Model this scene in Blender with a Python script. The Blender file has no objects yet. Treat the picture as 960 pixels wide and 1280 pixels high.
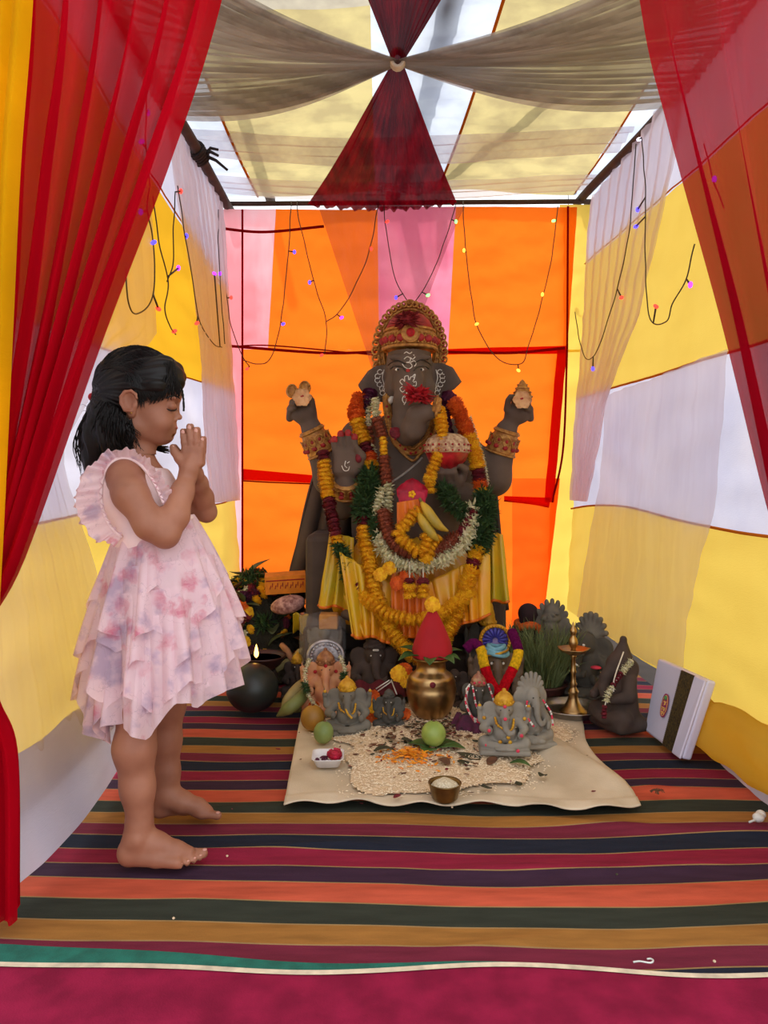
import bpy, math, random
import numpy as np
from mathutils import Vector, Matrix, noise
from mathutils.bvhtree import BVHTree
PI = math.pi
rnd = random.Random(7)
S = bpy.context.scene
COL = S.collection

# ------------------------------------------------------------------ camera, sky, sun, exposure
F = 950.0          # focal length in pixels of the 960x1280 frame
CH = 0.81          # camera height over the stage
HY = 605.0         # horizon row
cam = bpy.data.cameras.new('camera'); camo = bpy.data.objects.new('camera', cam); COL.objects.link(camo)
camo.location = (0, 0, CH); camo.rotation_euler = (PI/2, 0, 0)
cam.sensor_width = 36; cam.sensor_fit = 'AUTO'; cam.lens = 36*F/1280
cam.shift_y = -(640-HY)/1280; cam.clip_start = 0.05; cam.clip_end = 200
S.camera = camo
w = bpy.data.worlds.new('overcast_sky'); S.world = w; w.use_nodes = True
nt = w.node_tree; bg = nt.nodes['Background']
bg.inputs[0].default_value = (0.93, 0.96, 1.0, 1); bg.inputs[1].default_value = 1.9
sun = bpy.data.lights.new('sun', 'SUN'); suno = bpy.data.objects.new('sun', sun); COL.objects.link(suno)
sun.energy = 3.2; sun.angle = math.radians(2.0); sun.color = (1, 0.95, 0.86)
suno.rotation_euler = (math.radians(-28), math.radians(-14), 0)
S.view_settings.view_transform = 'Standard'; S.view_settings.look = 'None'
S.view_settings.gamma = 1; S.view_settings.use_curve_mapping = False
S.view_settings.exposure = 0.0

def at(px, py, D):
    return Vector(((px-480)/F*D, D, CH-(py-HY)/F*D))
def floor_d(py): return CH*F/(py-HY)
def on_floor(px, py, z=0.0):
    D = (CH-z)*F/(py-HY); return Vector(((px-480)/F*D, D, z))

# ------------------------------------------------------------------ scene-graph helpers
def tag(o, label=None, cat=None, group=None, kind=None):
    if label: o['label'] = label
    if cat: o['category'] = cat
    if group: o['group'] = group
    if kind: o['kind'] = kind
    return o
def link_mesh(name, me, mat=None, parent=None, smooth=False):
    o = bpy.data.objects.new(name, me); COL.objects.link(o)
    if mat is not None and not me.materials: me.materials.append(mat)
    if smooth and len(me.polygons):
        me.polygons.foreach_set('use_smooth', np.ones(len(me.polygons), dtype=bool))
    if parent is not None:
        o.parent = parent; o.matrix_parent_inverse = Matrix.Translation(-parent.location) if parent.get('world_parts') else Matrix.Identity(4)
    return o
def thing(name, label, cat, loc=(0,0,0), rz=0.0, group=None, world_parts=False):
    o = bpy.data.objects.new(name, None); COL.objects.link(o)
    o.empty_display_size = 0.05
    o.location = loc; o.rotation_euler = (0, 0, rz)
    if world_parts: o['world_parts'] = 1
    return tag(o, label, cat, group)
def struct_root(name, loc=(0,0,0)):
    o = bpy.data.objects.new(name, None); COL.objects.link(o); o.location = loc; o['kind'] = 'structure'; return o

class MB:
    def __init__(s): s.v = []; s.f = []
    def add(s, vs, fs):
        n = len(s.v); s.v.extend([tuple(p) for p in vs]); s.f.extend([tuple(i+n for i in f) for f in fs]); return s
    def box(s, c, d, rot=None):
        vs = []
        for x in (-.5,.5):
            for y in (-.5,.5):
                for z in (-.5,.5):
                    p = Vector((x*d[0], y*d[1], z*d[2]))
                    if rot is not None: p = rot @ p
                    vs.append(p+Vector(c))
        return s.add(vs, [(0,1,3,2),(4,6,7,5),(0,4,5,1),(2,3,7,6),(0,2,6,4),(1,5,7,3)])
    def tube(s, pts, rad, n=8, caps=True, flat=1.0):
        pts = [Vector(p) for p in pts]; m = len(pts)
        if not hasattr(rad, '__len__'): rad = [rad]*m
        vs = []; ref = None
        for i in range(m):
            t = (pts[min(i+1,m-1)]-pts[max(i-1,0)])
            t = t.normalized() if t.length > 1e-9 else Vector((0,0,1))
            if ref is None:
                ref = t.cross(Vector((0,1,0)))
                if ref.length < .2: ref = t.cross(Vector((1,0,0)))
            ref = (ref - t*ref.dot(t)).normalized(); b = t.cross(ref)
            for k in range(n):
                a = 2*PI*k/n
                vs.append(pts[i]+(ref*math.cos(a)+b*math.sin(a)*flat)*rad[i])
        fs = [(i*n+k, i*n+(k+1)%n, (i+1)*n+(k+1)%n, (i+1)*n+k) for i in range(m-1) for k in range(n)]
        if caps:
            fs.append(tuple(range(n))[::-1]); fs.append(tuple((m-1)*n+k for k in range(n)))
        return s.add(vs, fs)
    def lathe(s, prof, n=24, c=(0,0,0), sx=1, sy=1):
        vs = []; c = Vector(c)
        for r, z in prof:
            for k in range(n):
                a = 2*PI*k/n; vs.append(c+Vector((r*math.cos(a)*sx, r*math.sin(a)*sy, z)))
        m = len(prof)
        fs = [(i*n+k, i*n+(k+1)%n, (i+1)*n+(k+1)%n, (i+1)*n+k) for i in range(m-1) for k in range(n)]
        if prof[0][0] > 1e-6: fs.append(tuple(range(n))[::-1])
        if prof[-1][0] > 1e-6: fs.append(tuple((m-1)*n+k for k in range(n)))
        return s.add(vs, fs)
    def ball(s, c, r, nu=12, nv=8, rot=None):
        if not hasattr(r, '__len__'): r = (r, r, r)
        c = Vector(c); vs = []
        for j in range(nv+1):
            t = PI*j/nv
            for i in range(nu):
                a = 2*PI*i/nu; p = Vector((r[0]*math.sin(t)*math.cos(a), r[1]*math.sin(t)*math.sin(a), -r[2]*math.cos(t)))
                if rot is not None: p = rot @ p
                vs.append(c+p)
        fs = [(j*nu+i, j*nu+(i+1)%nu, (j+1)*nu+(i+1)%nu, (j+1)*nu+i) for j in range(nv) for i in range(nu)]
        return s.add(vs, fs)
    def grid(s, fn, nu, nv):
        vs = [fn(i/nu, j/nv) for j in range(nv+1) for i in range(nu+1)]
        fs = [(j*(nu+1)+i, j*(nu+1)+i+1, (j+1)*(nu+1)+i+1, (j+1)*(nu+1)+i) for j in range(nv) for i in range(nu)]
        return s.add(vs, fs)
    def mesh(s, name):
        me = bpy.data.meshes.new(name); me.from_pydata(s.v, [], s.f); me.validate(); me.update(); return me
    def build(s, name, mat, parent=None, smooth=False):
        return link_mesh(name, s.mesh(name), mat, parent, smooth)

def spline(pts, n):
    """Catmull-Rom through points (any dimension), n samples"""
    P = [np.array(p, float) for p in pts]
    P = [2*P[0]-P[1]] + P + [2*P[-1]-P[-2]]
    out = []; m = len(P)-3
    for k in range(n):
        t = k/(n-1)*m; i = min(int(t), m-1); u = t-i
        a, b, c, d = P[i:i+4]
        out.append(0.5*((2*b)+(-a+c)*u+(2*a-5*b+4*c-d)*u*u+(-a+3*b-3*c+d)*u**3))
    return out
def resample(pts, step):
    pts = [np.array(p, float) for p in spline(pts, 30*len(pts))]
    out = [pts[0]]; acc = 0; 
    for a, b in zip(pts[:-1], pts[1:]):
        L = np.linalg.norm((b-a)[:3]); acc += L
        if acc >= step: out.append(b); acc -= step
    return out

# ------------------------------------------------------------------ smooth implicit surfaces (numpy surface nets)
class Sdf:
    def __init__(s): s.ops = []
    def ell(s, c, r, k=.01, rot=None, sub=False): s.ops.append(('e', Vector(c), Vector(r), k, rot, sub)); return s
    def cone(s, a, b, ra, rb, k=.01, sub=False): s.ops.append(('c', Vector(a), Vector(b), (ra, rb), k, sub)); return s
    def chain(s, pts, rs, k=.01):
        for i in range(len(pts)-1): s.cone(pts[i], pts[i+1], rs[i], rs[i+1], k if i == 0 else min(k, .6*rs[i]))
        return s
    def box(s, c, d, r, k=.01, rot=None, sub=False): s.ops.append(('b', Vector(c), Vector(d), r, k, rot, sub)); return s
    def plate(s, poly, y0, th, k=.004, bend=None): s.ops.append(('p', poly, y0, th, k, bend)); return s
    def mesh(s, lo, hi, h):
        lo = np.array(lo, float); n = np.ceil((np.array(hi, float)-lo)/h).astype(int)+1
        ax = [lo[i]+h*np.arange(n[i]) for i in range(3)]
        f = np.full(n, 1e3, dtype=np.float32)
        for op in s.ops:
            ty = op[0]
            if ty == 'e':
                _, c, r, k, rot, sub = op; R = max(r)+k+2*h if rot is not None else None
                e = [R]*3 if R else [r[i]+k+2*h for i in range(3)]; blo = [c[i]-e[i] for i in range(3)]; bhi = [c[i]+e[i] for i in range(3)]
            elif ty == 'c':
                _, a, b, rr, k, sub = op; m = k+2*h
                blo = [min(a[i]-rr[0], b[i]-rr[1])-m for i in range(3)]; bhi = [max(a[i]+rr[0], b[i]+rr[1])+m for i in range(3)]
            elif ty == 'b':
                _, c, d, r, k, rot, sub = op; e = (d.length/2+k+2*h) if rot is not None else None
                blo = [c[i]-(e or d[i]/2+k+2*h) for i in range(3)]; bhi = [c[i]+(e or d[i]/2+k+2*h) for i in range(3)]
            else:
                _, poly, y0, th, k, bend = op; sub = False; m = k+2*h+.03
                blo = [min(p[0] for p in poly)-m, y0-th-m-.1, min(p[1] for p in poly)-m]
                bhi = [max(p[0] for p in poly)+m, y0+th+m+.1, max(p[1] for p in poly)+m]
            i0 = [max(0, int((blo[i]-lo[i])/h)) for i in range(3)]; i1 = [min(n[i], int((bhi[i]-lo[i])/h)+2) for i in range(3)]
            if any(i1[i] <= i0[i] for i in range(3)): continue
            sl = tuple(slice(i0[i], i1[i]) for i in range(3))
            X = ax[0][sl[0]][:,None,None]; Y = ax[1][sl[1]][None,:,None]; Z = ax[2][sl[2]][None,None,:]
            if ty in 'eb':
                x, y, z = X-c[0], Y-c[1], Z-c[2]
                if rot is not None:
                    M = rot.transposed(); x, y, z = (M[0][0]*x+M[0][1]*y+M[0][2]*z, M[1][0]*x+M[1][1]*y+M[1][2]*z, M[2][0]*x+M[2][1]*y+M[2][2]*z)
                if ty == 'e':
                    k0 = np.sqrt((x/r[0])**2+(y/r[1])**2+(z/r[2])**2); k1 = np.sqrt((x/r[0]**2)**2+(y/r[1]**2)**2+(z/r[2]**2)**2)
                    d_ = k0*(k0-1)/np.maximum(k1, 1e-6); d_ = np.where(k0 < 1e-4, -min(r), d_)
                else:
                    q = [np.abs(x)-d[0]/2+r, np.abs(y)-d[1]/2+r, np.abs(z)-d[2]/2+r]
                    d_ = np.sqrt(np.maximum(q[0],0)**2+np.maximum(q[1],0)**2+np.maximum(q[2],0)**2)+np.minimum(np.maximum(np.maximum(q[0],q[1]),q[2]),0)-r
            elif ty == 'c':
                ba = b-a; L2 = max(ba.length_squared, 1e-12)
                t = np.clip(((X-a[0])*ba[0]+(Y-a[1])*ba[1]+(Z-a[2])*ba[2])/L2, 0, 1)
                d_ = np.sqrt((X-a[0]-ba[0]*t)**2+(Y-a[1]-ba[1]*t)**2+(Z-a[2]-ba[2]*t)**2)-(rr[0]+(rr[1]-rr[0])*t)
            else:
                x, z = np.broadcast_arrays(X[:,:,:], Z[:,:,:]); x = x[:,0,:]; z = z[:,0,:]
                dd = np.full(x.shape, 1e9); inside = np.zeros(x.shape, bool); N = len(poly)
                for i in range(N):
                    ax_, az = poly[i]; bx, bz = poly[(i+1) % N]; ex, ez = bx-ax_, bz-az
                    t = np.clip(((x-ax_)*ex+(z-az)*ez)/(ex*ex+ez*ez+1e-12), 0, 1)
                    dd = np.minimum(dd, (x-ax_-ex*t)**2+(z-az-ez*t)**2)
                    c1 = (az > z) != (bz > z)
                    inside ^= c1 & (x < (bx-ax_)*(z-az)/((bz-az) if abs(bz-az) > 1e-12 else 1e-12)+ax_)
                d2 = np.sqrt(dd)*np.where(inside, -1, 1)
                yo = y0+(bend(x, z) if bend else 0*x)
                dy = np.abs(Y-yo[:,None,:])-th
                d_ = np.maximum(d2[:,None,:]+th*.5, dy)
                q0 = np.maximum(d2[:,None,:]+th, 0); q1 = np.maximum(dy+th, 0)
                d_ = np.where((d2[:,None,:]+th > 0) | (dy+th > 0), np.sqrt(q0**2+q1**2)-th, np.maximum(d2[:,None,:]+th, dy+th)-th)
            g = f[sl]
            if sub:
                hh = np.clip(.5-.5*(g+d_)/k, 0, 1); f[sl] = g*(1-hh)+(-d_)*hh+k*hh*(1-hh)
                f[sl] = np.where(g > 100, g, f[sl])
            else:
                hh = np.clip(.5+.5*(g-d_)/k, 0, 1); f[sl] = g*(1-hh)+d_*hh-k*hh*(1-hh)
        return surface_nets(f, lo, h)
    def obj(s, name, lo, hi, h, mat, parent=None, post=None):
        v, q = s.mesh(lo, hi, h)
        if post is not None: v = post(v)
        return link_mesh(name, np_mesh(name, v, q), mat, parent, True)

def surface_nets(f, lo, h):
    sg = f < 0; nx, ny, nz = f.shape
    c = np.zeros((nx-1, ny-1, nz-1), np.uint8)
    offs = [(a, b, d) for a in (0,1) for b in (0,1) for d in (0,1)]
    for a, b, d in offs: c += sg[a:nx-1+a, b:ny-1+b, d:nz-1+d]
    act = np.argwhere((c > 0) & (c < 8)); idx = np.full(c.shape, -1, np.int64)
    idx[act[:,0], act[:,1], act[:,2]] = np.arange(len(act))
    val = {o: np.clip(f[act[:,0]+o[0], act[:,1]+o[1], act[:,2]+o[2]], -9, 9) for o in offs}
    acc = np.zeros((len(act), 3)); cnt = np.zeros(len(act))
    for o in offs:
        for k in range(3):
            if o[k] == 0:
                p = list(o); p[k] = 1; p = tuple(p); A, B = val[o], val[p]
                m = (A < 0) != (B < 0); t = np.where(m, A/np.where(np.abs(A-B) < 1e-12, 1, A-B), 0)
                q = np.zeros((len(act), 3)); q += np.array(o); q[:,k] += t
                acc += q*m[:,None]; cnt += m
    V = lo+h*(act+acc/np.maximum(cnt, 1)[:,None])
    Q = []
    for k in range(3):
        s0 = [slice(None)]*3; s1 = [slice(None)]*3; s0[k] = slice(0,-1); s1[k] = slice(1,None)
        a, b = sg[tuple(s0)], sg[tuple(s1)]
        e = np.argwhere(a != b); i, j = [q for q in range(3) if q != k]
        ok = (e[:,i] > 0) & (e[:,j] > 0) & (e[:,i] < f.shape[i]-1) & (e[:,j] < f.shape[j]-1); e = e[ok]
        ins = a[e[:,0], e[:,1], e[:,2]]
        def cid(di, dj):
            g = e.copy(); g[:,i] -= di; g[:,j] -= dj; return idx[g[:,0], g[:,1], g[:,2]]
        q = np.stack([cid(1,1), cid(0,1), cid(0,0), cid(1,0)], 1)
        flip = ins if k != 1 else ~ins
        q = np.where(flip[:,None], q, q[:, ::-1]); Q.append(q)
    Q = np.concatenate(Q); return V, Q[(Q >= 0).all(1)]
def np_mesh(name, v, q):
    me = bpy.data.meshes.new(name); me.vertices.add(len(v)); me.vertices.foreach_set('co', np.asarray(v, np.float32).ravel())
    n = len(q); me.loops.add(4*n); me.loops.foreach_set('vertex_index', np.asarray(q, np.int32).ravel())
    me.polygons.add(n); me.polygons.foreach_set('loop_start', np.arange(0, 4*n, 4, dtype=np.int32))
    me.update(calc_edges=True); return me
def join_nets(parts):
    V = []; Q = []; n = 0
    for v, q in parts: V.append(v); Q.append(q+n); n += len(v)
    return np.concatenate(V), np.concatenate(Q)

# ------------------------------------------------------------------ materials
def lin(c):
    return tuple((x/255/12.92 if x/255 <= .04045 else ((x/255+.055)/1.055)**2.4) for x in c)+(1,)
def new_mat(name):
    m = bpy.data.materials.new(name); m.use_nodes = True; nt = m.node_tree
    return m, nt, nt.nodes['Principled BSDF'], nt.nodes['Material Output']
MC = {}
def mat(name, rgb, rough=.6, metal=0., var=.12, scale=30., bump=.15, bscale=None, sss=0., coat=0., rgb2=None, spec=.5, dist=.002):
    if name in MC: return MC[name]
    m, nt, p, out = new_mat(name); N = nt.nodes; L = nt.links
    tc = N.new('ShaderNodeTexCoord'); nz = N.new('ShaderNodeTexNoise'); nz.inputs['Scale'].default_value = scale; nz.inputs['Detail'].default_value = 5
    L.new(tc.outputs['Object'], nz.inputs['Vector'])
    c = lin(rgb); c2 = lin(rgb2) if rgb2 else tuple(x*(1-var*2.2) for x in c[:3])+(1,)
    r = N.new('ShaderNodeValToRGB'); r.color_ramp.elements[0].position = .35; r.color_ramp.elements[1].position = .65
    r.color_ramp.elements[0].color = c2; r.color_ramp.elements[1].color = c if rgb2 else tuple(min(1, x*(1+var)) for x in c[:3])+(1,)
    L.new(nz.outputs['Fac'], r.inputs['Fac']); L.new(r.outputs['Color'], p.inputs['Base Color'])
    p.inputs['Roughness'].default_value = rough; p.inputs['Metallic'].default_value = metal
    p.inputs['Specular IOR Level'].default_value = spec
    if sss: p.inputs['Subsurface Weight'].default_value = sss; p.inputs['Subsurface Radius'].default_value = (.01,.004,.002); p.inputs['Subsurface Scale'].default_value = 1
    if coat: p.inputs['Coat Weight'].default_value = coat
    if bump:
        n2 = N.new('ShaderNodeTexNoise'); n2.inputs['Scale'].default_value = bscale or scale*4; n2.inputs['Detail'].default_value = 4
        L.new(tc.outputs['Object'], n2.inputs['Vector'])
        b = N.new('ShaderNodeBump'); b.inputs['Strength'].default_value = bump; b.inputs['Distance'].default_value = dist
        L.new(n2.outputs['Fac'], b.inputs['Height']); L.new(b.outputs['Normal'], p.inputs['Normal'])
    MC[name] = m; return m
def cloth(name, rgb, trans=.6, sheer=0., rough=.9, tcol=None, rgb2=None, pscale=3., weave=True, streak=None):
    """thin cloth: diffuse + translucent, sheer = share of open weave"""
    if name in MC: return MC[name]
    m, nt, p, out = new_mat(name); N = nt.nodes; L = nt.links; N.remove(p)
    tc = N.new('ShaderNodeTexCoord')
    nz = N.new('ShaderNodeTexNoise'); nz.inputs['Scale'].default_value = pscale; nz.inputs['Detail'].default_value = 4
    mp = N.new('ShaderNodeMapping'); L.new(tc.outputs['Object'], mp.inputs['Vector']); L.new(mp.outputs['Vector'], nz.inputs['Vector'])
    if streak: mp.inputs['Scale'].default_value = streak
    mx = N.new('ShaderNodeMixRGB'); c = lin(rgb); mx.inputs[1].default_value = lin(rgb2) if rgb2 else tuple(x*.82 for x in c[:3])+(1,); mx.inputs[2].default_value = c
    rp = N.new('ShaderNodeMapRange'); rp.inputs[1].default_value = .38; rp.inputs[2].default_value = .62
    L.new(nz.outputs['Fac'], rp.inputs[0]); L.new(rp.outputs[0], mx.inputs[0])
    d = N.new('ShaderNodeBsdfDiffuse'); t = N.new('ShaderNodeBsdfTranslucent'); d.inputs['Roughness'].default_value = .5
    L.new(mx.outputs[0], d.inputs['Color'])
    if tcol: 
        m2 = N.new('ShaderNodeMixRGB'); m2.blend_type = 'MIX'; m2.inputs[0].default_value = .8; m2.inputs[2].default_value = lin(tcol); L.new(mx.outputs[0], m2.inputs[1]); L.new(m2.outputs[0], t.inputs['Color'])
    else: L.new(mx.outputs[0], t.inputs['Color'])
    a = N.new('ShaderNodeMixShader'); a.inputs[0].default_value = trans; L.new(d.outputs[0], a.inputs[1]); L.new(t.outputs[0], a.inputs[2])
    last = a
    if weave:
        n3 = N.new('ShaderNodeTexNoise'); n3.inputs['Scale'].default_value = 60; n3.inputs['Detail'].default_value = 3
        m3 = N.new('ShaderNodeMapping'); m3.inputs['Scale'].default_value = (1, 1, 6); L.new(tc.outputs['Object'], m3.inputs['Vector']); L.new(m3.outputs['Vector'], n3.inputs['Vector'])
        b = N.new('ShaderNodeBump'); b.inputs['Strength'].default_value = .25; b.inputs['Distance'].default_value = .003
        L.new(n3.outputs['Fac'], b.inputs['Height']); L.new(b.outputs['Normal'], d.inputs['Normal']); L.new(b.outputs['Normal'], t.inputs['Normal'])
    if sheer:
        tr = N.new('ShaderNodeBsdfTransparent'); s2 = N.new('ShaderNodeMixShader'); s2.inputs[0].default_value = sheer
        L.new(last.outputs[0], s2.inputs[1]); L.new(tr.outputs[0], s2.inputs[2]); last = s2
        tr.inputs['Color'].default_value = (1,1,1,1)
    L.new(last.outputs[0], out.inputs['Surface']); MC[name] = m; return m
def emit(name, rgb, st):
    if name in MC: return MC[name]
    m, nt, p, out = new_mat(name); p.inputs['Base Color'].default_value = lin(rgb)
    p.inputs['Emission Color'].default_value = lin(rgb); p.inputs['Emission Strength'].default_value = st; MC[name] = m; return m

def nz3(x, y, z, s=1.): return noise.noise(Vector((x*s, y*s, z*s)))
# ================================================================== ground, stage, rugs
m_ground = mat('dusty_ground', (150,135,115), .95, scale=2, bump=.3)
g = MB().grid(lambda u, v: Vector((-14+28*u, -9+28*v, -.75)), 2, 2).build('ground', m_ground); g['kind'] = 'structure'
m_ply = mat('stage_board', (62,54,48), .9, scale=6)
fl = MB().box((.13, 2.55, -.06), (2.5, 4.0, .08)).build('floor', m_ply); fl['kind'] = 'structure'
for x in (-1.0, 1.2):
    pass
def rug_stripes():
    m, nt, p, out = new_mat('striped_rug_weave'); N = nt.nodes; L = nt.links
    tc = N.new('ShaderNodeTexCoord'); sp = N.new('ShaderNodeSeparateXYZ'); L.new(tc.outputs['UV'], sp.inputs[0])
    def mth(op, a, b=None):
        n = N.new('ShaderNodeMath'); n.operation = op
        for i, q in enumerate((a, b)):
            if q is None: continue
            if hasattr(q, 'is_linked'): L.new(q, n.inputs[i])
            else: n.inputs[i].default_value = q
        return n.outputs[0]
    per = mth('FRACT', mth('DIVIDE', mth('SUBTRACT', sp.outputs['Y'], 1.422-.484*2), .484))
    r = N.new('ShaderNodeValToRGB'); r.color_ramp.interpolation = 'CONSTANT'; E = r.color_ramp.elements
    cols = [(168,110,48), (54,60,50), (206,88,58), (60,34,56), (152,30,58), (33,38,56), (118,38,58)]   # going into the tent: ochre, green, orange, purple, crimson, navy, maroon
    # boundaries of one period, from near to far
    cols = [(168,110,48), (122,36,58), (33,38,56), (152,28,56), (62,34,58), (208,86,56), (54,60,50)]
    # near to far order is the reverse after the ochre stripe
    near_far = [cols[0], cols[6], cols[5], cols[4], cols[3], cols[2], cols[1]]
    near_far = [(50,53,44), (186,82,58), (58,36,54), (132,30,54), (32,36,50), (110,36,54), (150,102,48)]
    wd = [.073, .08, .063, .073, .071, .062, .062]; tot = sum(wd); pos = 0; W = .0035/tot
    while len(E) < 14: E.new(.5)
    k = 0
    for wdt, c in zip(wd, near_far):
        E[k].position = pos; E[k].color = lin((150,120,78)); k += 1
        E[k].position = pos+W; E[k].color = lin(c); k += 1
        pos += wdt/tot
    L.new(per, r.inputs['Fac'])
    nz = N.new('ShaderNodeTexNoise'); nz.inputs['Scale'].default_value = 9; nz.inputs['Detail'].default_value = 8
    mp = N.new('ShaderNodeMapping'); mp.inputs['Scale'].default_value = (1, 6, 1); L.new(tc.outputs['Object'], mp.inputs[0]); L.new(mp.outputs[0], nz.inputs['Vector'])
    fr = N.new('ShaderNodeMapRange'); fr.inputs[1].default_value = .25; fr.inputs[2].default_value = .75; fr.inputs[3].default_value = .78; fr.inputs[4].default_value = 1.18
    L.new(nz.outputs['Fac'], fr.inputs[0])
    mx = N.new('ShaderNodeMixRGB'); mx.blend_type = 'MULTIPLY'; mx.inputs[0].default_value = 1; L.new(r.outputs[0], mx.inputs[1]); L.new(fr.outputs[0], mx.inputs[2])
    L.new(mx.outputs[0], p.inputs['Base Color']); p.inputs['Roughness'].default_value = .95; p.inputs['Specular IOR Level'].default_value = .15
    n2 = N.new('ShaderNodeTexNoise'); n2.inputs['Scale'].default_value = 260; L.new(tc.outputs['Object'], n2.inputs['Vector'])
    b = N.new('ShaderNodeBump'); b.inputs['Strength'].default_value = .35; b.inputs['Distance'].default_value = .002; L.new(n2.outputs['Fac'], b.inputs['Height']); L.new(b.outputs[0], p.inputs['Normal'])
    return m
def rug_mesh():
    nx, ny = 150, 220; X0, X1, Y0, Y1 = -.80, 1.10, 1.18, 4.28
    vs = []; uv = []
    for j in range(ny+1):
        for i in range(nx+1):
            x = X0+(X1-X0)*i/nx; y = Y0+(Y1-Y0)*j/ny
            zz = .0035*abs(nz3(x, y, 0, 2.2))
            # long lazy creases
            for (cx, cy, sl, wd, hh, x0, x1) in ((.3,1.62,.25,.02,.010,.1,.8),(.55,1.83,-.22,.022,.014,.25,1.05),(-.2,1.72,.12,.018,.010,-.55,.05),(.15,1.36,.5,.018,.010,.05,.35),(-.1,1.30,.3,.02,.008,-.7,0),(.8,2.05,-.3,.02,.012,.6,1.1),(-.4,1.92,.15,.02,.009,-.7,-.2),(.1,1.52,.05,.03,.006,-.5,.9)):
                if x0 < x < x1:
                    fade = min(1, (x-x0)/.12, (x1-x)/.12); d = (y-cy-sl*(x-cx)*.35-.012*math.sin(x*9+cx*20))/wd
                    zz += hh*fade*math.exp(-d*d)
            edge = min(x-X0, X1-x)
            vs.append((x, y, zz+.002))
            wob = .026*nz3(x, y, 3, 1.7)+.008*nz3(x*.7, y, 8, 6)+(zz*.8)+.012*math.sin(x*2.3+.6)*.5
            if x > .75: wob += (x-.75)*.22*max(0, min(1,(y-1.9)))*.6
            uv.append((x, y+wob))
    fs = [(j*(nx+1)+i, j*(nx+1)+i+1, (j+1)*(nx+1)+i+1, (j+1)*(nx+1)+i) for j in range(ny) for i in range(nx)]
    me = bpy.data.meshes.new('striped_rug'); me.from_pydata(vs, [], fs); lay = me.uv_layers.new(name='UVMap')
    li = np.zeros(len(me.loops), np.int32); me.loops.foreach_get('vertex_index', li)
    lay.data.foreach_set('uv', np.array(uv, np.float32)[li].ravel()); me.update(); return me
rug = link_mesh('striped_rug', rug_mesh(), rug_stripes(), None, True); rug.location.z = -.018
tag(rug, 'long cotton rug with crosswise stripes of orange, green, ochre, navy and maroon', 'rug')
# crimson carpet laid over the front edge
def crimson_y(x): return 1.262-.012*x+.006*math.sin(x*7)
def carp(u, v):
    x = -1.25+2.6*u; y1 = crimson_y(x)+.01*nz3(x,0,0,3); y = .62+(y1-.62)*v
    return Vector((x, y, .004+.006*nz3(x*1.6, y*5, 1, 1.3)+.003*math.sin(x*11+y*4)))
cr = thing('crimson_carpet', 'plain crimson woollen carpet with a cream and teal edge across the front', 'carpet', (0, 1.0, 0), world_parts=True)
m_crim = mat('crimson_wool', (136,26,58), .97, var=.12, scale=14, bump=.5, bscale=300, spec=.1)
MB().grid(carp, 160, 30).build('carpet_field', m_crim, cr, True)
def strip(y_a, y_b, name, m, z, xa=-1.25, xb=1.35):
    def fn(u, v):
        x = xa+(xb-xa)*u; a = y_a(x); b = y_b(x); y = a+(b-a)*v
        return Vector((x, y, z+.004+.006*nz3(x*1.6, crimson_y(x)*5, 1, 1.3)+.003*math.sin(x*11+crimson_y(x)*4)))
    return MB().grid(fn, 160, 2).build(name, m, cr, True)
cy = lambda x: crimson_y(x)+.01*nz3(x,0,0,3)
strip(lambda x: cy(x)-.004, lambda x: cy(x)+.008, 'cream_edging', mat('cream_wool', (214,196,168), .95), .002)
strip(lambda x: cy(x)+.008, lambda x: cy(x)+.008+.05*max(0.03, min(1, (.25-x)/.9)), 'teal_edging', mat('teal_wool', (20,98,82), .95, bump=.5, bscale=300), .001)

# ================================================================== tent: poles
m_wood = mat('old_bamboo', (66,48,40), .85, scale=20, bump=.6)
def pole(name, a, b, r, label, jit=.006):
    a, b = Vector(a), Vector(b); n = 14
    pts = [a.lerp(b, i/n)+Vector((nz3(i,1,r*99)*jit, 0, nz3(i,5,r*77)*jit)) for i in range(n+1)]
    o = MB().tube(pts, [r*(1+.12*nz3(i,9,9)) for i in range(n+1)], 10).build(name, m_wood, None, True)
    tag(o, label, 'pole', kind=None); return o
LT = lambda D: Vector((-.885, D, 2.385)); RT = lambda D: Vector((1.235-.105*(D-2.8)/1.5, D, 2.40+.04*(D-2.8)/1.5))
pole('roof_pole', LT(1.2), LT(4.42), .026, 'rough wooden roof pole along the left side of the tent')
pole('roof_pole', RT(1.2), RT(4.42), .024, 'rough wooden roof pole along the right side of the tent')
pole('roof_pole', (-1.02, 4.33, 2.405), (1.25, 4.33, 2.42), .014, 'thin dark roof pole across the top of the back wall')
pole('roof_pole', (-.62, 2.0, 2.60), (-.70, 4.7, 2.56), .03, 'pole lying over the roof cloth on its left half')
pole('roof_pole', (.30, 2.0, 2.62), (.05, 4.7, 2.58), .045, 'thick pole lying lengthwise over the middle of the roof cloth')
pole('roof_pole', (1.05, 2.6, 2.60), (.2, 4.6, 2.58), .03, 'pole lying slantwise over the right half of the roof cloth')
# corner posts outside the cloth carry the frame
for x, y, nm in ((-1.02, 4.40, 'rear left'), (1.19, 4.42, 'rear right'), (-1.02, 1.25, 'front left'), (1.36, 1.25, 'front right')):
    pole('corner_post', (x, y, -.75), (x, y, 2.44), .028, f'upright tent post at the {nm} corner, outside the cloth')
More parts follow.
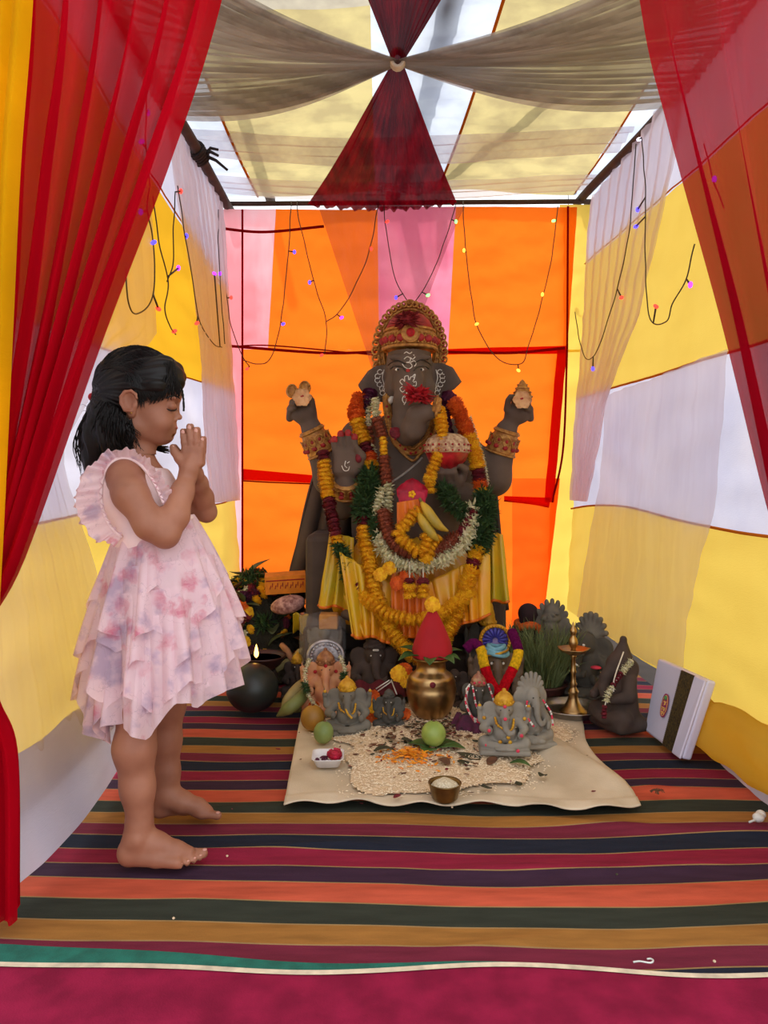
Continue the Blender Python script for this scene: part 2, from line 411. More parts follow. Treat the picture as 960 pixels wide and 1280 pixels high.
# rope knot round the left pole
m_rope = mat('dark_rope', (44,34,32), .95, bump=.6)
kn = MB(); c = LT(3.62)
for k in range(5):
    pts = [c+Vector((.036*math.cos(a), -.05+.025*k+.01*math.sin(a*2), .036*math.sin(a))) for a in np.linspace(0, 2*PI, 14)]
    kn.tube(pts, .009, 6)
for e in ((.10,-.02,-.02), (.13,.05,-.06), (.09,.03,.03)):
    kn.tube([c+Vector((.03,0,-.01)), c+Vector(e)*.6+Vector((0,0,.015)), c+Vector(e)], [.009,.008,.006], 6)
kn.build('rope_knot', m_rope, None, True); tag(bpy.data.objects['rope_knot'], 'dark frayed rope knotted round the left roof pole', 'rope')

# ================================================================== tent: cloth
c_yel = cloth('yellow_cloth', (236,202,90), .70, rgb2=(228,190,76), tcol=(240,206,96))
c_yeld = cloth('deep_yellow_cloth', (232,176,36), .70, rgb2=(224,166,30), tcol=(236,180,44))
c_whi = cloth('white_cloth', (222,220,236), .72, rgb2=(206,206,228))
c_org = cloth('orange_cloth', (250,118,34), .76, rgb2=(246,98,26), tcol=(246,118,30))
c_org2 = cloth('deep_orange_cloth', (255,92,28), .8, rgb2=(250,80,20), tcol=(255,90,20))
c_pnk = cloth('pink_cloth', (232,120,150), .75, rgb2=(238,140,165))
c_pkw = cloth('pale_pink_and_glow_cloth', (245,190,200), .75, rgb2=(250,140,150), streak=(1,1,.3))
c_redb = cloth('red_binding', (170,12,24), .35)
c_shr = cloth('mauve_sheer', (214,198,200), .66, .42, rgb2=(200,182,188), streak=(8,8,.5), weave=False)
c_shw = cloth('white_sheer', (232,220,224), .66, .38, rgb2=(224,210,216), streak=(4,4,.6), weave=False)
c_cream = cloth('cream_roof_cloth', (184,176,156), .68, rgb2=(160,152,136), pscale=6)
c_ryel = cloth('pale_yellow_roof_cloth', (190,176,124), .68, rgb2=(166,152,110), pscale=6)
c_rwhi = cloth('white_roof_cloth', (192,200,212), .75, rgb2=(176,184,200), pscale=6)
c_red = cloth('red_drape_cloth', (200,14,38), .55, .045, rgb2=(184,8,30), tcol=(206,14,40), streak=(3,3,.5), weave=False)
c_redd = cloth('dark_red_gauze', (150,10,34), .5, .02, rgb2=(106,5,24), streak=(6,1,1), weave=False)

def wrink(x, y, s=1.0): return .016*s*nz3(x, y, 2, 2.1)+.008*s*nz3(x*.5, y*1.8, 7, 6)+.004*s*nz3(x*1.4+y*.6, y, 3, 13)
def LX(Z, D): return -.80-.056*Z
def RX(Z, D): return 1.05+.062*Z-.01*(D-2)
def side_panel(side, name, d0, d1, zlo, zhi, m, parent, off=0., nu=60, nv=24, fold=0., folds=18, s=1.0):
    """cloth in the side wall, corners by depth and by height functions of depth"""
    X = LX if side < 0 else RX
    def fn(u, v):
        if callable(d0): a, b = d0(v), d1(v)
        else: a, b = d0, d1
        D = a+(b-a)*u; zl = zlo(D) if callable(zlo) else zlo; zh = zhi(D) if callable(zhi) else zhi
        Z = zl+(zh-zl)*v
        n = off+wrink(D, Z, s)+fold*math.sin(u*folds*2*PI+2*nz3(D, Z, 4, 2))
        return Vector((X(Z, D)-side*n, D, Z))
    return MB().grid(fn, nu, nv).build(name, m, parent, True)

WL = struct_root('wall_left'); WR = struct_root('wall_right'); WB = struct_root('wall_back', (0, 4.3, 0)); CE = struct_root('ceiling', (0, 3, 2.45))
WB['world_parts'] = 1; CE['world_parts'] = 1
# left wall: four bands of sewn cloth
b1 = lambda D: .73+.02*math.sin(D*3); b2 = lambda D: 1.22+.05*(D-2.2)
b3 = lambda D: 2.02-.10*(D-2.9); bt = lambda D: 2.43
side_panel(-1, 'cloth_panel', 1.45, 4.3, .13, b1, c_yel, WL)
side_panel(-1, 'cloth_panel', 1.45, 4.3, b1, b2, c_whi, WL)
side_panel(-1, 'cloth_panel', 1.45, 4.3, b2, b3, c_yeld, WL)
side_panel(-1, 'cloth_panel', 1.45, 4.3, b3, bt, c_whi, WL)
r1 = lambda D: .685-.01*(D-3)+.03*math.sin(D*2.2); r2 = lambda D: 1.245+.03*(D-2.8); r3 = lambda D: 2.0+.05*(D-3.2)
side_panel(1, 'cloth_panel', 1.35, 4.3, .10, r1, c_yel, WR)
side_panel(1, 'cloth_panel', 1.35, 4.3, r1, r2, c_whi, WR)
side_panel(1, 'cloth_panel', 1.35, 4.3, r2, r3, c_yel, WR)
side_panel(1, 'cloth_panel', 1.35, 4.3, r3, lambda D: 2.40+.02*(D-2.8), c_whi, WR)
# sewn seams (thin orange bindings)
def seam(side, zf, d0, d1, m, r=.0035, off=.012):
    X = LX if side < 0 else RX; pts = []
    for i in range(50):
        D = d0+(d1-d0)*i/49; Z = zf(D); pts.append(Vector((X(Z, D)-side*(off+wrink(D, Z)), D, Z)))
    return MB().tube(pts, r, 5).build('seam_binding', m, WL if side < 0 else WR, True)
m_seam = cloth('orange_binding', (220,130,40), .4)
seam(-1, b1, 1.45, 4.3, m_seam); seam(-1, b2, 1.45, 4.3, m_seam); seam(1, r1, 1.35, 4.3, m_seam, .005); seam(1, r2, 1.35, 4.3, m_seam, .005); seam(-1, b3, 1.45, 4.3, m_seam); seam(1, r3, 1.35, 4.3, m_seam)
# sheer curtains hanging in front of the walls
def curtain(side, name, label, edge0, edge1, z0, z1, m, off=.03, fold=.008, folds=7, nu=90, nv=40, rz=0):
    """edge0/edge1: list of (t from top 0 to bottom 1, depth)"""
    X = LX if side < 0 else RX
    f0 = lambda t: float(np.interp(t, [e[0] for e in edge0], [e[1] for e in edge0]))
    f1 = lambda t: float(np.interp(t, [e[0] for e in edge1], [e[1] for e in edge1]))
    def fn(u, v):
        D = f0(v)+(f1(v)-f0(v))*u; Z = z1+(z0-z1)*v
        n = off+wrink(D, Z, .8)+fold*math.sin(u*folds*2*PI+1.5*nz3(D, Z, 4, 1.4))+.004*math.sin(u*folds*5.3*PI+1)
        return Vector((X(Z, D)-side*n, D, Z))
    o = MB().grid(fn, nu, nv).build(name, m, None, True); tag(o, label, 'curtain'); return o
curtain(-1, 'sheer_curtain', 'sheer white curtain over the near half of the left wall', [(0,1.5),(1,1.5)], [(0,2.75),(.25,2.86),(.46,2.84),(.55,2.3),(.66,1.93),(.95,2.28),(1,2.25)], .12, 2.40, c_shw, fold=.004, folds=4)
curtain(-1, 'sheer_curtain', 'gathered sheer white curtain over the far half of the left wall', [(0,3.0),(.1,3.15),(.45,3.45),(.7,3.5),(1,3.6)], [(0,4.26),(1,4.26)], .72, 2.40, c_shw, fold=.012, folds=11)
curtain(1, 'sheer_curtain', 'gathered sheer curtain hanging beside the back corner on the right wall', [(0,2.85),(.2,2.98),(.5,3.25),(.72,3.7),(.76,3.72),(1,3.9)], [(0,4.24),(.7,4.24),(.9,4.24),(1,4.24)], .72, 2.38, c_shw, fold=.012, folds=9)
curtain(1, 'sheer_curtain', 'sheer cream curtain over the lower middle of the right wall behind the white package', [(0,2.42),(.45,2.43),(.8,2.6),(1,2.62)], [(0,3.7),(.4,3.7),(.8,3.9),(1,3.95)], .12, 1.24, c_shw, fold=.004, folds=3)
curtain(1, 'sheer_curtain', 'sheer strip of curtain at the near end of the right wall', [(0,1.5),(1,1.5)], [(0,1.9),(1,2.05)], .7, 2.38, c_shw, fold=.008, folds=4)
# loose white cloth spilling from the foot of the left wall
def spill(u, v):
    D = 1.42+1.35*u; taper = 1-.65*u
    w_ = .06*taper
    x = -.80+.02+w_*v**1.2*(1+.1*math.sin(D*9)); z = .24*(1-v)**1.1*(1-.3*u)+.012+.016*abs(nz3(D, v, 3, 5))+.012*(1-v)*math.sin(D*14+v*5)
    return Vector((x-.02*math.sin(D*6)*v, D, z))
o = MB().grid(spill, 70, 20).build('loose_cloth', cloth('white_skirt_cloth', (205,196,206), .35, rgb2=(190,182,196)), None, True)
tag(o, 'loose white cloth bunched along the foot of the left wall', 'cloth')
o = MB().ball(Vector((-.745, 2.35, .235)), (.035,.04,.045), 14, 10).build('cloth_knot', MC['white_skirt_cloth'], None, True)
tag(o, 'knotted end of white cloth at the foot of the left wall behind the girl', 'cloth')
# rolled yellow hem along the foot of the right wall
def hem(u, v):
    D = 1.5+1.15*u; a = v*2*PI; r = (.05+.03*math.sin(u*PI))*(1+.30*nz3(D*3, v*2, 0, 2.5)+.10*math.sin(v*22+D*9))
    return Vector((1.03+r*1.1*math.cos(a)-.02, D, .075+r*math.sin(a)+.03*math.sin(u*5)))
o = MB().grid(hem, 50, 16).build('rolled_hem', c_yel, None, True); tag(o, 'rolled yellow hem of cloth along the foot of the right wall', 'cloth')
def hem2(u, v):
    D = 1.3+1.3*u; return Vector((1.02-.09*v*(1-.5*u), D, .06*(1-v)+.012+.008*nz3(D*4, v, 0, 3)))
o = MB().grid(hem2, 40, 8).build('ground_sheet_edge', MC['white_skirt_cloth'], None, True); tag(o, 'white edge of cloth lying under the yellow hem on the right', 'cloth')
# back wall
DB = 4.3
def bpanel(name, poly, m, off=0., parent=WB, nu=50, nv=40, fold=0, s=1.0):
    """poly: four pixel corners on the back wall plane: tl, tr, br, bl"""
    P = [at(x, y, DB-off) for x, y in poly]
    def fn(u, v):
        a = P[0].lerp(P[1], u); b = P[3].lerp(P[2], u); p = a.lerp(b, v)
        p.y += .018*s*nz3(p.x, p.z, 2, 2.3)+.010*s*nz3(p.x*.6, p.z*1.5, 5, 6)+.004*nz3(p.x, p.z, 9, 17)+fold*math.sin(u*40+3*nz3(p.x,p.z,1,1)); return p
    return MB().grid(fn, nu, nv).build(name, m, parent, True)
bpanel('cloth_panel', [(268,262),(303,262),(303,800),(268,800)], c_pkw)
bpanel('cloth_panel', [(303,262),(345,262),(335,437),(303,437)], c_pkw)  # pale panel paints in the bright glow on this part of the orange wall
bpanel('cloth_panel', [(345,262),(472,262),(474,437),(335,437)], c_org)
bpanel('cloth_panel', [(472,258),(570,258),(560,437),(474,437)], c_pnk)
bpanel('cloth_panel', [(570,258),(722,258),(709,437),(560,437)], c_org)
bpanel('cloth_panel', [(303,437),(709,437),(694,598),(303,598)], c_org)
bpanel('cloth_panel', [(303,598),(640,598),(640,800),(303,800)], c_org)
bpanel('cloth_panel', [(640,598),(700,598),(676,800),(640,800)], c_org2)
bpanel('cloth_panel', [(690,437),(738,437),(732,800),(676,800)], c_yel, -.03)
bpanel('cloth_panel', [(700,255),(742,255),(738,440),(700,440)], c_yel, -.03)
c_redt = cloth('red_doubled_cloth', (206,24,12), .7, tcol=(214,30,16))
bpanel('doubled_hem', [(303,586),(392,594),(392,604),(303,600)], c_redt, .035, nv=4)
bpanel('doubled_hem', [(630,620),(688,622),(686,634),(630,626)], c_redt, .035, nv=4)
bpanel('doubled_hem', [(560,436),(709,432),(707,442),(560,443)], c_redt, .02, nv=4)
bpanel('doubled_hem', [(697,437),(709,437),(692,628),(680,628)], c_redt, .03, nu=4)
def bseam(pts, r=.006, flat=1.):
    P = [at(x, y, DB-.035) for x, y in pts]; P = [Vector(p) for p in spline(P, 24)]
    MB().tube(P, r, 6).build('seam_binding', c_redb, WB, True)
bseam([(303,262),(303,500),(303,790)], .006); bseam([(272,285),(330,290),(405,283)], .008); bseam([(280,432),(400,441),(470,440)], .008)
bseam([(280,434),(340,432),(470,444)], .004); bseam([(555,440),(640,441),(706,435)], .008); bseam([(709,435),(704,560),(690,628)], .006)
bseam([(303,601),(340,603),(392,605)], .004); bseam([(630,626),(665,630),(686,634)], .004); bseam([(710,258),(709,435)], .006)
# gathered mauve gauze in the middle of the back wall
def gauze(u, v):
    x0 = 398+(468-398)*v; x1 = 582+(500-582)*v**.9; y = 258+(470-258)*v
    uu = u+.02*math.sin(u*25)
    p = at(x0+(x1-x0)*uu, y, DB-.07+.012*math.sin(u*60)*(1-.4*v)); return p
o = MB().grid(gauze, 120, 20).build('gathered_gauze', cloth('mauve_gauze', (176,120,130), .5, .52, rgb2=(150,100,116), streak=(12,1,.3), weave=False), None, True)
tag(o, 'gathered mauve gauze narrowing down the middle of the back wall behind the crown', 'curtain')
# ceiling panels
def RZ(x, D): return 2.50+.035*math.sin((x-.1)*2.4+1.2)-.02*(D-3)+.03*abs(x-.1)-.03*math.sin(D*2.2)
def roof(xa, xb, m, d0=1.3, d1=4.42):
    def fn(u, v):
        D = d0+(d1-d0)*v; a = xa(D) if callable(xa) else xa; b = xb(D) if callable(xb) else xb; x = a+(b-a)*u
        return Vector((x, D, RZ(x, D)+.018*nz3(x*1.2, D*4, 1, 2)+.012*nz3(x*.6, D*3.2, 5, 5)+.006*nz3(x*.5+D*.3, D*5, 8, 8)))
    MB().grid(fn, 24, 120).build('cloth_panel', m, CE, True)
s1 = lambda D: .34+.07*(4.0-D); s0 = lambda D: -.73
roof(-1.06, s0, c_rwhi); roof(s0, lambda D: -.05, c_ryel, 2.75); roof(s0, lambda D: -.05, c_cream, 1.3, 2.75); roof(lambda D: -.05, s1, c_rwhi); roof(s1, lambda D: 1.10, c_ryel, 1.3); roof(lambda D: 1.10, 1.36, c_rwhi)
def rseam(xf, d0, d1, m, r=.005):
    MB().tube([Vector((xf(D), D, RZ(xf(D), D)-.006)) for D in np.linspace(d0, d1, 30)], r, 5).build('seam_binding', m, CE, True)
rseam(s0, 1.3, 4.4, m_seam, .007); rseam(s1, 1.3, 4.4, m_seam, .007); rseam(lambda D: 1.10, 1.3, 4.4, m_seam)
# crosswise sheer bands under the roof
def band(d0, d1, za, label, x0=-.95, x1=1.16, m=None, sag=.05):
    def fn(u, v):
        x = x0+(x1-x0)*u; D = d0+(d1-d0)*v; return Vector((x, D+.02*math.sin(u*6), za-sag*math.sin(u*PI)+.01*math.sin(v*17+u*3)+.008*nz3(x*2, D*9, 0, 2)))
    o = MB().grid(fn, 70, 16).build('roof_swag', m or c_shr, None, True); tag(o, label, 'drapery')
band(3.52, 3.80, 2.46, 'mauve sheer band stretched across the roof behind the tied knot')
band(4.05, 4.28, 2.46, 'sheer pale band stretched across the roof above the back wall', m=c_shw)
# the tie in the roof
TIE = at(497, 78, 2.62)
def fan(name, label, cat, ends, m, n=110, nv=36, sag=.08, pinch=.035, amp=.012, k=23):
    """cloth gathered at TIE and spreading to the polyline 'ends' (3D)"""
    E = [Vector(p) for p in spline(ends, n+1)]
    def fn(u, v):
        e = E[int(round(u*n))]; s = TIE+Vector(((e-TIE).normalized().y*pinch*(u-.5)*0, 0, 0))
        side = (E[-1]-E[0]).normalized()
        s = TIE+side*pinch*(u-.5)
        p = s.lerp(e, v); p.z -= sag*math.sin(v*PI)*(.6+.4*math.cos(u*5)); w_ = math.sin(v*PI)**.5 if v < .5 else 1-.3*(v-.5)
        p.z += amp*math.sin(u*k*2*PI+2*nz3(u*3, v, 0, 1))*w_+amp*.6*math.sin(u*k*3.7*PI+1)*w_
        return p
    o = MB().grid(fn, n, nv).build(name, m, None, True); tag(o, label, cat); return o
c_sw = cloth('grey_white_gauze', (190,182,176), .6, .22, rgb2=(160,152,146), streak=(1,8,1), weave=False)
fan('roof_swag', 'grey-white gauze swag fanning from the knot to the left roof pole', 'drapery', [(-.93,1.75,2.40),(-.93,2.3,2.38),(-.93,2.9,2.36),(-.93,3.22,2.36)], c_sw, sag=.10)
fan('roof_swag', 'grey-white gauze swag fanning from the knot to the right roof pole', 'drapery', [(1.22,1.75,2.38),(1.22,2.3,2.36),(1.20,2.7,2.35),(1.20,3.05,2.33)], c_sw, sag=.10)
fan('roof_swag', 'dark red gauze triangle spreading from the knot back to the rear roof pole', 'drapery', [at(384,257,4.27),at(450,262,4.27),at(510,262,4.27),at(571,254,4.27)], c_redd, sag=.02, amp=.010, k=12)
fan('roof_swag', 'dark red gauze spreading from the knot towards the front of the roof', 'drapery', [(-.30,1.35,2.40),(0,1.35,2.38),(.25,1.35,2.38),(.52,1.35,2.40)], c_redd, sag=.02, amp=.010, k=12)
kb = MB()
for k in range(3): kb.tube([TIE+Vector((.022*math.cos(a), .012*(k-1), .03*math.sin(a)+.01)) for a in np.linspace(0, 2*PI, 16)], .007, 6)
o = kb.build('tie_knot', mat('cream_tie', (205,195,180), .8), None, True); tag(o, 'pale tie gathering the red and white gauze in the middle of the roof', 'tie')

# ================================================================== front drapes
def drape(name, label, inner, outer, m, folds, amp, D0=1.40, n=120, nv=70, depth=None):
    """inner, outer: lists of pixel (x,y) edge points at the drape's own distance, top to bottom"""
    Ei = spline([tuple(at(x, y, D0)) for x, y in inner], nv+1); Eo = spline([tuple(at(x, y, D0)) for x, y in outer], nv+1)
    def fn(u, v):
        j = int(round(v*nv)); a = Vector(Ei[j]); b = Vector(Eo[j]); wd = (a-b).length
        p = b.lerp(a, u); A = amp*min(1.5, .35/max(wd, .05)*1.0+.3)
        ph = u*folds*2*PI+1.2*nz3(u*2, v*1.2, 3, 1)
        p.y += A*(math.sin(ph)+.35*math.sin(2.3*ph+1)); p.x += .25*A*math.cos(ph)
        return p
    o = MB().grid(fn, n, nv).build(name, m, None, True); tag(o, label, 'curtain'); return o
drape('front_drape', 'red drape swept aside at the left front of the tent', [(345,-330),(272,0),(205,200),(120,420),(20,700),(-30,800),(-8,880),(18,950),(20,1146)], [(20,-330),(28,0),(18,200),(6,420),(-30,700),(-60,800),(-60,880),(-50,950),(-45,1140)], c_red, 6, .020)
drape('front_drape', 'red drape swept aside at the right front of the tent', [(760,-330),(798,0),(834,160),(900,400),(962,650),(1010,800),(1000,900),(990,1000),(990,1130)], [(1120,-330),(1110,0),(1100,160),(1090,400),(1080,650),(1060,800),(1060,900),(1060,1000),(1060,1130)], cloth('red_drape_sheer', (182,12,38), .5, .09, rgb2=(160,8,30), streak=(3,3,.5), weave=False), 4, .02)
drape('front_drape', 'narrow yellow drape outside the red drape at the left edge', [(55,-330),(36,0),(20,200),(10,420),(-1,700),(-10,900)], [(-60,-330),(-60,0),(-60,200),(-60,420),(-70,700),(-70,900)], cloth('bright_yellow_drape', (250,206,30), .7), 3, .01, 1.33)
# ================================================================== flower meshes shared by the garlands
def petal_ball(name, layers, n, r, h, seed, plen=.35, core=True, w=.8):
    """pompom flower: rows of short upturned petals round a core; axis Z"""
    q = random.Random(seed); b = MB()
    if core: b.ball((0,0,0), (r*.86, r*.86, h*.8), 10, 6)
    for L in range(layers):
        t = -.9+1.8*(L+.5)/layers; rr = math.sqrt(max(0.05, 1-t*t*.85))
        for k in range(n):
            a = 2*PI*(k+.5*(L % 2)+q.uniform(-.25,.25))/n; ca, sa = math.cos(a), math.sin(a)
            da = PI/n*w; r0 = r*rr*.72; r1 = r*rr*(1+plen*q.uniform(.1,.6)*.6); z0 = h*t; z1 = h*(t+q.uniform(.0,.35))
            b.add([(r0*math.cos(a-da), r0*math.sin(a-da), z0), (r0*math.cos(a+da), r0*math.sin(a+da), z0), (r1*math.cos(a+da*.8), r1*math.sin(a+da*.8), z1), (r1*1.04*ca, r1*1.04*sa, z1+h*.08), (r1*math.cos(a-da*.8), r1*math.sin(a-da*.8), z1)], [(0,1,2,3,4)])
    return b.mesh(name)
def tuft(name, n, r, h, seed, wd=.05):
    q = random.Random(seed); b = MB(); b.ball((0,0,0), (r*.6, r*.6, h*.7), 8, 5)
    for k in range(n):
        a = q.uniform(0, 2*PI); t = q.uniform(-1, 1); d = Vector((math.cos(a), math.sin(a), t*.7)).normalized()
        s = d*r*.4+Vector((0,0,h*t*.5)); e = s+d*r*q.uniform(.45,.75)+Vector((q.uniform(-1,1),q.uniform(-1,1),q.uniform(-1,1)))*r*.25
        p = d.cross(Vector((q.uniform(-1,1),q.uniform(-1,1),1))).normalized()*r*wd
        mth = (s+e)/2+Vector((q.uniform(-1,1),q.uniform(-1,1),q.uniform(-1,1)))*r*.1
        b.add([s-p, s+p, mth+p, e, mth-p], [(0,1,2,3,4)])
    return b.mesh(name)
pm = lambda nm, rgb, rgb2: mat(nm, rgb, .75, var=.1, scale=60, bump=.2, rgb2=rgb2, sss=.15)
m_my = pm('marigold_yellow', (246,196,22), (222,150,6)); m_mo = pm('marigold_orange', (232,106,18), (196,70,8))
m_mr = pm('rose_maroon', (122,12,34), (80,4,20)); m_gr = pm('herb_green', (52,84,34), (30,54,22)); m_wb = pm('tuberose_white', (222,214,178), (180,176,130))
m_rb = pm('dry_red_bloom', (150,70,40), (110,50,30)); m_cr = pm('red_petal', (190,16,34), (150,8,24)); m_pu = pm('purple_petal', (88,14,58), (60,8,40))
def fl(nm, m, *a, **k):
    me = petal_ball(nm, *a, **k); me.materials.append(m); return me
FM = {'Y': fl('marigold', m_my, 6, 18, .0225, .0125, 1, plen=.6), 'O': fl('marigold', m_mo, 6, 18, .0235, .0125, 2, plen=.6), 'R': fl('rose_bloom', m_mr, 4, 9, .021, .0125, 3, w=1.2),
      'P': fl('rose_bloom', m_pu, 4, 9, .023, .0125, 4, w=1.2), 'S': fl('small_marigold', m_my, 4, 11, .014, .009, 5), 'T': fl('small_marigold', m_mo, 4, 11, .014, .009, 6),
      'B': fl('dry_bloom', m_rb, 4, 12, .019, .011, 8, w=.4, plen=1.2), 'N': fl('small_rose', m_mr, 3, 8, .014, .009, 9, w=1.2)}
me = tuft('herb_sprig', 110, .042, .014, 11, .07); me.materials.append(m_gr); FM['G'] = me
me = tuft('herb_sprig', 80, .028, .012, 12, .08); me.materials.append(m_gr); FM['g'] = me
me = tuft('tuberose_bud', 26, .030, .010, 13, .13); me.materials.append(m_wb); FM['W'] = me
me = tuft('tuberose_bud', 18, .020, .008, 14, .15); me.materials.append(m_wb); FM['w'] = me
m_thread = mat('white_thread', (220,212,196), .8, bump=0)
def garland(label, pts, seq, step=.0225, scale=1., group=None, jitter=.12, name='flower_garland', thread=m_thread):
    """pts: list of world points; seq: list of (letter, fraction)"""
    P = resample([tuple(p) for p in pts], step); P = [Vector(p) for p in P]
    t = thing(name, label, 'garland', P[0], group=group); c0 = P[0]
    MB().tube([p-c0 for p in P], .0022, 5).build('thread', thread, t)
    tot = sum(s[1] for s in seq); n = len(P)
    for i, p in enumerate(P):
        f = (i+.5)/n*tot; a = 0
        for L, wdt in seq:
            a += wdt
            if f <= a: break
        if L == '-': continue
        d = (P[min(i+1,n-1)]-P[max(i-1,0)]).normalized()
        o = bpy.data.objects.new(FM[L].name.split('.')[0], FM[L]); COL.objects.link(o); o.parent = t
        o.location = p-c0; q = d.to_track_quat('Z', 'Y').to_matrix().to_4x4() @ Matrix.Rotation(rnd.uniform(0, 6.28), 4, 'Z') @ Matrix.Rotation(rnd.uniform(-jitter, jitter)*2, 4, 'X')
        o.rotation_euler = q.to_euler(); s = scale*1.17*rnd.uniform(.9, 1.1); o.scale = (s, s, s*rnd.uniform(.95,1.1))
    return t

# ================================================================== large seated idol
ID = 3.22; K = ID/F
def I(px, py, d=0.): return at(px, py, ID+d)
m_clay = mat('brown_clay', (98,81,70), .8, var=.10, scale=9, bump=.25, bscale=60, rgb2=(82,68,59))
m_gold = mat('painted_gold', (196,146,74), .5, metal=.35, var=.2, scale=60, bump=.5, bscale=160, rgb2=(150,96,44), dist=.004)
m_redp = mat('red_paint', (160,26,30), .6, var=.15, scale=40, bump=.3)
m_white = mat('white_paint', (226,222,214), .7, bump=0); m_black = mat('black_paint', (22,16,14), .4, bump=0)
idol = thing('elephant_deity_statue', 'large seated brown clay elephant-headed deity with gold crown and four arms', 'statue', I(505, 846), world_parts=True)
idol.location = (.085, ID+.05, 0)
b = Sdf()
b.ell(I(508,655,.02), (.235,.19,.27), .02).ell(I(508,575,.04), (.20,.135,.165), .06)
b.cone(I(450,548,.06), I(565,548,.06), .085, .085, .05)
b.cone(I(508,500,.05), I(508,560,.05), .085, .10, .04)
# thighs and shins (crossed seat)
for s in (-1, 1):
    X = lambda q: 508+s*q
    b.cone(I(X(30),735,.0), I(X(64),764,-.14), .11, .09, .03).cone(I(X(64),764,-.14), I(X(5),792,-.26), .08, .06, .03)
    b.ell(I(X(58),768,-.30), (.075,.05,.03), .02)
# raised rear arms
for side, sh, el, wr in ((-1,(447,556),(414,598),(390,537)), (1,(572,556),(617,598),(633,538))):
    b.chain([I(*sh,.09), I(*el,.06), I(*wr,.03)], [.075,.072,.046], .03)
    hx = 377 if side < 0 else 648
    b.ell(I(hx+(3 if side<0 else -1),517,.02), (.056,.045,.046), .03)
    for k, (dx, dz) in enumerate(((-15,4),(-12,-4),(-5,-8),(4,-10))):
        bx, by = hx+(dx if side < 0 else -dx), 515+dz
        b.chain([I(bx, by+4, .03), I(bx+(1 if side<0 else -1), by-8, -.01), I(bx+(6 if side<0 else -6), by-9, -.04)], [.016,.015,.012], .006)
    b.chain([I(hx+(14 if side<0 else -14),512,0), I(hx+(13 if side<0 else -13),500,-.03)], [.016,.012], .008)
# front arm, palm raised towards the viewer
b.chain([I(452,562,.02), I(425,628,-.10), I(432,604,-.20)], [.075,.066,.05], .03)
b.box(I(432,577,-.235), (.105,.045,.115), .022, .02)
for k, (fx, fy) in enumerate(((418,548),(426,541),(435,540),(443,545))):
    b.chain([I(420+k*8, 566, -.235), I(fx, fy+6, -.24), I(fx, fy, -.235)], [.0145,.0135,.011], .002)
b.chain([I(448,585,-.23), I(452,570,-.25), I(446,560,-.265)], [.02,.017,.012], .01)
# front arm holding the pot
b.chain([I(570,562,.02), I(596,628,-.08), I(565,612,-.20)], [.072,.064,.045], .03)
b.ell(I(562,600,-.22), (.06,.05,.04), .02)
for k in range(4):
    b.chain([I(546+k*8,602,-.25), I(543+k*8,590,-.29), I(545+k*7,582,-.285)], [.015,.0145,.011], .003)
b.chain([I(578,598,-.22), I(581,586,-.26), I(572,580,-.29)], [.017,.015,.012], .006)
# head, trunk
b.ell(I(511,462,-.02), (.095,.105,.128), .03).ell(I(512,448,.0), (.092,.10,.10), .02)
for s in (-1, 1):
    b.ell(I(512+s*21,488,-.04), (.040,.06,.062), .025)     # cheeks
    b.ell(I(512+s*16.5,447,-.115), (.034,.018,.012), .02)   # brow
    b.ell(I(512+s*17,461,-.125), (.026,.02,.013), .008, sub=True)
b.ell(I(497,462,-.105), (.019,.016,.010), .003).ell(I(527,462,-.105), (.019,.016,.010), .003)
b.chain([I(512,452,-.06), I(511,480,-.13), I(508,505,-.17), I(507,530,-.18), I(510,541,-.20)], [.062,.058,.05,.052,.048], .025)
b.chain([I(510,541,-.20), I(517,536,-.25), I(521,520,-.27), I(533,515,-.285), I(549,518,-.285)], [.048,.043,.038,.031,.012], .02)
earL = [(482,455),(470,457),(460,464),(447,482),(452,490),(466,498),(477,503),(486,500),(487,470)]
earR = [(541,453),(552,453),(566,460),(572,470),(577,478),(568,487),(551,497),(540,500),(538,470)]
for E, s in ((earL,-1),(earR,1)):
    xs = I(512,470).x
    poly = [(I(x,y).x, I(x,y).z) for x, y in E]
    b.plate(poly, ID+.0, .012, .02, bend=lambda x, z: .55*(np.abs(x-xs)-.1)*0+.03*np.cos((np.abs(x-xs)-.09)*30)*.6)
body_v, body_q = b.mesh((-.46, ID-.46, .10), (.66, ID+.30, 1.62-.26), .0062)
hv, hq = b.mesh((-.16, ID-.38, 1.02), (.38, ID+.22, 1.42), .0042) if False else (None, None)
body = link_mesh('body', np_mesh('body', body_v, body_q), m_clay, idol, True)
def bvh_of(objs):
    V = []; Fc = []
    for o in objs:
        n = len(V); M = o.matrix_world if o.parent is None else o.matrix_parent_inverse.inverted() @ o.matrix_parent_inverse
        V += [tuple(v.co) for v in o.data.vertices]; Fc += [tuple(i+n for i in p.vertices) for p in o.data.polygons]
    return BVHTree.FromPolygons(V, Fc)
bt_ = bvh_of([body])
def hit(px, py, off=0., tree=None, default=3.05):
    o = Vector((0,0,CH)); d = at(px, py, 1.0)-o; dn = d.normalized()
    h = (tree or bt_).ray_cast(o, dn)
    if h[0] is None: return at(px, py, default-off)
    return h[0]-dn*off
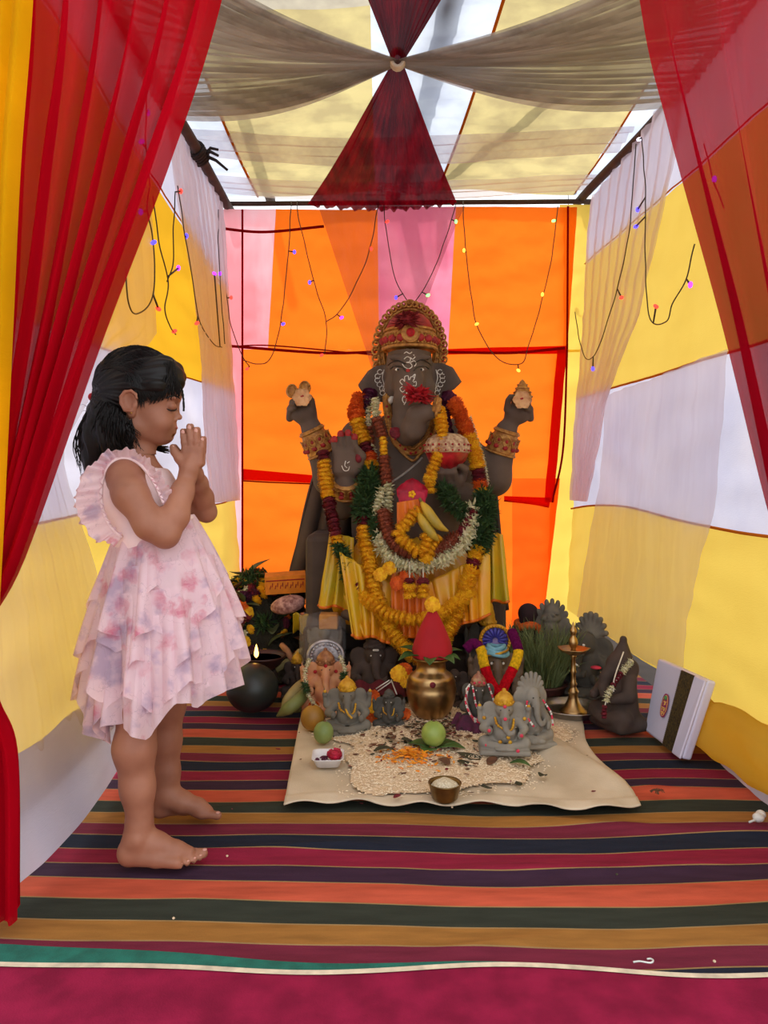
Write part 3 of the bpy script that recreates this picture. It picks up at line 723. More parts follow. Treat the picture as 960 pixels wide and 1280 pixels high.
# eyes, brows, marks painted on the face
e = MB()
for x in (497.5, 526.5): e = MB(); e.ball(hit(x,462,-.002), (.012,.005,.0062), 10, 8); e.build('eye', m_white, idol, True)
e = MB()
for x in (497.5, 526.5): e = MB(); e.ball(hit(x,462,.001), (.0056,.004,.0056), 10, 8); e.build('iris', m_black, idol, True)
def strokes(lst, r, m, name, parent, tree=None, off=.0, flat=1.):
    q = MB()
    for pts in lst:
        P = spline(pts, max(6, 5*len(pts))) if len(pts) > 2 else spline(pts, 4)
        q.tube([hit(p[0], p[1], off, tree) for p in P], r, 5)
    return q.build(name, m, parent, True)
strokes([[(485,456.5),(491,452),(498,451),(507,455)],[(517,455),(525,450),(532,451),(539,457)],[(488,461),(493,458),(502,459),(507,464)],[(517,464),(522,459),(531,458),(536,461)]], .0028, m_black, 'painted_brow', idol, off=.0005)
sh = lambda l, dx=0, dy=0, s=1.: [(x*s+dx, y*s+dy) for x, y in l]
# om sign: 3-like body, tail, crescent and dot
om = [[(505,449),(509,446),(513,448),(512,452),(508,453),(513,454),(515,458),(511,461),(506,459),(503,455)], [(513,453),(518,451),(520,455),(518,458)], [(513,447),(516,449),(519,446)], [(517,443.5),(517.5,444.5)]]
curl = [[(505,442),(508,440),(512,442),(515,440)], [(503,481),(500,477),(503,474),(506,477)], [(506,477),(506,471),(510,470),(511,475)], [(512,475),(514,471),(518,472),(516,477)], [(517,478),(520,477),(520,482),(516,482)], [(503,483),(500,486),(503,490),(507,487)], [(509,488),(508,492),(504,496),(503,500),(505,504)], [(514,487),(517,488),(515,491)], [(516,470),(519,468),(518,473)], [(506,496),(508,500),(505,506)]]
strokes(om+curl, .0020, m_white, 'painted_mark', idol, off=.0005)
for cx, s in ((477,-1),(548,1)):
    ears_m = []
    for k in range(6):
        a = PI*(.95-.38*k*.55)+.2; x = cx+s*9*math.sin(a*.8)-s*2; y = 465+k*5.2
        for j in range(1):
            ears_m.append([(cx+s*(2+3.5*math.sin(k))+3.2*math.cos(q), y+3.0*math.sin(q)) for q in np.linspace(0, 5.6, 7)])
    ears_m.append([(cx-s*3,462),(cx-s*1,472),(cx-s*3,482),(cx+s*1,490)])
    strokes(ears_m, .0019, m_white, 'painted_mark', idol, off=.0005)
for x, y in ((510,463.5),(511,484)): MB().ball(hit(x,y,0), (.009,.006,.009), 10, 8).build('red_dot', m_redp, idol, True)
strokes([[(427,582),(430,588),(435,588),(437,583)],[(432,576),(431,582),(434,585)],[(434,579),(437,577)]], .0018, m_white, 'painted_mark', idol)
strokes([[(485,606),(497,598),(508,590),(520,580),(528,572)]], .0045, mat('sacred_thread', (170,160,150), .8), 'sacred_thread', idol)
q = MB()
for fx, fy in ((418,549),(426,542),(435,541),(443,546)):
    MB().ball(hit(fx,fy+1,-.006), (.0145,.012,.017), 10, 8).build('red_fingertip', m_redp, idol, True)
q = MB(); q.ball(hit(448.5,572,-.004), (.014,.010,.021), 10, 8); q.build('red_thumb', m_mr, idol, True)
MB().tube([hit(491,497,-.01), hit(488,501,.02), hit(487,505,.03)], [.014,.012,.006], 8).build('tusk', m_white, idol, True)
# crown: cap, band, medallion, scalloped halo
q = MB(); cc = I(512,437,.0)
q.lathe([(.108,-.0),(.112,.02),(.110,.05),(.104,.075)], 36, cc, 1, 1.05); cb = q.build('crown_band', m_gold, idol, True)
q = MB(); q.lathe([(.102,.07),(.098,.095),(.085,.12),(.062,.142),(.03,.155),(.0,.158)], 32, cc, 1, 1.05); q.build('crown_cap', m_redp, idol, True)
q = MB()
def cring(z, r, n=48, rr=.006, e=1.05): q.tube([cc+Vector((r*math.cos(a), r*e*math.sin(a), z)) for a in np.linspace(0, 2*PI, n)], rr, 6)
cring(.0,.112,rr=.008); cring(.075,.106,rr=.006); cring(.04,.113,rr=.003)
for k in range(44):
    a = 2*PI*k/44; q.ball(cc+Vector((.112*math.cos(a), .118*math.sin(a), .014)), .006, 6, 4)
for k in range(16):
    a = -PI*k/15; P0 = cc+Vector((.114*math.cos(a), .12*math.sin(a), .045))
    t_ = Vector((-math.sin(a), math.cos(a), 0)); q.tube([P0+t_*.011*math.cos(w)*(1-w*.09)+Vector((0,0,.012*math.sin(w)*(1-w*.09))) for w in np.linspace(0, 8, 14)], .0026, 5)
q.build('crown_filigree', m_gold, idol, True)
q = MB()
for k in range(9):
    a = -PI*(k+.5)/9
    if k == 4: continue
    q.ball(cc+Vector((.112*math.cos(a), .118*math.sin(a), .03)), (.02,.012,.017), 8, 6)
q.build('red_panel', m_redp, idol, True)
q = MB(); mc = cc+Vector((0,-.122,.048))
q.tube([mc+Vector((.034*math.cos(a), 0, .037*math.sin(a))) for a in np.linspace(0, 2*PI, 28)], .005, 6); q.tube([mc+Vector((.019*math.cos(a), -.004, .020*math.sin(a))) for a in np.linspace(0, 2*PI, 28)], .003, 6)
q.ball(mc, (.038,.006,.040), 20, 6); q.build('medallion', m_gold, idol, True)
MB().ball(mc+Vector((0,-.006,0)), (.018,.012,.019), 14, 8).build('medallion_stone', m_cr, idol, True)
# halo
hc = I(512,441,.06); q = MB()
def hp(a, f=1.): return hc+Vector((.140*f*math.cos(a), 0, .196*f*math.sin(a)))
A = np.linspace(-.35, PI+.35, 60)
n = len(A); vs = [hp(a,.70)+Vector((0,y,0)) for a in A for y in (-.012,.012)]+[hp(a,.98)+Vector((0,y,0)) for a in A for y in (-.012,.012)]
fs = []
for i in range(n-1): fs += [(2*i,2*i+2,2*n+2*i+2,2*n+2*i),(2*i+1,2*n+2*i+1,2*n+2*i+3,2*i+3),(2*n+2*i,2*n+2*i+2,2*n+2*i+3,2*n+2*i+1),(2*i,2*i+1,2*i+3,2*i+2)]
q.add(vs, fs); q.tube([hp(a,.95)+Vector((0,-.014,0)) for a in A], .007, 6); q.tube([hp(a,.80)+Vector((0,-.014,0)) for a in A], .005, 6)
q.build('halo', m_gold, idol, True)
q = MB(); NB = 25
for k in range(NB):
    a = -.30+(PI+.60)*k/(NB-1); p = hp(a,1.04)+Vector((0,-.01,0)); rr = .0185*(1.25 if k == NB//2 else 1)
    q.tube([p+Vector((rr*(1-w*.1)*math.cos(a+w-1.5), -.004*w, rr*(1-w*.1)*math.sin(a+w-1.5))) for w in np.linspace(0, 7.5, 20)], .0045, 6)
    q.ball(hp(a,.875)+Vector((0,-.014,0)), .0062, 8, 6)
q.tube([hp(PI/2,1.04)+Vector((0,0,.0)), hp(PI/2,1.16)], [.012,.002], 8)
q.build('halo_scroll', m_gold, idol, True)
q = MB()
for k in range(NB-1):
    a = -.30+(PI+.60)*(k+.5)/(NB-1); q.ball(hp(a,1.05)+Vector((0,.0,0)), (.013,.007,.013), 8, 6)
q.build('halo_gem', m_redp, idol, True)
# crown filler flowers
for (x, y, r) in ((500,400,1.0),(514,396,1.1),(507,409,1.0),(520,406,.9)):
    o = bpy.data.objects.new('crown_flower', FM['N'] ); 
    bpy.data.objects.remove(o)
# necklace with pendant point
q = MB(); nk = [(483,497),(484,515),(489,535),(497,552),(506,560),(516,566),(524,560),(534,550),(541,532),(545,512),(547,500)]
NP = [hit(p[0], p[1], .012) for p in nk]; NP = [Vector((p.x, min(p.y, 3.14), p.z)) for p in NP]
cen = [Vector(p) for p in spline([tuple(p) for p in NP], 60)]
for i, p in enumerate(cen):
    w = .018+.020*math.exp(-((i-29)/12)**2)
    q.ball(p, (w, .008, .012), 8, 5)
    q.ball(p+Vector((0,-.008,-.0)), .0052, 6, 4)
q.tube([p+Vector((0,-.006,.016)) for p in cen], .005, 6); q.tube([p+Vector((0,-.006,-.016-.016*math.exp(-((i-29)/12)**2))) for i, p in enumerate(cen)], .006, 6)
q.build('gold_necklace', m_gold, idol, True)
q = MB()
for i in range(4, 58, 4): q.ball(cen[i]+Vector((0,-.010,-.004)), (.006,.005,.006), 8, 6)
q.build('necklace_stone', m_cr, idol, True)
# bracelets on the raised arms and wrists
def bracelet(a, bb, r0, r1, ):
    a, bb = Vector(a), Vector(bb); d = (bb-a).normalized(); q = MB(); R = d.to_track_quat('Z','Y').to_matrix(); L = (bb-a).length
    vs = MB().lathe([(r0,0),(r0*1.04,L*.1),(r1*1.02,L*.95),(r1,L)], 24); q.add([a+R@Vector(v) for v in vs.v], vs.f)
    for z, rr, tr in ((0,r0*1.05,.005),(L*.93,r1*1.05,.007),(L,r1*1.02,.004)):
        q.tube([a+R@Vector((rr*math.cos(w), rr*math.sin(w), z)) for w in np.linspace(0,2*PI,26)], tr, 6)
    g_ = MB()
    for k in range(10):
        w = 2*PI*k/10; g_.ball(a+R@Vector((r0*1.03*math.cos(w), r0*1.03*math.sin(w), L*.3)), (.012,.008,.010), 8, 6); 
        q.tube([a+R@(Vector((r0*1.05*math.cos(w+.09*math.cos(u)*3.0), r0*1.05*math.sin(w+.09*math.cos(u)*3.0), L*.55+.02*math.sin(u)))) for u in np.linspace(0,2*PI,10)], .0028, 5)
        g_.ball(a+R@Vector((r1*1.04*math.cos(w), r1*1.04*math.sin(w), L*.56)), (.009,.009,.010), 8, 6)
    q.build('bracelet', m_gold, idol, True); g_.build('bracelet_stone', m_redp, idol, True)
bracelet(I(403,566,.045), I(389,537,.028), .062, .050); bracelet(I(625,566,.045), I(634,538,.028), .062, .050)
bracelet(I(433,612,-.17), I(433,598,-.215), .062, .056)
# emblem held in the left raised hand: twin-lobed axe head with a pale flower; in the right: shell with a flower
q = MB()
for dx, dy in ((-9,2),(7,-2)):
    q.ball(I(374+dx,487+dy,-.02), (.026,.014,.030), 14, 10); q.tube([I(374+dx+6.2*math.cos(a), 486+dy-7.5*math.sin(a), -.037) for a in np.linspace(0,2*PI,18)], .0035, 5)
q.build('axe_emblem', m_gold, idol, True)
m_flp = mat('pale_blossom', (226,184,136), .75, rgb2=(206,150,104), scale=40)
def blossom(c, r, m, m2, name='blossom', n=6, par=idol, tilt=0., rp=.5, face=Vector((0,-1,0))):
    q = MB(); R = face.to_track_quat('Z','Y').to_matrix()
    for k in range(n):
        a = 2*PI*k/n+tilt
        def fn(u, v):
            w = math.sin(PI*min(1,(v*.85+.15)))**.6*rp*r; x = (u-.5)*2*w; rr = r*v
            return Vector(c)+R@Vector((rr*math.cos(a)-x*math.sin(a), rr*math.sin(a)+x*math.cos(a), .3*r*v*v*0+.12*r*math.cos(u*2*PI)*v+ .2*r*v+.002*k))
        q.grid(fn, 6, 6)
    o = q.build(name, m, par, True)
    q = MB(); 
    for k in range(5): a = 2*PI*k/5; q.ball(Vector(c)+R@Vector((.14*r*math.cos(a), .14*r*math.sin(a), .1*r)), r*.12, 6, 5)
    q.build(name+'_center', m2, par, True); return o
blossom(I(378,497,-.06), .042, m_flp, m_cr); blossom(I(652,500,-.06), .042, m_flp, m_cr)
q = MB(); q.lathe([(.0,.085),(.01,.075),(.02,.058),(.026,.045),(.034,.03),(.04,.01),(.04,-.01),(.03,-.03),(.0,-.04)], 20, I(653,499,-.015), 1, .8)
for z, r in ((.06,.02),(.045,.028),(.028,.036),(.010,.042)): q.tube([I(653,499,-.015)+Vector((r*math.cos(a), .8*r*math.sin(a), z)) for a in np.linspace(0,2*PI,20)], .004, 5)
q.build('conch_emblem', m_gold, idol, True)
# pot in the front hand
pc = I(559,565,-.26); q = MB()
q.lathe([(.0,-.075),(.04,-.066),(.072,-.035),(.084,-.005),(.086,.0)], 32, pc); q.build('pot', mat('glossy_red', (168,24,36), .35, var=.3, scale=20, coat=.4), idol, True)
q = MB(); q.lathe([(.087,-.004),(.090,.004),(.088,.03),(.076,.052),(.05,.068),(.0,.076)], 32, pc); q.build('pot_lid', mat('cream_lace', (206,182,146), .8, rgb2=(150,104,80), scale=70, bump=.6), idol, True)
q = MB()
for k in range(22):
    a = 2*PI*k/22; q.ball(pc+Vector((.091*math.cos(a), .091*math.sin(a), .026)), .0045, 6, 4); q.ball(pc+Vector((.092*math.cos(a), .092*math.sin(a), .004)), .004, 6, 4)
q.build('pot_bead', m_redp, idol, True)
# shoulder cloak and throne
m_dark = mat('dark_brown_cloth', (74,60,54), .95, var=.1, scale=8, bump=.4, bscale=50)
def cloak(x0, x1, y0, y1, d, lean, name='cloak', side=-1):
    def fn(u, v):
        x = x0[0]+(x0[1]-x0[0])*u; xx = x1[0]+(x1[1]-x1[0])*u
        y = y0+(y1-y0)*v; X = x+(xx-x)*v**.8; return I(X, y+5*math.sin(u*9)*v, d+.03*math.sin(u*22+2*v)*(.3+v)+lean*v+.05*abs(u-.5))
    q = MB().grid(fn, 40, 24); me_ = q.mesh(name)
    o = link_mesh(name, me_, m_dark, idol, True); mm = o.modifiers.new('thick','SOLIDIFY'); mm.thickness = .012; return o
cloak((392,455), (358,440), 592, 745, .09, .03); cloak((560,618), (590,634), 585, 760, .09, .05)
m_throne = mat('dark_throne_clay', (72,58,51), .85, var=.12, scale=10, bump=.35)
def rbox(name, lo, hi, m, par=None, bev=.012):
    q = MB().box(((lo[0]+hi[0])/2,(lo[1]+hi[1])/2,(lo[2]+hi[2])/2), (hi[0]-lo[0],hi[1]-lo[1],hi[2]-lo[2])); o = q.build(name, m, par)
    mm = o.modifiers.new('bevel','BEVEL'); mm.width = bev; mm.segments = 2; return o
rbox('throne_base', (-.33,3.0,0), (.52,3.66,.13), m_throne, idol); rbox('throne_seat', (-.30,3.12,.13), (.50,3.62,.28), m_throne, idol)
rbox('throne_back', (-.30,3.50,.28), (.48,3.62,.82), m_throne, idol)
rbox('throne_arm', (at(381,0,3.0).x,3.0,0), (at(424,0,3.0).x,3.5,at(0,668,3.0).z), m_throne, idol, .03); rbox('throne_arm', (at(598,0,3.04).x,3.04,0), (at(634,0,3.04).x,3.5,at(0,690,3.04).z), m_throne, idol, .03)
# dhoti: yellow-gold silk over the lap
m_silk = mat('yellow_silk', (222,146,22), .42, var=.1, scale=7, bump=.3, bscale=25, rgb2=(206,168,24), spec=.6)
m_silkg = mat('green_gold_silk', (186,168,36), .42, scale=7, bump=.3, bscale=25, rgb2=(214,158,24), spec=.6)
m_silko = mat('orange_silk', (216,112,20), .45, scale=9, bump=.3, bscale=25, rgb2=(200,92,16), spec=.5)
d = Sdf()
for s in (-1, 1):
    X = lambda q: 508+s*q
    d.cone(I(X(20),705,-.05), I(X(62),742,-.16), .14, .11, .04).cone(I(X(62),748,-.17), I(X(5),770,-.27), .10, .085, .04)
d.ell(I(508,705,-.02), (.26,.22,.15), .05)
v, qf = d.mesh((-.45, ID-.5, .0), (.65, ID+.3, .75), .008)
x_ = v[:,0]-.09; ang = np.arctan2(v[:,2]-.95, x_); fold = .007*np.sin(ang*46)+.004*np.sin(ang*83+2)
cen_ = np.array([.09, ID, .5]); dr = v-cen_; dr /= np.linalg.norm(dr, axis=1)[:,None]; v = v+dr*fold[:,None]
dh = link_mesh('dhoti', np_mesh('dhoti', v, qf), m_silk, idol, True)
bt_ = bvh_of([body, dh])
def flap(name, tl, tr, br, bl, d0, d1, m, folds=5, amp=.014, nu=70, nv=24, hem=True):
    def P(u, v, off=0):
        x = (tl[0]+(tr[0]-tl[0])*u)*(1-v)+(bl[0]+(br[0]-bl[0])*u)*v; y = (tl[1]+(tr[1]-tl[1])*u)*(1-v)+(bl[1]+(br[1]-bl[1])*u)*v
        w_ = math.sin(u*folds*2*PI+3*nz3(u*3,v*.8,folds,1))*(.35+.65*abs(nz3(u*2.3,v*.7,7+folds,1))*2)+.5*nz3(u*7,v*1.5,folds*3,1); return I(x+1.5*w_, y+2.5*math.sin(u*9)*v, d0+(d1-d0)*v+amp*w_*(.3+v)+off)
    o = link_mesh(name, MB().grid(P, nu, nv).mesh(name), m, idol, True); mm = o.modifiers.new('thick','SOLIDIFY'); mm.thickness = .004
    if hem: MB().tube([P(i/30, .98, -.006) for i in range(31)], .006, 5).build('gold_hem', m_silko, idol, True)
    return o
flap('silk_flap', (412,665),(442,672),(440,765),(396,758), -.28, -.30, m_silkg, 3, .018); flap('silk_flap', (600,660),(628,668),(637,752),(596,758), -.28, -.30, m_silkg, 3, .018)
flap('silk_flap', (424,690),(500,735),(490,803),(440,796), -.36, -.42, m_silk, 5, .018); flap('silk_flap', (520,735),(612,690),(612,768),(530,804), -.36, -.42, m_silk, 6, .018)
flap('silk_flap', (490,690),(530,690),(534,800),(488,800), -.37, -.43, m_silko, 5, .010); flap('silk_flap', (430,745),(455,735),(482,800),(447,792), -.36, -.40, m_silk, 2, hem=False)
bt_ = bvh_of([body, dh])

# ------------------------------------------------------------------ garlands on the big idol
def path(pts, off=.03, dmin=2.6, dmax=3.3):
    out = []
    for p in pts:
        h = hit(p[0], p[1], off, default=p[2] if len(p) > 2 else 3.05)
        if len(p) > 2: h = at(p[0], p[1], p[2])
        out.append(h)
    return out
garland('longest yellow marigold garland with orange, maroon and green stretches, looping down to the red bundle',
  path([(450,497,3.12),(445,515,3.07),(452,545,3.04),(462,578,3.0),(462,600,2.98),(455,640,2.93),(456,668,2.90),(462,700,2.86),(470,745,2.82),(488,785,2.79),(512,815,2.77),(535,824,2.76),(552,803,2.77),(572,762,2.80),(588,715,2.84),(598,680,2.88),(606,640,2.93),(600,605,2.98),(595,575,3.0),(588,552,3.03),(572,512,3.07),(558,494,3.12)]),
  [('O',.055),('Y',.045),('R',.02),('O',.02),('Y',.01),('G',.085),('R',.02),('Y',.42),('R',.015),('Y',.02),('G',.10),('Y',.01),('O',.015),('R',.02),('Y',.06),('O',.075),('P',.02)], .0175, 1.12)
garland('garland hanging from the raised palm, yellow then maroon then dark green',
  path([(404,566,2.98),(407,600,2.96),(412,632,2.94),(417,655,2.92),(424,683,2.90),(431,697,2.88),(436,722,2.87),(448,736,2.86)], 0), [('R',.06),('Y',.36),('R',.30),('Y',.09),('g',.30),('R',.1)], .017, 1.0)
garland('lower garland of yellow marigolds strung across the lap between the knees', path([(452,738,2.88),(463,752,2.80),(485,768,2.76),(520,775,2.74),(555,765,2.76),(578,748,2.80),(592,735,2.86)], 0), [('Y',1)], .0195, .95)
garland('short yellow garland on the chest beside the left ear, ending at the pot', path([(547,505,2.98),(551,525,2.93),(553,552,2.90),(545,575,2.90),(537,600,2.92),(538,618,2.92)], 0), [('w',.1),('Y',.4),('-',.01),('Y',.4)], .0185, .85)
garland('faded garland of dried buds and small marigolds hanging on the left chest', path([(468,500,3.06),(470,520,3.02),(478,545,3.0),(480,570,2.98),(482,595,2.96),(486,620,2.94),(482,645,2.92)], 0), [('w',.2),('B',.2),('S',.15),('B',.25),('w',.3)], .016, 1.1)
garland('thin pale green-brown garland along the left shoulder inside the orange one', path([(461,500,3.10),(460,520,3.07),(463,545,3.05),(468,580,3.02),(470,610,2.98)], 0), [('w',.3),('B',.2),('w',.3),('N',.2)], .018, .8)
garland('round garland of rusty dried blooms low on the belly', path([(478,640,2.88),(486,668,2.84),(500,685,2.81),(525,692,2.80),(555,684,2.82),(578,664,2.86),(590,640,2.90)], 0), [('B',1),('N',.3)], .016, 1.3)
garland('round garland of white tuberose buds below the rusty one', path([(478,612,2.93),(470,640,2.90),(474,672,2.86),(492,700,2.82),(520,708,2.80),(550,700,2.80),(576,680,2.84),(588,655,2.88),(590,635,2.92)], 0), [('w',.2),('g',.15),('W',1)], .015, 1.1)
garland('clump of dark green herb garland under the pot hand on the right', path([(556,612,2.95),(566,630,2.90),(578,640,2.90),(590,650,2.92)], 0), [('G',1)], .028, .9)
garland('string of green herb sprigs at the right hip', path([(604,690,2.92),(604,715,2.92),(598,735,2.92)], 0), [('g',1)], .022, .9)
garland('cluster string of yellow marigolds curling over the belly', path([(535,640,2.80),(520,640,2.79),(508,655,2.78),(498,668,2.78),(512,682,2.77),(525,690,2.77),(535,675,2.77),(528,665,2.77)], 0), [('Y',1)], .0185, .9)
garland('short string of orange and yellow flowers at the right of the belly', path([(548,672,2.80),(540,685,2.78),(530,700,2.78)], 0), [('S',.6),('Y',.4)], .016, .9)
garland('dark maroon garland running under the right ear', path([(560,494,3.13),(556,510,3.10),(556,530,3.06),(560,548,3.03)], 0), [('P',1)], .018, 1.)
garland('dark maroon garland running under the left ear', path([(462,492,3.13),(458,505,3.10),(455,520,3.10)], 0), [('P',1)], .018, 1.1)
garland('string of tiny cream buds along the right shoulder outside the orange garland', path([(588,522,3.12),(597,550,3.08),(606,580,3.05),(611,610,3.03)], 0), [('w',1)], .012, .45)
for nm, x, x2 in (('left','512','513'), ('right','529','527')):
    x = int(x); garland(f'white thread with a yellow marigold tassel, {nm} one of the two below the belly', path([(x,702,2.78),(x,722,2.77),(x,738,2.77),(x,746,2.77)], 0), [('-',.55),('R',.1),('Y',.4)], .017, .85)
# hibiscus on the belly and red tassel flower on the trunk
t = thing('hibiscus', 'large crimson hibiscus bloom on the belly of the big idol', 'flower', at(515,618,2.86))
m_hib = mat('hibiscus_crimson', (192,18,62), .6, rgb2=(150,8,44), scale=30, sss=.1)
blossom((0,0,0), .062, m_hib, m_my, 'petal', 5, t, .3, .62)
t = thing('red_flower', 'shaggy bright red flower resting on the curled trunk', 'flower', at(523,494,2.91))
me = tuft('red_petals', 170, .05, .02, 33, .12); me.materials.append(m_cr); o = bpy.data.objects.new('petal_tuft', me); COL.objects.link(o); o.parent = t; o.scale = (1.15,.8,.85); o.rotation_euler = (0, .25, 0)
me = tuft('crown_petals', 150, .05, .03, 34, .10); me.materials.append(mat('dark_red_petal', (130,12,24), .8, rgb2=(100,6,18))); 
t = thing('red_flower', 'dark red flower tucked in the top of the gold crown', 'flower', at(508,400,3.08)); o = bpy.data.objects.new('petal_tuft', me); COL.objects.link(o); o.parent = t; o.scale = (1.15,.7,.8)
t = thing('red_flower', 'small dark red flower at the necklace under the trunk', 'flower', at(494,541,2.98)); o = bpy.data.objects.new('petal_tuft', FM['R']); COL.objects.link(o); o.parent = t; o.rotation_euler = (PI/2,0,0)
for lab, x, y in (('orange flower on the lap at the left of the tassels',502,725), ('yellow flower on the lap left of the orange one',481,714)):
    t = thing('marigold_flower', lab, 'flower', at(x,y,2.80)); 
    for dx in (-.012,.012): o = bpy.data.objects.new('bloom', FM['O' if 'orange flower on' in lab else 'Y']); COL.objects.link(o); o.parent = t; o.location = (dx*1.4,0,dx); o.rotation_euler = (PI/2+dx*9,0,0)
# bananas and orange cloth fold on the belly
m_ban = mat('ripe_banana', (206,168,52), .5, rgb2=(160,140,50), scale=12)
for lab, pts in (('upper banana laid slantwise on the belly of the big idol', [(527,628,2.80),(535,640,2.77),(547,656,2.76),(560,664,2.78)]), ('lower banana laid slantwise on the belly of the big idol', [(522,640,2.79),(530,654,2.765),(540,668,2.76),(548,676,2.77)])):
    P = [at(*p) for p in pts]; t = thing('banana', lab, 'banana', P[0]); P = [Vector(p)-P[0] for p in spline([tuple(p) for p in P], 12)]
    MB().tube(P, [.007,.012,.016,.0185,.019,.019,.019,.018,.016,.012,.008,.004], 6).build('banana_peel', m_ban, t, True)
    MB().tube([P[0], P[0]+Vector((-.008,.0,.016))], [.006,.005], 6).build('stem', mat('banana_stem', (120,110,50), .7), t, True)
def napk(u, v):
    return at(496+26*u+8*v*u, 628+28*v-4*u, 2.83-.02*math.sin(u*PI)+.006*math.sin(u*14))
o = MB().grid(napk, 16, 12).build('orange_cloth_fold', m_silko, None, True); tag(o, 'folded orange cloth tucked on the belly above the yellow flowers', 'cloth')
mm = o.modifiers.new('thick','SOLIDIFY'); mm.thickness = .004
# ================================================================== cloth, rice and offerings on the floor
Z0 = -.006      # rug top
c_sheet = mat('cream_cotton', (212,194,168), .92, var=.06, scale=7, bump=.35, bscale=240, rgb2=(190,172,146), spec=.15)
def sheet(u, v):
    FL, FR, BR, BL = Vector((-.250,1.885,0)), Vector((.625,1.905,0)), Vector((.66,2.66,0)), Vector((-.30,2.86,0))
    p = FL.lerp(FR, u).lerp(BL.lerp(BR, u), v)
    p.y += (.018*math.sin(u*5.2+.4)+.012*math.sin(u*13))*(1-v); p.x += .02*math.sin(v*6)*(1-u)*0+.02*math.sin(v*7+1)*u
    z = .012+.007*abs(nz3(p.x, p.y, 0, 5))+.003*abs(nz3(p.x, p.y, 4, 14))
    a = (p.x-.50-.06*math.sin(p.y*7))/.05; z += .030*math.exp(-a*a)*max(0, min(1, (p.y-1.98)/.25))
    a = (p.x-.60+.3*(p.y-2.1))/.03; z += .014*math.exp(-a*a)*max(0, min(1,(p.y-1.95)/.1))
    if v < .06: z += .006*math.sin(u*37)*(1-v/.06)+.004
    p.z = max(z, .010)-.004; return p
o = MB().grid(sheet, 110, 90).build('cotton_sheet', c_sheet, None, True); tag(o, 'creased cream cotton sheet spread on the striped rug under the rice', 'cloth')
mm = o.modifiers.new('thick','SOLIDIFY'); mm.thickness = .003; mm.offset = -1
sheet_o = o
def inrice(x, y):
    cx, cy_ = .175, 2.345; a = math.atan2((y-cy_)/.36, (x-cx)/.335); r = math.hypot((x-cx)/.335, (y-cy_)/.36)
    return 1.05+.13*math.sin(3*a+1)+.09*math.sin(5*a)+.05*math.sin(11*a)-r
def rice_h(x, y): return .016+.018*min(1, max(0, inrice(x, y))*1.6)+.004*nz3(x, y, 0, 18)
t = thing('rice_spread', 'wide layer of raw rice strewn over the cream sheet', 'rice', (.175, 2.33, 0), world_parts=True); t['kind'] = 'stuff'
q = MB(); nx, ny = 84, 90; idx = {}
for j in range(ny):
    for i in range(nx):
        x = -.24+.84*i/nx; y = 1.90+.86*j/ny
        if inrice(x, y) > -.02: idx[(i,j)] = len(q.v); q.v.append((x, y, rice_h(x, y)))
for (i,j) in list(idx):
    if all(k in idx for k in ((i+1,j),(i+1,j+1),(i,j+1))): q.f.append((idx[(i,j)],idx[(i+1,j)],idx[(i+1,j+1)],idx[(i,j+1)]))
m_rice = mat('raw_rice', (226,202,168), .8, rgb2=(202,172,136), scale=130, bump=.5, bscale=210, dist=.006)
o = q.build('rice_layer', m_rice, t, True); o['kind'] = 'stuff'
q = MB(); rr = random.Random(4); cnt = 0
while cnt < 9000:
    x = rr.uniform(-.24,.62); y = rr.uniform(1.92,2.72); k = inrice(x, y)
    if k < -.16 or (k < 0 and rr.random() > .18): continue
    cnt += 1; a = rr.uniform(0, PI); L = .0042; c, s_ = math.cos(a)*L, math.sin(a)*L; z = (rice_h(x, y) if k > 0 else .016)+.0015
    wx, wy = -math.sin(a)*.0016, math.cos(a)*.0016
    q.add([(x-c,y-s_,z),(x+c,y+s_,z),(x+wx,y+wy,z),(x-wx,y-wy,z),(x,y,z+.002)], [(0,3,4),(3,1,4),(1,2,4),(2,0,4)])
o = q.build('rice_grains', mat('rice_grain', (238,220,190), .6, rgb2=(222,198,164), bump=0, scale=90), t); o['kind'] = 'stuff'
# petals and leaf litter on the rice
def litter(name, label, cat, m, cx, cy_, rx, ry, n, size, seed, curl=.5, hh=.012):
    q = MB(); g_ = random.Random(seed)
    for k in range(n):
        a = g_.uniform(0, 6.28); r = abs(g_.gauss(0,.5)); x = cx+rx*r*math.cos(a); y = cy_+ry*r*math.sin(a); s_ = size*g_.uniform(.5,1.3)
        z = (rice_h(x, y) if inrice(x,y) > 0 else .014)+hh*g_.random()*max(0,1-r)+.002
        R = Matrix.Rotation(g_.uniform(0,6.28),3,'Z')@Matrix.Rotation(g_.uniform(-curl,curl),3,'X')
        q.add([Vector((x,y,z))+R@Vector(v) for v in ((-s_,0,0),(-.3*s_,-.4*s_,.1*s_),(.6*s_,-.3*s_,.1*s_),(s_,0,.3*s_),(.6*s_,.3*s_,.1*s_),(-.3*s_,.4*s_,.1*s_))], [(0,1,2,3),(0,3,4,5)])
    o = q.build(name, m); tag(o, label, cat, kind='stuff'); return o
fp = on_floor(515, 951, .02)
m_pty = mat('loose_yellow_petal', (238,160,24), .7, rgb2=(224,120,14), scale=50)
litter('marigold_petals', 'loose orange-yellow marigold petals heaped on the middle of the rice', 'petals', m_pty, fp.x, fp.y, .10, .09, 420, .008, 1)
m_dry = mat('dry_leaf', (72,66,40), .85, rgb2=(44,44,26), scale=30); m_dry2 = mat('withered_leaf', (110,70,42), .85, rgb2=(74,44,28), scale=30); m_gl = mat('fresh_leaf', (66,98,40), .5, rgb2=(44,74,28), scale=20, spec=.5)
litter('petal_litter', 'scattered dark red and brown petal scraps over the rice', 'petals', m_mr, .17, 2.3, .42, .42, 170, .007, 2)
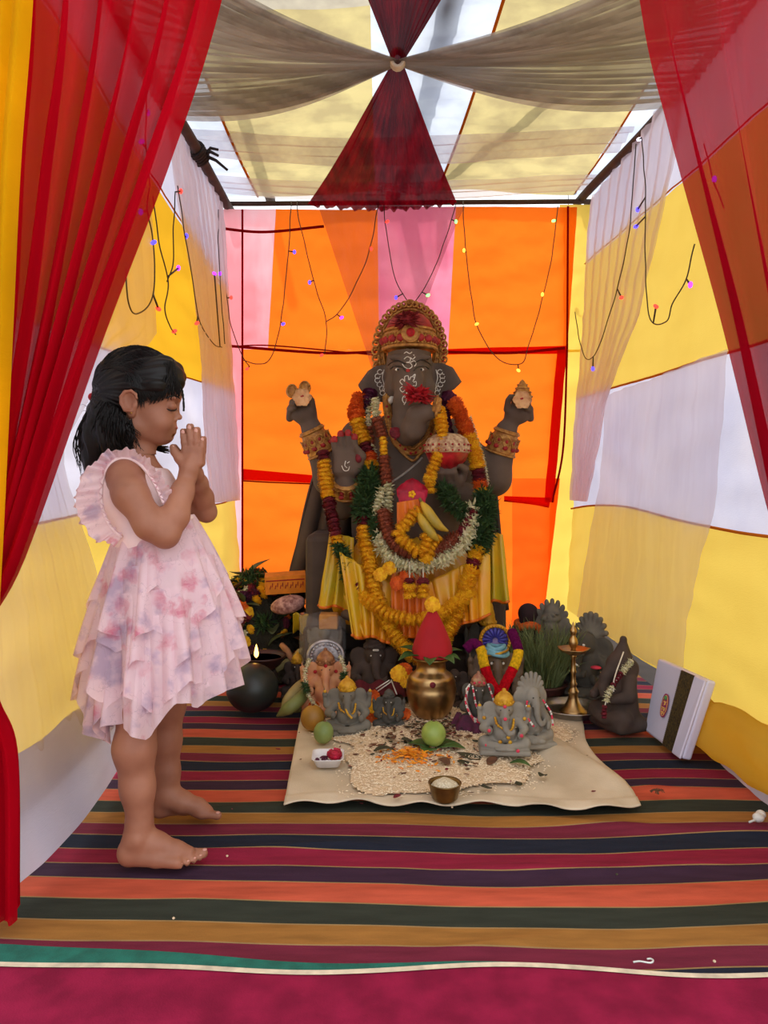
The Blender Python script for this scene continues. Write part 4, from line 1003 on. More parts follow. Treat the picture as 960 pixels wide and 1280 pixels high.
litter('leaf_litter', 'scraps of dried brown leaf scattered over the rice', 'leaves', m_dry2, .15, 2.38, .34, .30, 260, .011, 3)
litter('leaf_litter', 'scraps of dark green leaf scattered over the rice', 'leaves', m_dry, .15, 2.42, .36, .25, 180, .011, 5)
def leaf(name, label, c, L, W, rz, tilt, m, cat='leaf', parent=None, group=None, curl=.25, seed=0):
    q = MB(); R = Matrix.Rotation(rz,3,'Z')@Matrix.Rotation(tilt,3,'Y')
    def fn(u, v):
        w = math.sin(PI*min(1, .04+.96*u)**.8)*W; x = (u-.1)*L; y = (v-.5)*w
        return R@Vector((x, y, curl*abs(v-.5)*w*1.4+L*.12*math.sin(u*3+seed)))
    q.grid(fn, 8, 4)
    if parent: o = link_mesh(name, q.mesh(name), m, parent, True); o.location = c
    else: o = q.build(name, m, None, True); o.location = c; tag(o, label, cat, group)
    mm = o.modifiers.new('thick','SOLIDIFY'); mm.thickness = .0012; return o
LV = [((470,938),.07,.03,.3,m_dry,'dark dried leaf at the left end of the litter, near the flower tray'),((492,925),.06,.03,2.0,m_dry2,'brown dried leaf in front of the small dark idol'),((505,930),.08,.035,.6,m_dry,'dark dried leaf left of the guava leaves'),
      ((575,952),.07,.035,.2,m_dry,'long dark leaf on the rice in front of the guava'),((598,946),.075,.04,2.6,m_dry,'curled dark leaf left of the front idol base'),((612,952),.05,.03,1.0,m_dry2,'small brown leaf at the front idol base'),
      ((640,950),.06,.03,-.4,m_gl,'green leaf with an orange petal in front of the grey idol'),((676,966),.035,.025,.9,m_dry,'little dark leaf scrap at the right rim of the rice'),((680,932),.03,.022,.2,m_mr,'dark maroon petal right of the front idol'),
      ((603,978),.03,.02,.2,m_dry,'small dark leaf scrap right of the brass bowl'),((650,975),.028,.02,1.8,m_dry,'tiny dark leaf scrap near the front right of the rice'),((493,990),.022,.016,.5,m_mr,'dark red petal left of the brass bowl'),((560,955),.05,.03,2.2,m_dry2,'withered leaf right of the orange petals')]
for k, ((x,y),L,W,rz,m,lab) in enumerate(LV):
    p = on_floor(x, y, .035); p.z = (rice_h(p.x, p.y) if inrice(p.x,p.y) > 0 else .016)+.008; leaf('fallen_leaf', lab, p, L, W, rz, .1, m, seed=k)

# ------------------------------------------------------------------ brass pot with red bundle
m_brass = mat('brass', (190,156,106), .34, metal=1., var=.1, scale=14, bump=.12, bscale=45, rgb2=(160,126,84))
kp = Vector((.158, 2.545, .030)); t = thing('brass_pot', 'round brass water pot topped with leaves and a pointed red bundle', 'pot', kp)
prof = [(.0,0),(.040,.0),(.052,.006),(.068,.028),(.078,.055),(.083,.082),(.084,.100),(.082,.104),(.083,.108),(.080,.118),(.082,.122),(.077,.131),(.078,.135),(.068,.145),(.056,.153),(.050,.160),(.048,.175),(.049,.185),(.052,.188),(.060,.194),(.063,.197),(.062,.201),(.054,.199),(.045,.19)]
MB().lathe(prof, 48).build('pot_body', m_brass, t, True)
MB().ball((.0,-.0815,.128), (.010,.006,.010), 10, 8).build('red_mark', m_mr, t, True)
m_redcl = mat('red_bundle_cloth', (176,6,26), .8, rgb2=(156,4,22), scale=8, bump=.2)
q = Vector(kp)+Vector((0,0,.20)); t2 = thing('red_cloth_bundle', 'tall pointed bundle of bright red cloth standing in the brass pot', 'cloth', q)
def cone_(u, v):
    a = u*2*PI; s_ = [.02,.20,.40,.58,.74,.88,.98,1.0]; r = .068*float(np.interp(v, np.linspace(0,1,8), s_)); z = .182-.18*v; fold = 1+.05*math.sin(a*5)*v
    return Vector((r*math.cos(a)*fold+.004, r*.75*math.sin(a)*fold, z))
MB().grid(cone_, 40, 20).build('bundle', m_redcl, t2, True)
for k, (a, L, tl) in enumerate(((2.9,.075,-.35),(3.5,.08,.1),(5.4,.07,.1),(5.9,.06,.1),(4.6,.06,.15),(.2,.07,-.2))):
    p = q+Vector((.048*math.cos(a), .048*math.sin(a), .004)); leaf('betel_leaf', 'broad green leaf sticking out of the brass pot rim, '+('rear left','left','front right','right','front middle','rear right')[k], p, L, L*.75, a, tl, m_gl)
o = bpy.data.objects.new('marigold_flower', FM['Y']); COL.objects.link(o); o.location = q+Vector((.003,-.012,.178)); o.rotation_euler = (1.3,0,0); tag(o, 'single yellow marigold on the tip of the red bundle', 'flower')

# ------------------------------------------------------------------ fruit, bowls, tray
def fruit(name, label, c, r, m, stem=True, rot=None):
    t = thing(name, label, 'fruit', c); q = MB(); q.ball((0,0,r[2]), r, 24, 16)
    q.v = [(x*(1-.05*(z/(2*r[2]))**2+.015*math.sin(3*math.atan2(y,x))), y, z) for x,y,z in q.v]
    q.build('skin', m, t, True)
    if stem: MB().tube([(0,0,2*r[2]-.003),(.002,0,2*r[2]+.004)], [.005,.003], 6).build('stem', m_dry2, t, True)
    if rot: t.rotation_euler = rot
    return t
gp = on_floor(542, 937, .03); gp.z = .036
fruit('guava', 'pale green guava sitting on two green leaves in the middle of the rice', gp+Vector((0,0,.004)), (.037,.036,.037), mat('guava_skin', (156,172,84), .45, rgb2=(126,148,62), scale=18, bump=.15))
for k, (a, L) in enumerate(((2.8,.07),(-.2,.085),(.5,.07),(4.2,.05))):
    leaf('betel_leaf', ('green leaf under the left of the guava','long green leaf under the right of the guava','green leaf behind the guava','small green leaf in front of the guava')[k], gp+Vector((.018*math.cos(a),.018*math.sin(a),.002)), L, .055, a, 0, m_gl, curl=.1)
p = on_floor(403, 930, .012); p.z = .014; fruit('green_guava', 'small green guava in front of the orange-brown fruit at the left corner of the sheet', p, (.031,.030,.034), mat('green_guava_skin', (134,148,82), .5, rgb2=(110,128,66), scale=20), rot=(0,.1,0))
p = on_floor(391, 914, .012); p.z = .014; fruit('ripe_fruit', 'round orange-brown ripe fruit at the left corner of the sheet', p, (.040,.038,.041), mat('ripe_skin', (176,122,34), .5, rgb2=(140,100,34), scale=12))
p = Vector((-.468, 2.70, .0)); fruit('dark_melon', 'big blackish green melon on the rug at the left', p, (.094,.090,.086), mat('dark_melon_skin', (40,46,42), .4, rgb2=(22,26,24), scale=6, bump=.1), stem=False)
# steel tray of white plastic with rose
tp = on_floor(410, 956, .016); tp.z = .020; t = thing('plastic_tray', 'small white plastic tray with flowers at the front left of the sheet', 'tray', tp, .04)
def rrect(w_, h_, r, z, n=6):
    out = []
    for cx, cy_, a0 in ((w_/2-r,h_/2-r,0),(-w_/2+r,h_/2-r,PI/2),(-w_/2+r,-h_/2+r,PI),(w_/2-r,-h_/2+r,1.5*PI)):
        for k in range(n+1): a = a0+PI/2*k/n; out.append(Vector((cx+r*math.cos(a), cy_+r*math.sin(a), z)))
    return out
def rings(rl, cap=True):
    q = MB(); n = len(rl[0]); vs = [p for r in rl for p in r]; fs = [(i*n+k, i*n+(k+1)%n, (i+1)*n+(k+1)%n, (i+1)*n+k) for i in range(len(rl)-1) for k in range(n)]
    if cap: fs += [tuple(range(n))[::-1], tuple((len(rl)-1)*n+k for k in range(n))]
    return q.add(vs, fs)
rings([rrect(.062,.066,.012,0), rrect(.084,.09,.018,.022), rrect(.090,.096,.018,.024), rrect(.090,.096,.018,.026), rrect(.083,.089,.017,.024), rrect(.06,.064,.012,.004)]).build('tray_body', mat('white_plastic', (226,224,228), .35, var=.03, bump=0), t, True)
o = bpy.data.objects.new('rose', FM['R']); COL.objects.link(o); o.location = tp+Vector((.018,.004,.022)); o.scale = (.95,.95,1.2); o.rotation_euler = (.3,.1,0); tag(o, 'pink-red rose head in the white plastic tray', 'flower')
o.data = FM['R'].copy(); o.data.materials.clear(); o.data.materials.append(m_hib)
for k, (dx, dy) in enumerate(((-.022,.008),(-.012,-.015),(-.026,-.012),(.0,.015))):
    leaf('dark_petal', 'dark withered petals lying in the white plastic tray', tp+Vector((dx,dy,.012)), .026, .018, k*1.3, .2, m_pu, 'petal', group='dark petals in the white tray')
# brass bowl of white rice at the front
bp = on_floor(556, 1003, .008); bp.z = .014; t = thing('brass_bowl', 'small brass bowl of white rice at the front edge of the sheet', 'bowl', bp)
m_ob = mat('old_brass', (150,122,74), .38, metal=.9, var=.15, scale=20, bump=.2, rgb2=(112,88,52))
MB().lathe([(.0,.0),(.026,.0),(.033,.008),(.038,.03),(.041,.042),(.0425,.044),(.041,.046),(.037,.04),(.030,.012),(.0,.008)], 36).build('bowl_body', m_ob, t, True)
q = MB(); q.lathe([(.037,.034),(.030,.042),(.018,.050),(.0,.053)], 24); q.v = [(x,y,z+.003*nz3(x,y,0,90)) for x,y,z in q.v]
o = q.build('cooked_rice', mat('white_rice', (226,216,190), .8, rgb2=(196,180,150), scale=200, bump=1., bscale=300, dist=.004)); o.location = bp; tag(o, 'mound of white rice filling the small brass bowl', 'rice', kind='stuff')

# ------------------------------------------------------------------ small idols
m_g = mat('grey_clay', (118,112,100), .88, var=.1, scale=14, bump=.4, bscale=110, rgb2=(98,93,84))
m_g2 = mat('pale_grey_clay', (142,136,124), .88, var=.1, scale=14, bump=.4, bscale=110, rgb2=(120,114,104))
m_dg = mat('dark_grey_clay', (84,80,72), .88, var=.1, scale=14, bump=.4, bscale=110, rgb2=(66,62,56))
m_db = mat('dark_brown_clay', (74,58,50), .85, var=.1, scale=14, bump=.4, bscale=90, rgb2=(58,46,40))
m_iv = mat('painted_ivory', (206,150,106), .6, var=.1, scale=20, bump=.2, rgb2=(190,120,84))
m_yp = mat('yellow_paint', (212,164,38), .5, metal=.2, scale=50, bump=.5, bscale=120, rgb2=(180,124,22), dist=.004)
m_silver = mat('silver_paint', (190,186,190), .4, metal=.6, scale=50, bump=.6, bscale=120, rgb2=(140,136,140), dist=.004)
m_pinkp = mat('pink_paint', (214,52,80), .6, scale=40, bump=.2); m_greenp = mat('green_paint', (70,130,70), .6)
m_blue = mat('blue_paint', (60,56,150), .5); m_tur = mat('turquoise_paint', (120,178,196), .5)
GANESH = {}
def ganesh_body(var):
    if var in GANESH: return GANESH[var]
    b = Sdf(); lean = 0
    if 'b' in var:
        b.box((0,0,.045), (.84,.62,.09), .04, .01)
    for s in (-1, 1):
        b.cone((s*.10,.0,.19), (s*.33,-.10,.17), .115, .10, .03).cone((s*.33,-.11,.15), (s*.02,-.27,.135), .085, .06, .02)
        b.ell((s*.08,-.30,.12), (.09,.05,.035), .015)
        b.chain([(s*.20,.02,.53), (s*.33,.0,.37), (s*.25,-.19,.36 if s < 0 else .30)], [.085,.072,.05], .03)
        b.ell((s*.245,-.235,.40 if s < 0 else .33), (.05,.03,.065), .015)
        if 'r' in var:
            b.chain([(s*.20,.05,.54), (s*.37,.05,.50), (s*.40,.02,.64)], [.07,.06,.042], .025); b.ell((s*.40,.0,.70), (.05,.045,.055), .015)
            b.cone((s*.40,-.01,.72),(s*.41,-.01,.80),.02,.012,.01)
        b.ell((s*.225,.02,.665), (.135,.035,.145), .03, Matrix.Rotation(s*.25,3,'Z')).ell((s*.25,-.02,.66), (.085,.02,.10), .012, Matrix.Rotation(s*.25,3,'Z'), True)
        b.ell((s*.05,-.145,.70), (.035,.03,.04), .015)
        b.cone((s*.06,-.17,.61),(s*.10,-.22,.585),.016,.009,.008)
    b.ell((0,-.05,.31), (.20,.185,.175), .04).ell((0,.0,.48), (.20,.135,.135), .05).ell((0,-.235,.28),(.03,.02,.03),.01,None,True)
    b.ell((0,-.03,.70), (.145,.14,.15), .03)
    b.chain([(0,-.13,.70), (0,-.185,.60), (.0,-.225,.50), (.015,-.255,.42), (.06,-.275,.365), (.12,-.27,.37), (.14,-.26,.41)], [.080,.066,.055,.046,.040,.034,.026], .02)
    if 'f' in var:
        for k in range(9):
            a = PI*k/8; b.cone((.11*math.cos(a),.02,.80+.02*math.sin(a)), (.25*math.cos(a),.05,.80+.22*math.sin(a)), .035,.040,.006)
    if 't' in var:
        b.ell((0,-.01,.83), (.165,.16,.07), .01).ell((0,.02,.90), (.125,.12,.075), .01).ell((.0,.03,.96),(.06,.05,.04),.01)
        for k in range(5): b.ell((.16*math.cos(-2.6+.5*k), .16*math.sin(-2.6+.5*k), .82+.02*k), (.035,.03,.022), .006)
    v, q = b.mesh((-.52,-.42,0), (.52,.30,1.12), .0165)
    GANESH[var] = (v, q); return v, q
def small_idol(name, label, base, h, rz, m, var='br', crown=None, marks=(), w=1.0, sx=1.0):
    t = thing(name, label, 'idol', base, rz)
    v, q = ganesh_body(var); me = np_mesh('body', v*np.array([h*sx, h*sx, h]), q); link_mesh('body', me, m, t, True)
    S_ = lambda p: Vector((p[0]*h*sx, p[1]*h*sx, p[2]*h))
    e = MB()
    for s in (-1, 1): e.ball(S_((s*.062,-.175,.715)), (.018*h,.010*h,.012*h), 8, 6)
    e.build('eyes', m_black if m not in (m_db, m_dg) else m_white, t, True)['kind'] = 'stuff'
    if crown:
        kind, mc = crown; c = MB()
        if kind == 'dome':
            c.lathe([(.150,.775),(.160,.80),(.150,.84),(.158,.85),(.140,.90),(.100,.95),(.05,.985),(.03,1.0),(.035,1.02),(.0,1.04)], 24, (0,-.02,0))
            for k in range(14): a = 2*PI*k/14; c.ball((.155*math.cos(a),-.02+.155*math.sin(a),.82), .020, 6, 5)
            for k in range(10): a = 2*PI*k/10; c.ball((.135*math.cos(a),-.02+.135*math.sin(a),.885), .016, 6, 5)
            c.ball((0,-.185,.845), (.035,.02,.045), 8, 6)
        elif kind == 'tall':
            c.lathe([(.140,.79),(.155,.81),(.145,.85),(.130,.90),(.135,.91),(.10,.99),(.104,1.0),(.07,1.07),(.03,1.12),(.0,1.15)], 24, (0,0,0))
            for k in range(12): a = 2*PI*k/12; c.ball((.15*math.cos(a),.15*math.sin(a),.83), .02, 6, 5)
        elif kind == 'fan':
            for k in range(13):
                a = PI*(-.12+1.24*k/12); c.tube([(.13*math.cos(a),.03,.84+.13*math.sin(a)),(.26*math.cos(a),.04,.84+.26*math.sin(a))], [.028,.034], 6, flat=.5)
        c.v = [tuple(S_(p)) for p in c.v]; c.build('crown', mc, t, True)
    for nm, m_, pts, r in marks:
        k_ = MB()
        if r > 0: 
            P = [Vector(p) for p in spline([tuple(S_(p)) for p in pts], 24)]; k_.tube(P, r*h, 6)
            for i in range(0, 24, 2): k_.ball(P[i], r*h*1.7, 6, 4)
        else:
            for p in pts: k_.ball(S_(p), (-r*h*1.0, -r*h*.55, -r*h*1.0), 8, 6)
        o = k_.build(nm, m_, t, True); o['kind'] = 'stuff' if r <= 0 else ''
        if r > 0: del o['kind']
    return t
neck = [(-.15,-.10,.56),(-.11,-.19,.47),(0.07,-.235,.40),(.13,-.19,.46),(.15,-.10,.56)]
trl = [(0,-.21,.72),(0,-.245,.60),(.0,-.275,.50)]
def bead_loops(t, h, m1, m2, loops, r=.016, name='bead_string'):
    for L in loops:
        P = resample([tuple(Vector(p)*h) for p in L], r*h*1.7)
        q1, q2 = MB(), MB()
        for i, p in enumerate(P): (q1 if (i//2) % 2 == 0 else q2).ball(p, r*h, 6, 5)
        q1.build(name, m1, t, True)['kind'] = 'stuff'
        if q2.v: q2.build(name, m2, t, True)['kind'] = 'stuff'
FLZ = .012
def base_at(px, py, z=FLZ): p = on_floor(px, py, z); p.z = z; return p
# 2 grey with gold cap; 3 little dark one; 8 front painted; 9 leaning fan-crowned one
small_idol('clay_idol', 'grey clay idol with a gold domed cap beside the green guava', base_at(434,916), .178, .05, m_g, 'br', ('dome', m_yp), [('gold_necklace', m_yp, neck, .014), ('painted_trunk_band', m_yp, [(-.02,-.27,.50),(.02,-.30,.42),(.08,-.315,.36)], .012), ('yellow_hand', m_yp, [(-.40,-.03,.76),(.41,-.03,.76)], -.03)])
small_idol('clay_idol', 'smallest dark grey clay idol in front of the brass pot on its left', base_at(486,912), .132, -.05, m_dg, 'r'+'t', None, [('yellow_necklace', m_yp, neck, .012)], sx=.92)
t = small_idol('clay_idol', 'pale grey idol with gold crown and red painted palms, frontmost at the right', base_at(630,938,.034), .176, -.08, m_g2, 'br', ('dome', m_yp),
   [('painted_necklace', m_yp, neck, .015), ('red_palm', m_pinkp, [(-.26,-.28,.41),(.26,-.28,.34),(-.30,-.20,.15),(.20,-.30,.10),(0,-.27,.60),(0,-.20,.78)], -.030), ('yellow_ornament', m_yp, [(-.40,-.02,.74),(.40,-.02,.74),(-.33,-.06,.55),(.33,-.06,.55),(.05,-.26,.30),(-.08,-.25,.22),(.08,-.25,.22)], -.032)])
t = small_idol('clay_idol', 'pale grey idol with a fanned crown leaning behind the front painted one', base_at(661,931,.034), .205, .35, m_g2, 'bf', None, [], sx=.8)
t.rotation_euler = (0, .06, .35)
bead_loops(t, .205, m_pinkp, m_white, [[(-.14,-.12,.66),(-.19,-.20,.5),(-.1,-.26,.35)],[(.14,-.10,.66),(.24,-.16,.5),(.26,-.2,.32)]], .018)
t = small_idol('clay_idol', 'idol draped in red and white bead strings on purple cloth right of the brass pot', base_at(598,909,.03), .175, .0, m_dg, 'b', ('dome', mat('ornate_crown', (176,140,104), .6, rgb2=(130,50,44), scale=60, bump=.6)), [('red_gem', m_pinkp, [(0,-.19,.86),(-.1,-.15,.84),(.1,-.15,.84)], -.025)], sx=.85)
LO = []
for k in range(5): LO.append([(-.17-.015*k,-.08,.80-.02*k),(-.26+.01*k,-.22,.55-.03*k),(-.16+.03*k,-.33,.30-.05*k),(.05,-.35,.22-.035*k),(.20,-.30,.26-.04*k)])
LO.append([(.17,-.08,.80),(.25,-.18,.55),(.28,-.22,.35)]); LO.append([(-.12,-.12,.78),(-.06,-.30,.45),(.10,-.33,.36),(.24,-.26,.36)])
bead_loops(t, .175, m_white, m_pinkp, LO, .019)
q = MB(); 
def purp(u, v): a = -PI*u; r = .085*(1+.10*math.sin(u*26))*(.75+.3*v); return Vector((r*math.cos(a), r*math.sin(a)*.8, .05*(1-v)))
q.grid(purp, 50, 8).build('purple_cloth', m_pu, t, True)
# 1 ivory idol with silver halo and jasmine garland
i1 = base_at(407, 890); t = small_idol('painted_idol', 'peach painted idol with silver halo and a white flower garland behind the grey one', i1, .218, .08, m_iv, 'br', ('dome', mat('copper_gold', (176,124,84), .5, metal=.4, rgb2=(130,80,50), scale=60, bump=.6)), [('red_mark', m_cr, [(0,-.185,.78),(-.18,-.05,.66),(.18,-.05,.66)], -.03)], sx=.92)
q = MB(); hcn = Vector((0,.055,.185))
q.tube([hcn+Vector((.062*math.cos(a),0,.052*math.sin(a))) for a in np.linspace(-.6,PI+.6,30)], .006, 6); q.ball(hcn, (.058,.006,.048), 20, 8)
for k in range(16): a = -.5+(PI+1)*k/15; q.ball(hcn+Vector((.050*math.cos(a),-.006,.042*math.sin(a))), .006, 6, 5)
q.build('silver_halo', m_silver, t, True)
gi = i1+Vector((0,-.01,0))
garland('string of white and green jasmine hung round the peach painted idol', [i1+Vector(p) for p in ((-.055,-.03,.19),(-.066,-.06,.15),(-.058,-.085,.10),(-.035,-.10,.06),(-.018,-.105,.045))], [('w',.5),('g',.15),('w',.4)], .011, .5)
garland('right strand of white jasmine hung round the peach painted idol', [i1+Vector(p) for p in ((.052,-.03,.20),(.068,-.05,.165),(.064,-.08,.12),(.045,-.10,.09))], [('w',.5),('g',.15),('w',.4)], .011, .5)
# 4 dark brown large-headed
i4 = Vector((-.035, 2.84, .0)); t = small_idol('clay_idol', 'dark brown broad-headed idol with a white forehead mark behind the small grey ones', i4, .25, .1, m_db, 'bt', None, [('white_tilak', m_white, [(-.03,-.20,.80),(.03,-.20,.80)], .010)], sx=1.05)
# 5 plastic-wrapped relief on a box
t = thing('wrapped_idol', 'grey relief idol wrapped in clear plastic before the left throne arm', 'idol', (-.235, 2.90, 0))
q = MB().box((0,.03,.13), (.15,.07,.26)); o = q.build('backing_slab', m_db, t); mm = o.modifiers.new('bevel','BEVEL'); mm.width = .01
v, qf = ganesh_body('br'); link_mesh('relief_figure', np_mesh('relief_figure', v*np.array([.15,.11,.17])+np.array([.01,-.02,.13]), qf), m_g, t, True)
mpl, nt_, p_, _ = new_mat('clear_plastic'); p_.inputs['Base Color'].default_value = (.9,.85,.85,1); p_.inputs['Transmission Weight'].default_value = .75; p_.inputs['Roughness'].default_value = .2; p_.inputs['IOR'].default_value = 1.1; p_.inputs['Alpha'].default_value = .35
def wrapf(u, v): a = u*2*PI; return Vector((.085*math.cos(a)*(1+.08*math.sin(a*7)), .065*math.sin(a)*(1+.08*math.sin(a*9+v*9)), .10+.21*v+.006*math.sin(a*5)))
MB().grid(wrapf, 40, 14).build('plastic_wrap', mpl, t, True)
o = rbox('jaggery_block', (-.245,2.86,.262), (-.175,2.93,.318), mat('jaggery', (196,140,74), .8, bump=.5, rgb2=(170,112,52)), None, .006); tag(o, 'square tan jaggery block on top of the wrapped idol', 'block')
# 7 painted idol with fan crown and the striped garland
i7 = base_at(620, 884, .012); t = small_idol('painted_idol', 'brown idol with a turquoise turban and blue and gold fan halo', i7, .24, .0, mat('umber_paint', (112,92,74), .6, rgb2=(90,72,58), scale=20), 'r', None, [('yellow_trim', m_yp, neck, .012), ('white_eye', m_white, [(-.09,-.17,.69),(.09,-.17,.69)], -.02)], sx=.95)
h7 = .24; hcn = Vector((.0,.02,.235))
q = MB(); q.tube([hcn+Vector((.052*math.cos(a),0,.052*math.sin(a))) for a in np.linspace(-.5,PI+.5,30)], .007, 6)
for k in range(20): a = -.4+(PI+.8)*k/19; q.ball(hcn+Vector((.052*math.cos(a),-.006,.052*math.sin(a))), .0055, 6, 5)
q.build('halo_rim', m_yp, t, True)
q = MB()
for k in range(11): a = -.3+(PI+.6)*k/10; q.tube([hcn+Vector((.010*math.cos(a),-.001,.01*math.sin(a))), hcn+Vector((.046*math.cos(a),-.001,.046*math.sin(a)))], [.003,.0075], 6, flat=.5)
q.build('halo_ray', m_blue, t, True)['kind'] = 'stuff'
MB().ball(hcn+Vector((0,.006,0)), (.047,.003,.047), 20, 6).build('halo_disc', mat('mauve_paint', (150,130,180), .6), t, True)
q = MB()
for k, z in enumerate((.196,.207,.218)): q.tube([Vector((.040*(1-.15*k)*math.cos(a), -.008+.040*(1-.15*k)*math.sin(a), z+.004*math.sin(a*2+k))) for a in np.linspace(0,2*PI,24)], .008, 7)
q.build('turban', m_tur, t, True); 
q = MB(); q.tube([Vector((.041*math.cos(a), -.010+.041*math.sin(a), .202+.010*math.cos(a))) for a in np.linspace(0,2*PI,24)], .0045, 6); q.build('turban_band', m_yp, t, True)
def yarn(label, pts, segs, r):
    P = [Vector(p) for p in spline([tuple(p) for p in pts], 60)]; t = thing('yarn_garland', label, 'garland', P[0]); a = 0
    for nm, m_, f in segs:
        b_ = min(59, a+int(59*f+.5)); q = MB(); n = b_-a+1
        q.tube([P[i]-P[0] for i in range(a, b_+1)], [r*(1+.06*math.sin(i*3)) for i in range(a, b_+1)], 14)
        q.build(nm, m_, t, True); a = b_
wool = lambda nm, c: mat(nm, c, .98, var=.15, scale=120, bump=1., bscale=500, dist=.004, spec=.1)
yarn('fluffy wool garland in purple, yellow and red on the turquoise-turbaned idol', [at(582,812,2.62),at(592,804,2.62),at(601,812,2.60),at(605,830,2.58),at(612,850,2.56),at(624,866,2.55),at(634,850,2.56),at(643,832,2.58),at(648,815,2.60),at(645,803,2.62),at(640,790,2.66)],
  [('purple_wool', wool('purple_wool',(98,14,74)),.19),('yellow_wool', wool('yellow_wool',(236,186,30)),.13),('red_wool', wool('red_wool',(196,14,30)),.35),('yellow_wool', MC['yellow_wool'],.13),('purple_wool', MC['purple_wool'],.2)], .0175)
# 10, 11, orange figure, 12, 13, 14
small_idol('clay_idol', 'dark grey idol with a gilded crown before the right throne arm', Vector((.40,2.93,0)), .335, -.1, m_dg, 'br', ('tall', m_yp), [('yellow_trim', m_yp, neck, .010)], sx=.62)
small_idol('clay_idol', 'grey idol with a swirled turban behind the grassy pot', Vector((.665,3.02,0)), .335, -.5, m_g, 'brtf', None, [], sx=.72)
t = thing('cloth_figure', 'dark figure with a round head and orange scarf behind the grassy pot', 'figure', (.585, 3.08, 0))
b = Sdf(); b.cone((0,0,.02),(0,0,.20),.075,.045,.02).ell((0,0,.285),(.042,.042,.042),.01).cone((0,0,.2),(0,0,.26),.035,.03,.01).cone((-.04,0,.22),(-.09,-.03,.13),.028,.02,.02).cone((.04,0,.22),(.08,-.03,.14),.028,.02,.02)
b.obj('body', (-.14,-.12,0), (.14,.12,.35), .006, mat('dark_maroon_cloth', (52,26,30), .9, rgb2=(36,20,22)), t)
q = MB(); q.tube([Vector((.044*math.cos(a), .044*math.sin(a), .24+.006*math.sin(3*a))) for a in np.linspace(0,2*PI,20)], .016, 8); q.tube([(.03,-.04,.24),(.06,-.06,.20),(.075,-.06,.16)], [.016,.014,.008], 8); q.build('orange_scarf', m_mo, t, True)
# 12 grey idol with a feathered fan crown seen from the side
t = thing('clay_idol', 'large grey idol with a ribbed fan headdress, turned sideways behind the brass lamp', 'idol', (.765, 2.86, 0), -.85)
b = Sdf(); h = .345
v, qf = ganesh_body('b'); link_mesh('body', np_mesh('body', v*np.array([.29,.30,.30]), qf), m_dg, t, True)
b = Sdf()
for k in range(12):
    a = PI*(-.30+1.3*k/11); b.chain([(.02*math.cos(a),.02,.236+.02*math.sin(a)), (.04*math.cos(a),.03,.240+.045*math.sin(a)), (.062*math.cos(a),.03,.240+.078*math.sin(a))], [.011,.0105,.0105], .004)
b.obj('headdress', (-.13,-.03,.15), (.13,.08,.39), .004, m_g, t)
q = MB()
for s in (-1,1): q.ball((s*.019,-.053,.214), (.007,.004,.005), 8, 6)
q.build('painted_eye', m_white, t, True)['kind'] = 'stuff'
q = MB(); q.tube([(-.02,-.078,.165),(.0,-.084,.150),(.02,-.084,.140)], .0035, 6); q.build('white_mark', m_white, t, True)
MB().ball((.07,-.05,.14), (.02,.02,.006), 12, 6).build('pink_offering', m_pinkp, t, True)
# 13 dark brown idol in profile with a garland
t = thing('clay_idol', 'dark brown peaked idol with a white bead string beside the white package', 'idol', (.785, 2.53, 0), -1.15)
b = Sdf(); b.lathe if False else None
b.cone((0,0,.03),(0,0,.03),.0,.0,.01)
b.box((0,.0,.02), (.165,.14,.04), .018, .01); b.cone((0,.0,.06),(0,.01,.19),.062,.042,.03)
b.ell((0,.0,.205),(.045,.044,.045),.02).cone((0,.01,.235),(0,.015,.285),.034,.012,.01).ell((0,.015,.292),(.012,.012,.012),.004)
b.chain([(0,-.03,.205),(0,-.058,.175),(0,-.068,.14),(.01,-.075,.118)], [.022,.019,.016,.012], .008)
for s in (-1,1):
    b.cone((s*.03,-.02,.06),(s*.062,-.04,.05),.036,.03,.02).cone((s*.062,-.04,.05),(s*.01,-.075,.045),.028,.02,.01)
    b.chain([(s*.045,.0,.165),(s*.068,-.02,.12),(s*.04,-.075,.11)], [.025,.02,.015], .01); b.ell((s*.045,.01,.20),(.012,.03,.034),.01)
b.obj('body', (-.14,-.14,0), (.14,.12,.34), .0045, m_db, t)
P13 = Vector((.785,2.53,0))
garland('string of white beads and dark roses hung on the peaked dark brown idol', [P13+Vector(p) for p in ((.02,-.06,.235),(-.02,-.075,.195),(-.055,-.09,.155),(-.075,-.10,.115),(-.083,-.105,.085),(-.082,-.105,.065))], [('w',.25),('N',.25),('w',.3),('-',.05),('N',.2)], .011, .62)
garland('thin white thread looped over the peaked dark brown idol', [P13+Vector(p) for p in ((.0,-.04,.26),(-.045,-.085,.18),(-.05,-.10,.13))], [('-',1)], .02, .5)
# 14 tiny idol left
small_idol('clay_idol', 'little brown idol with a gold turban above the green plantains on the left', Vector((-.33,2.90,.0)), .165, .1, m_db, 'b', ('dome', m_yp), [], sx=.9)
small_idol('clay_idol', 'little dark idol hidden just right of the brass pot', Vector((.255,2.74,.0)), .17, -.3, m_db, 'br', None, [], sx=.8)

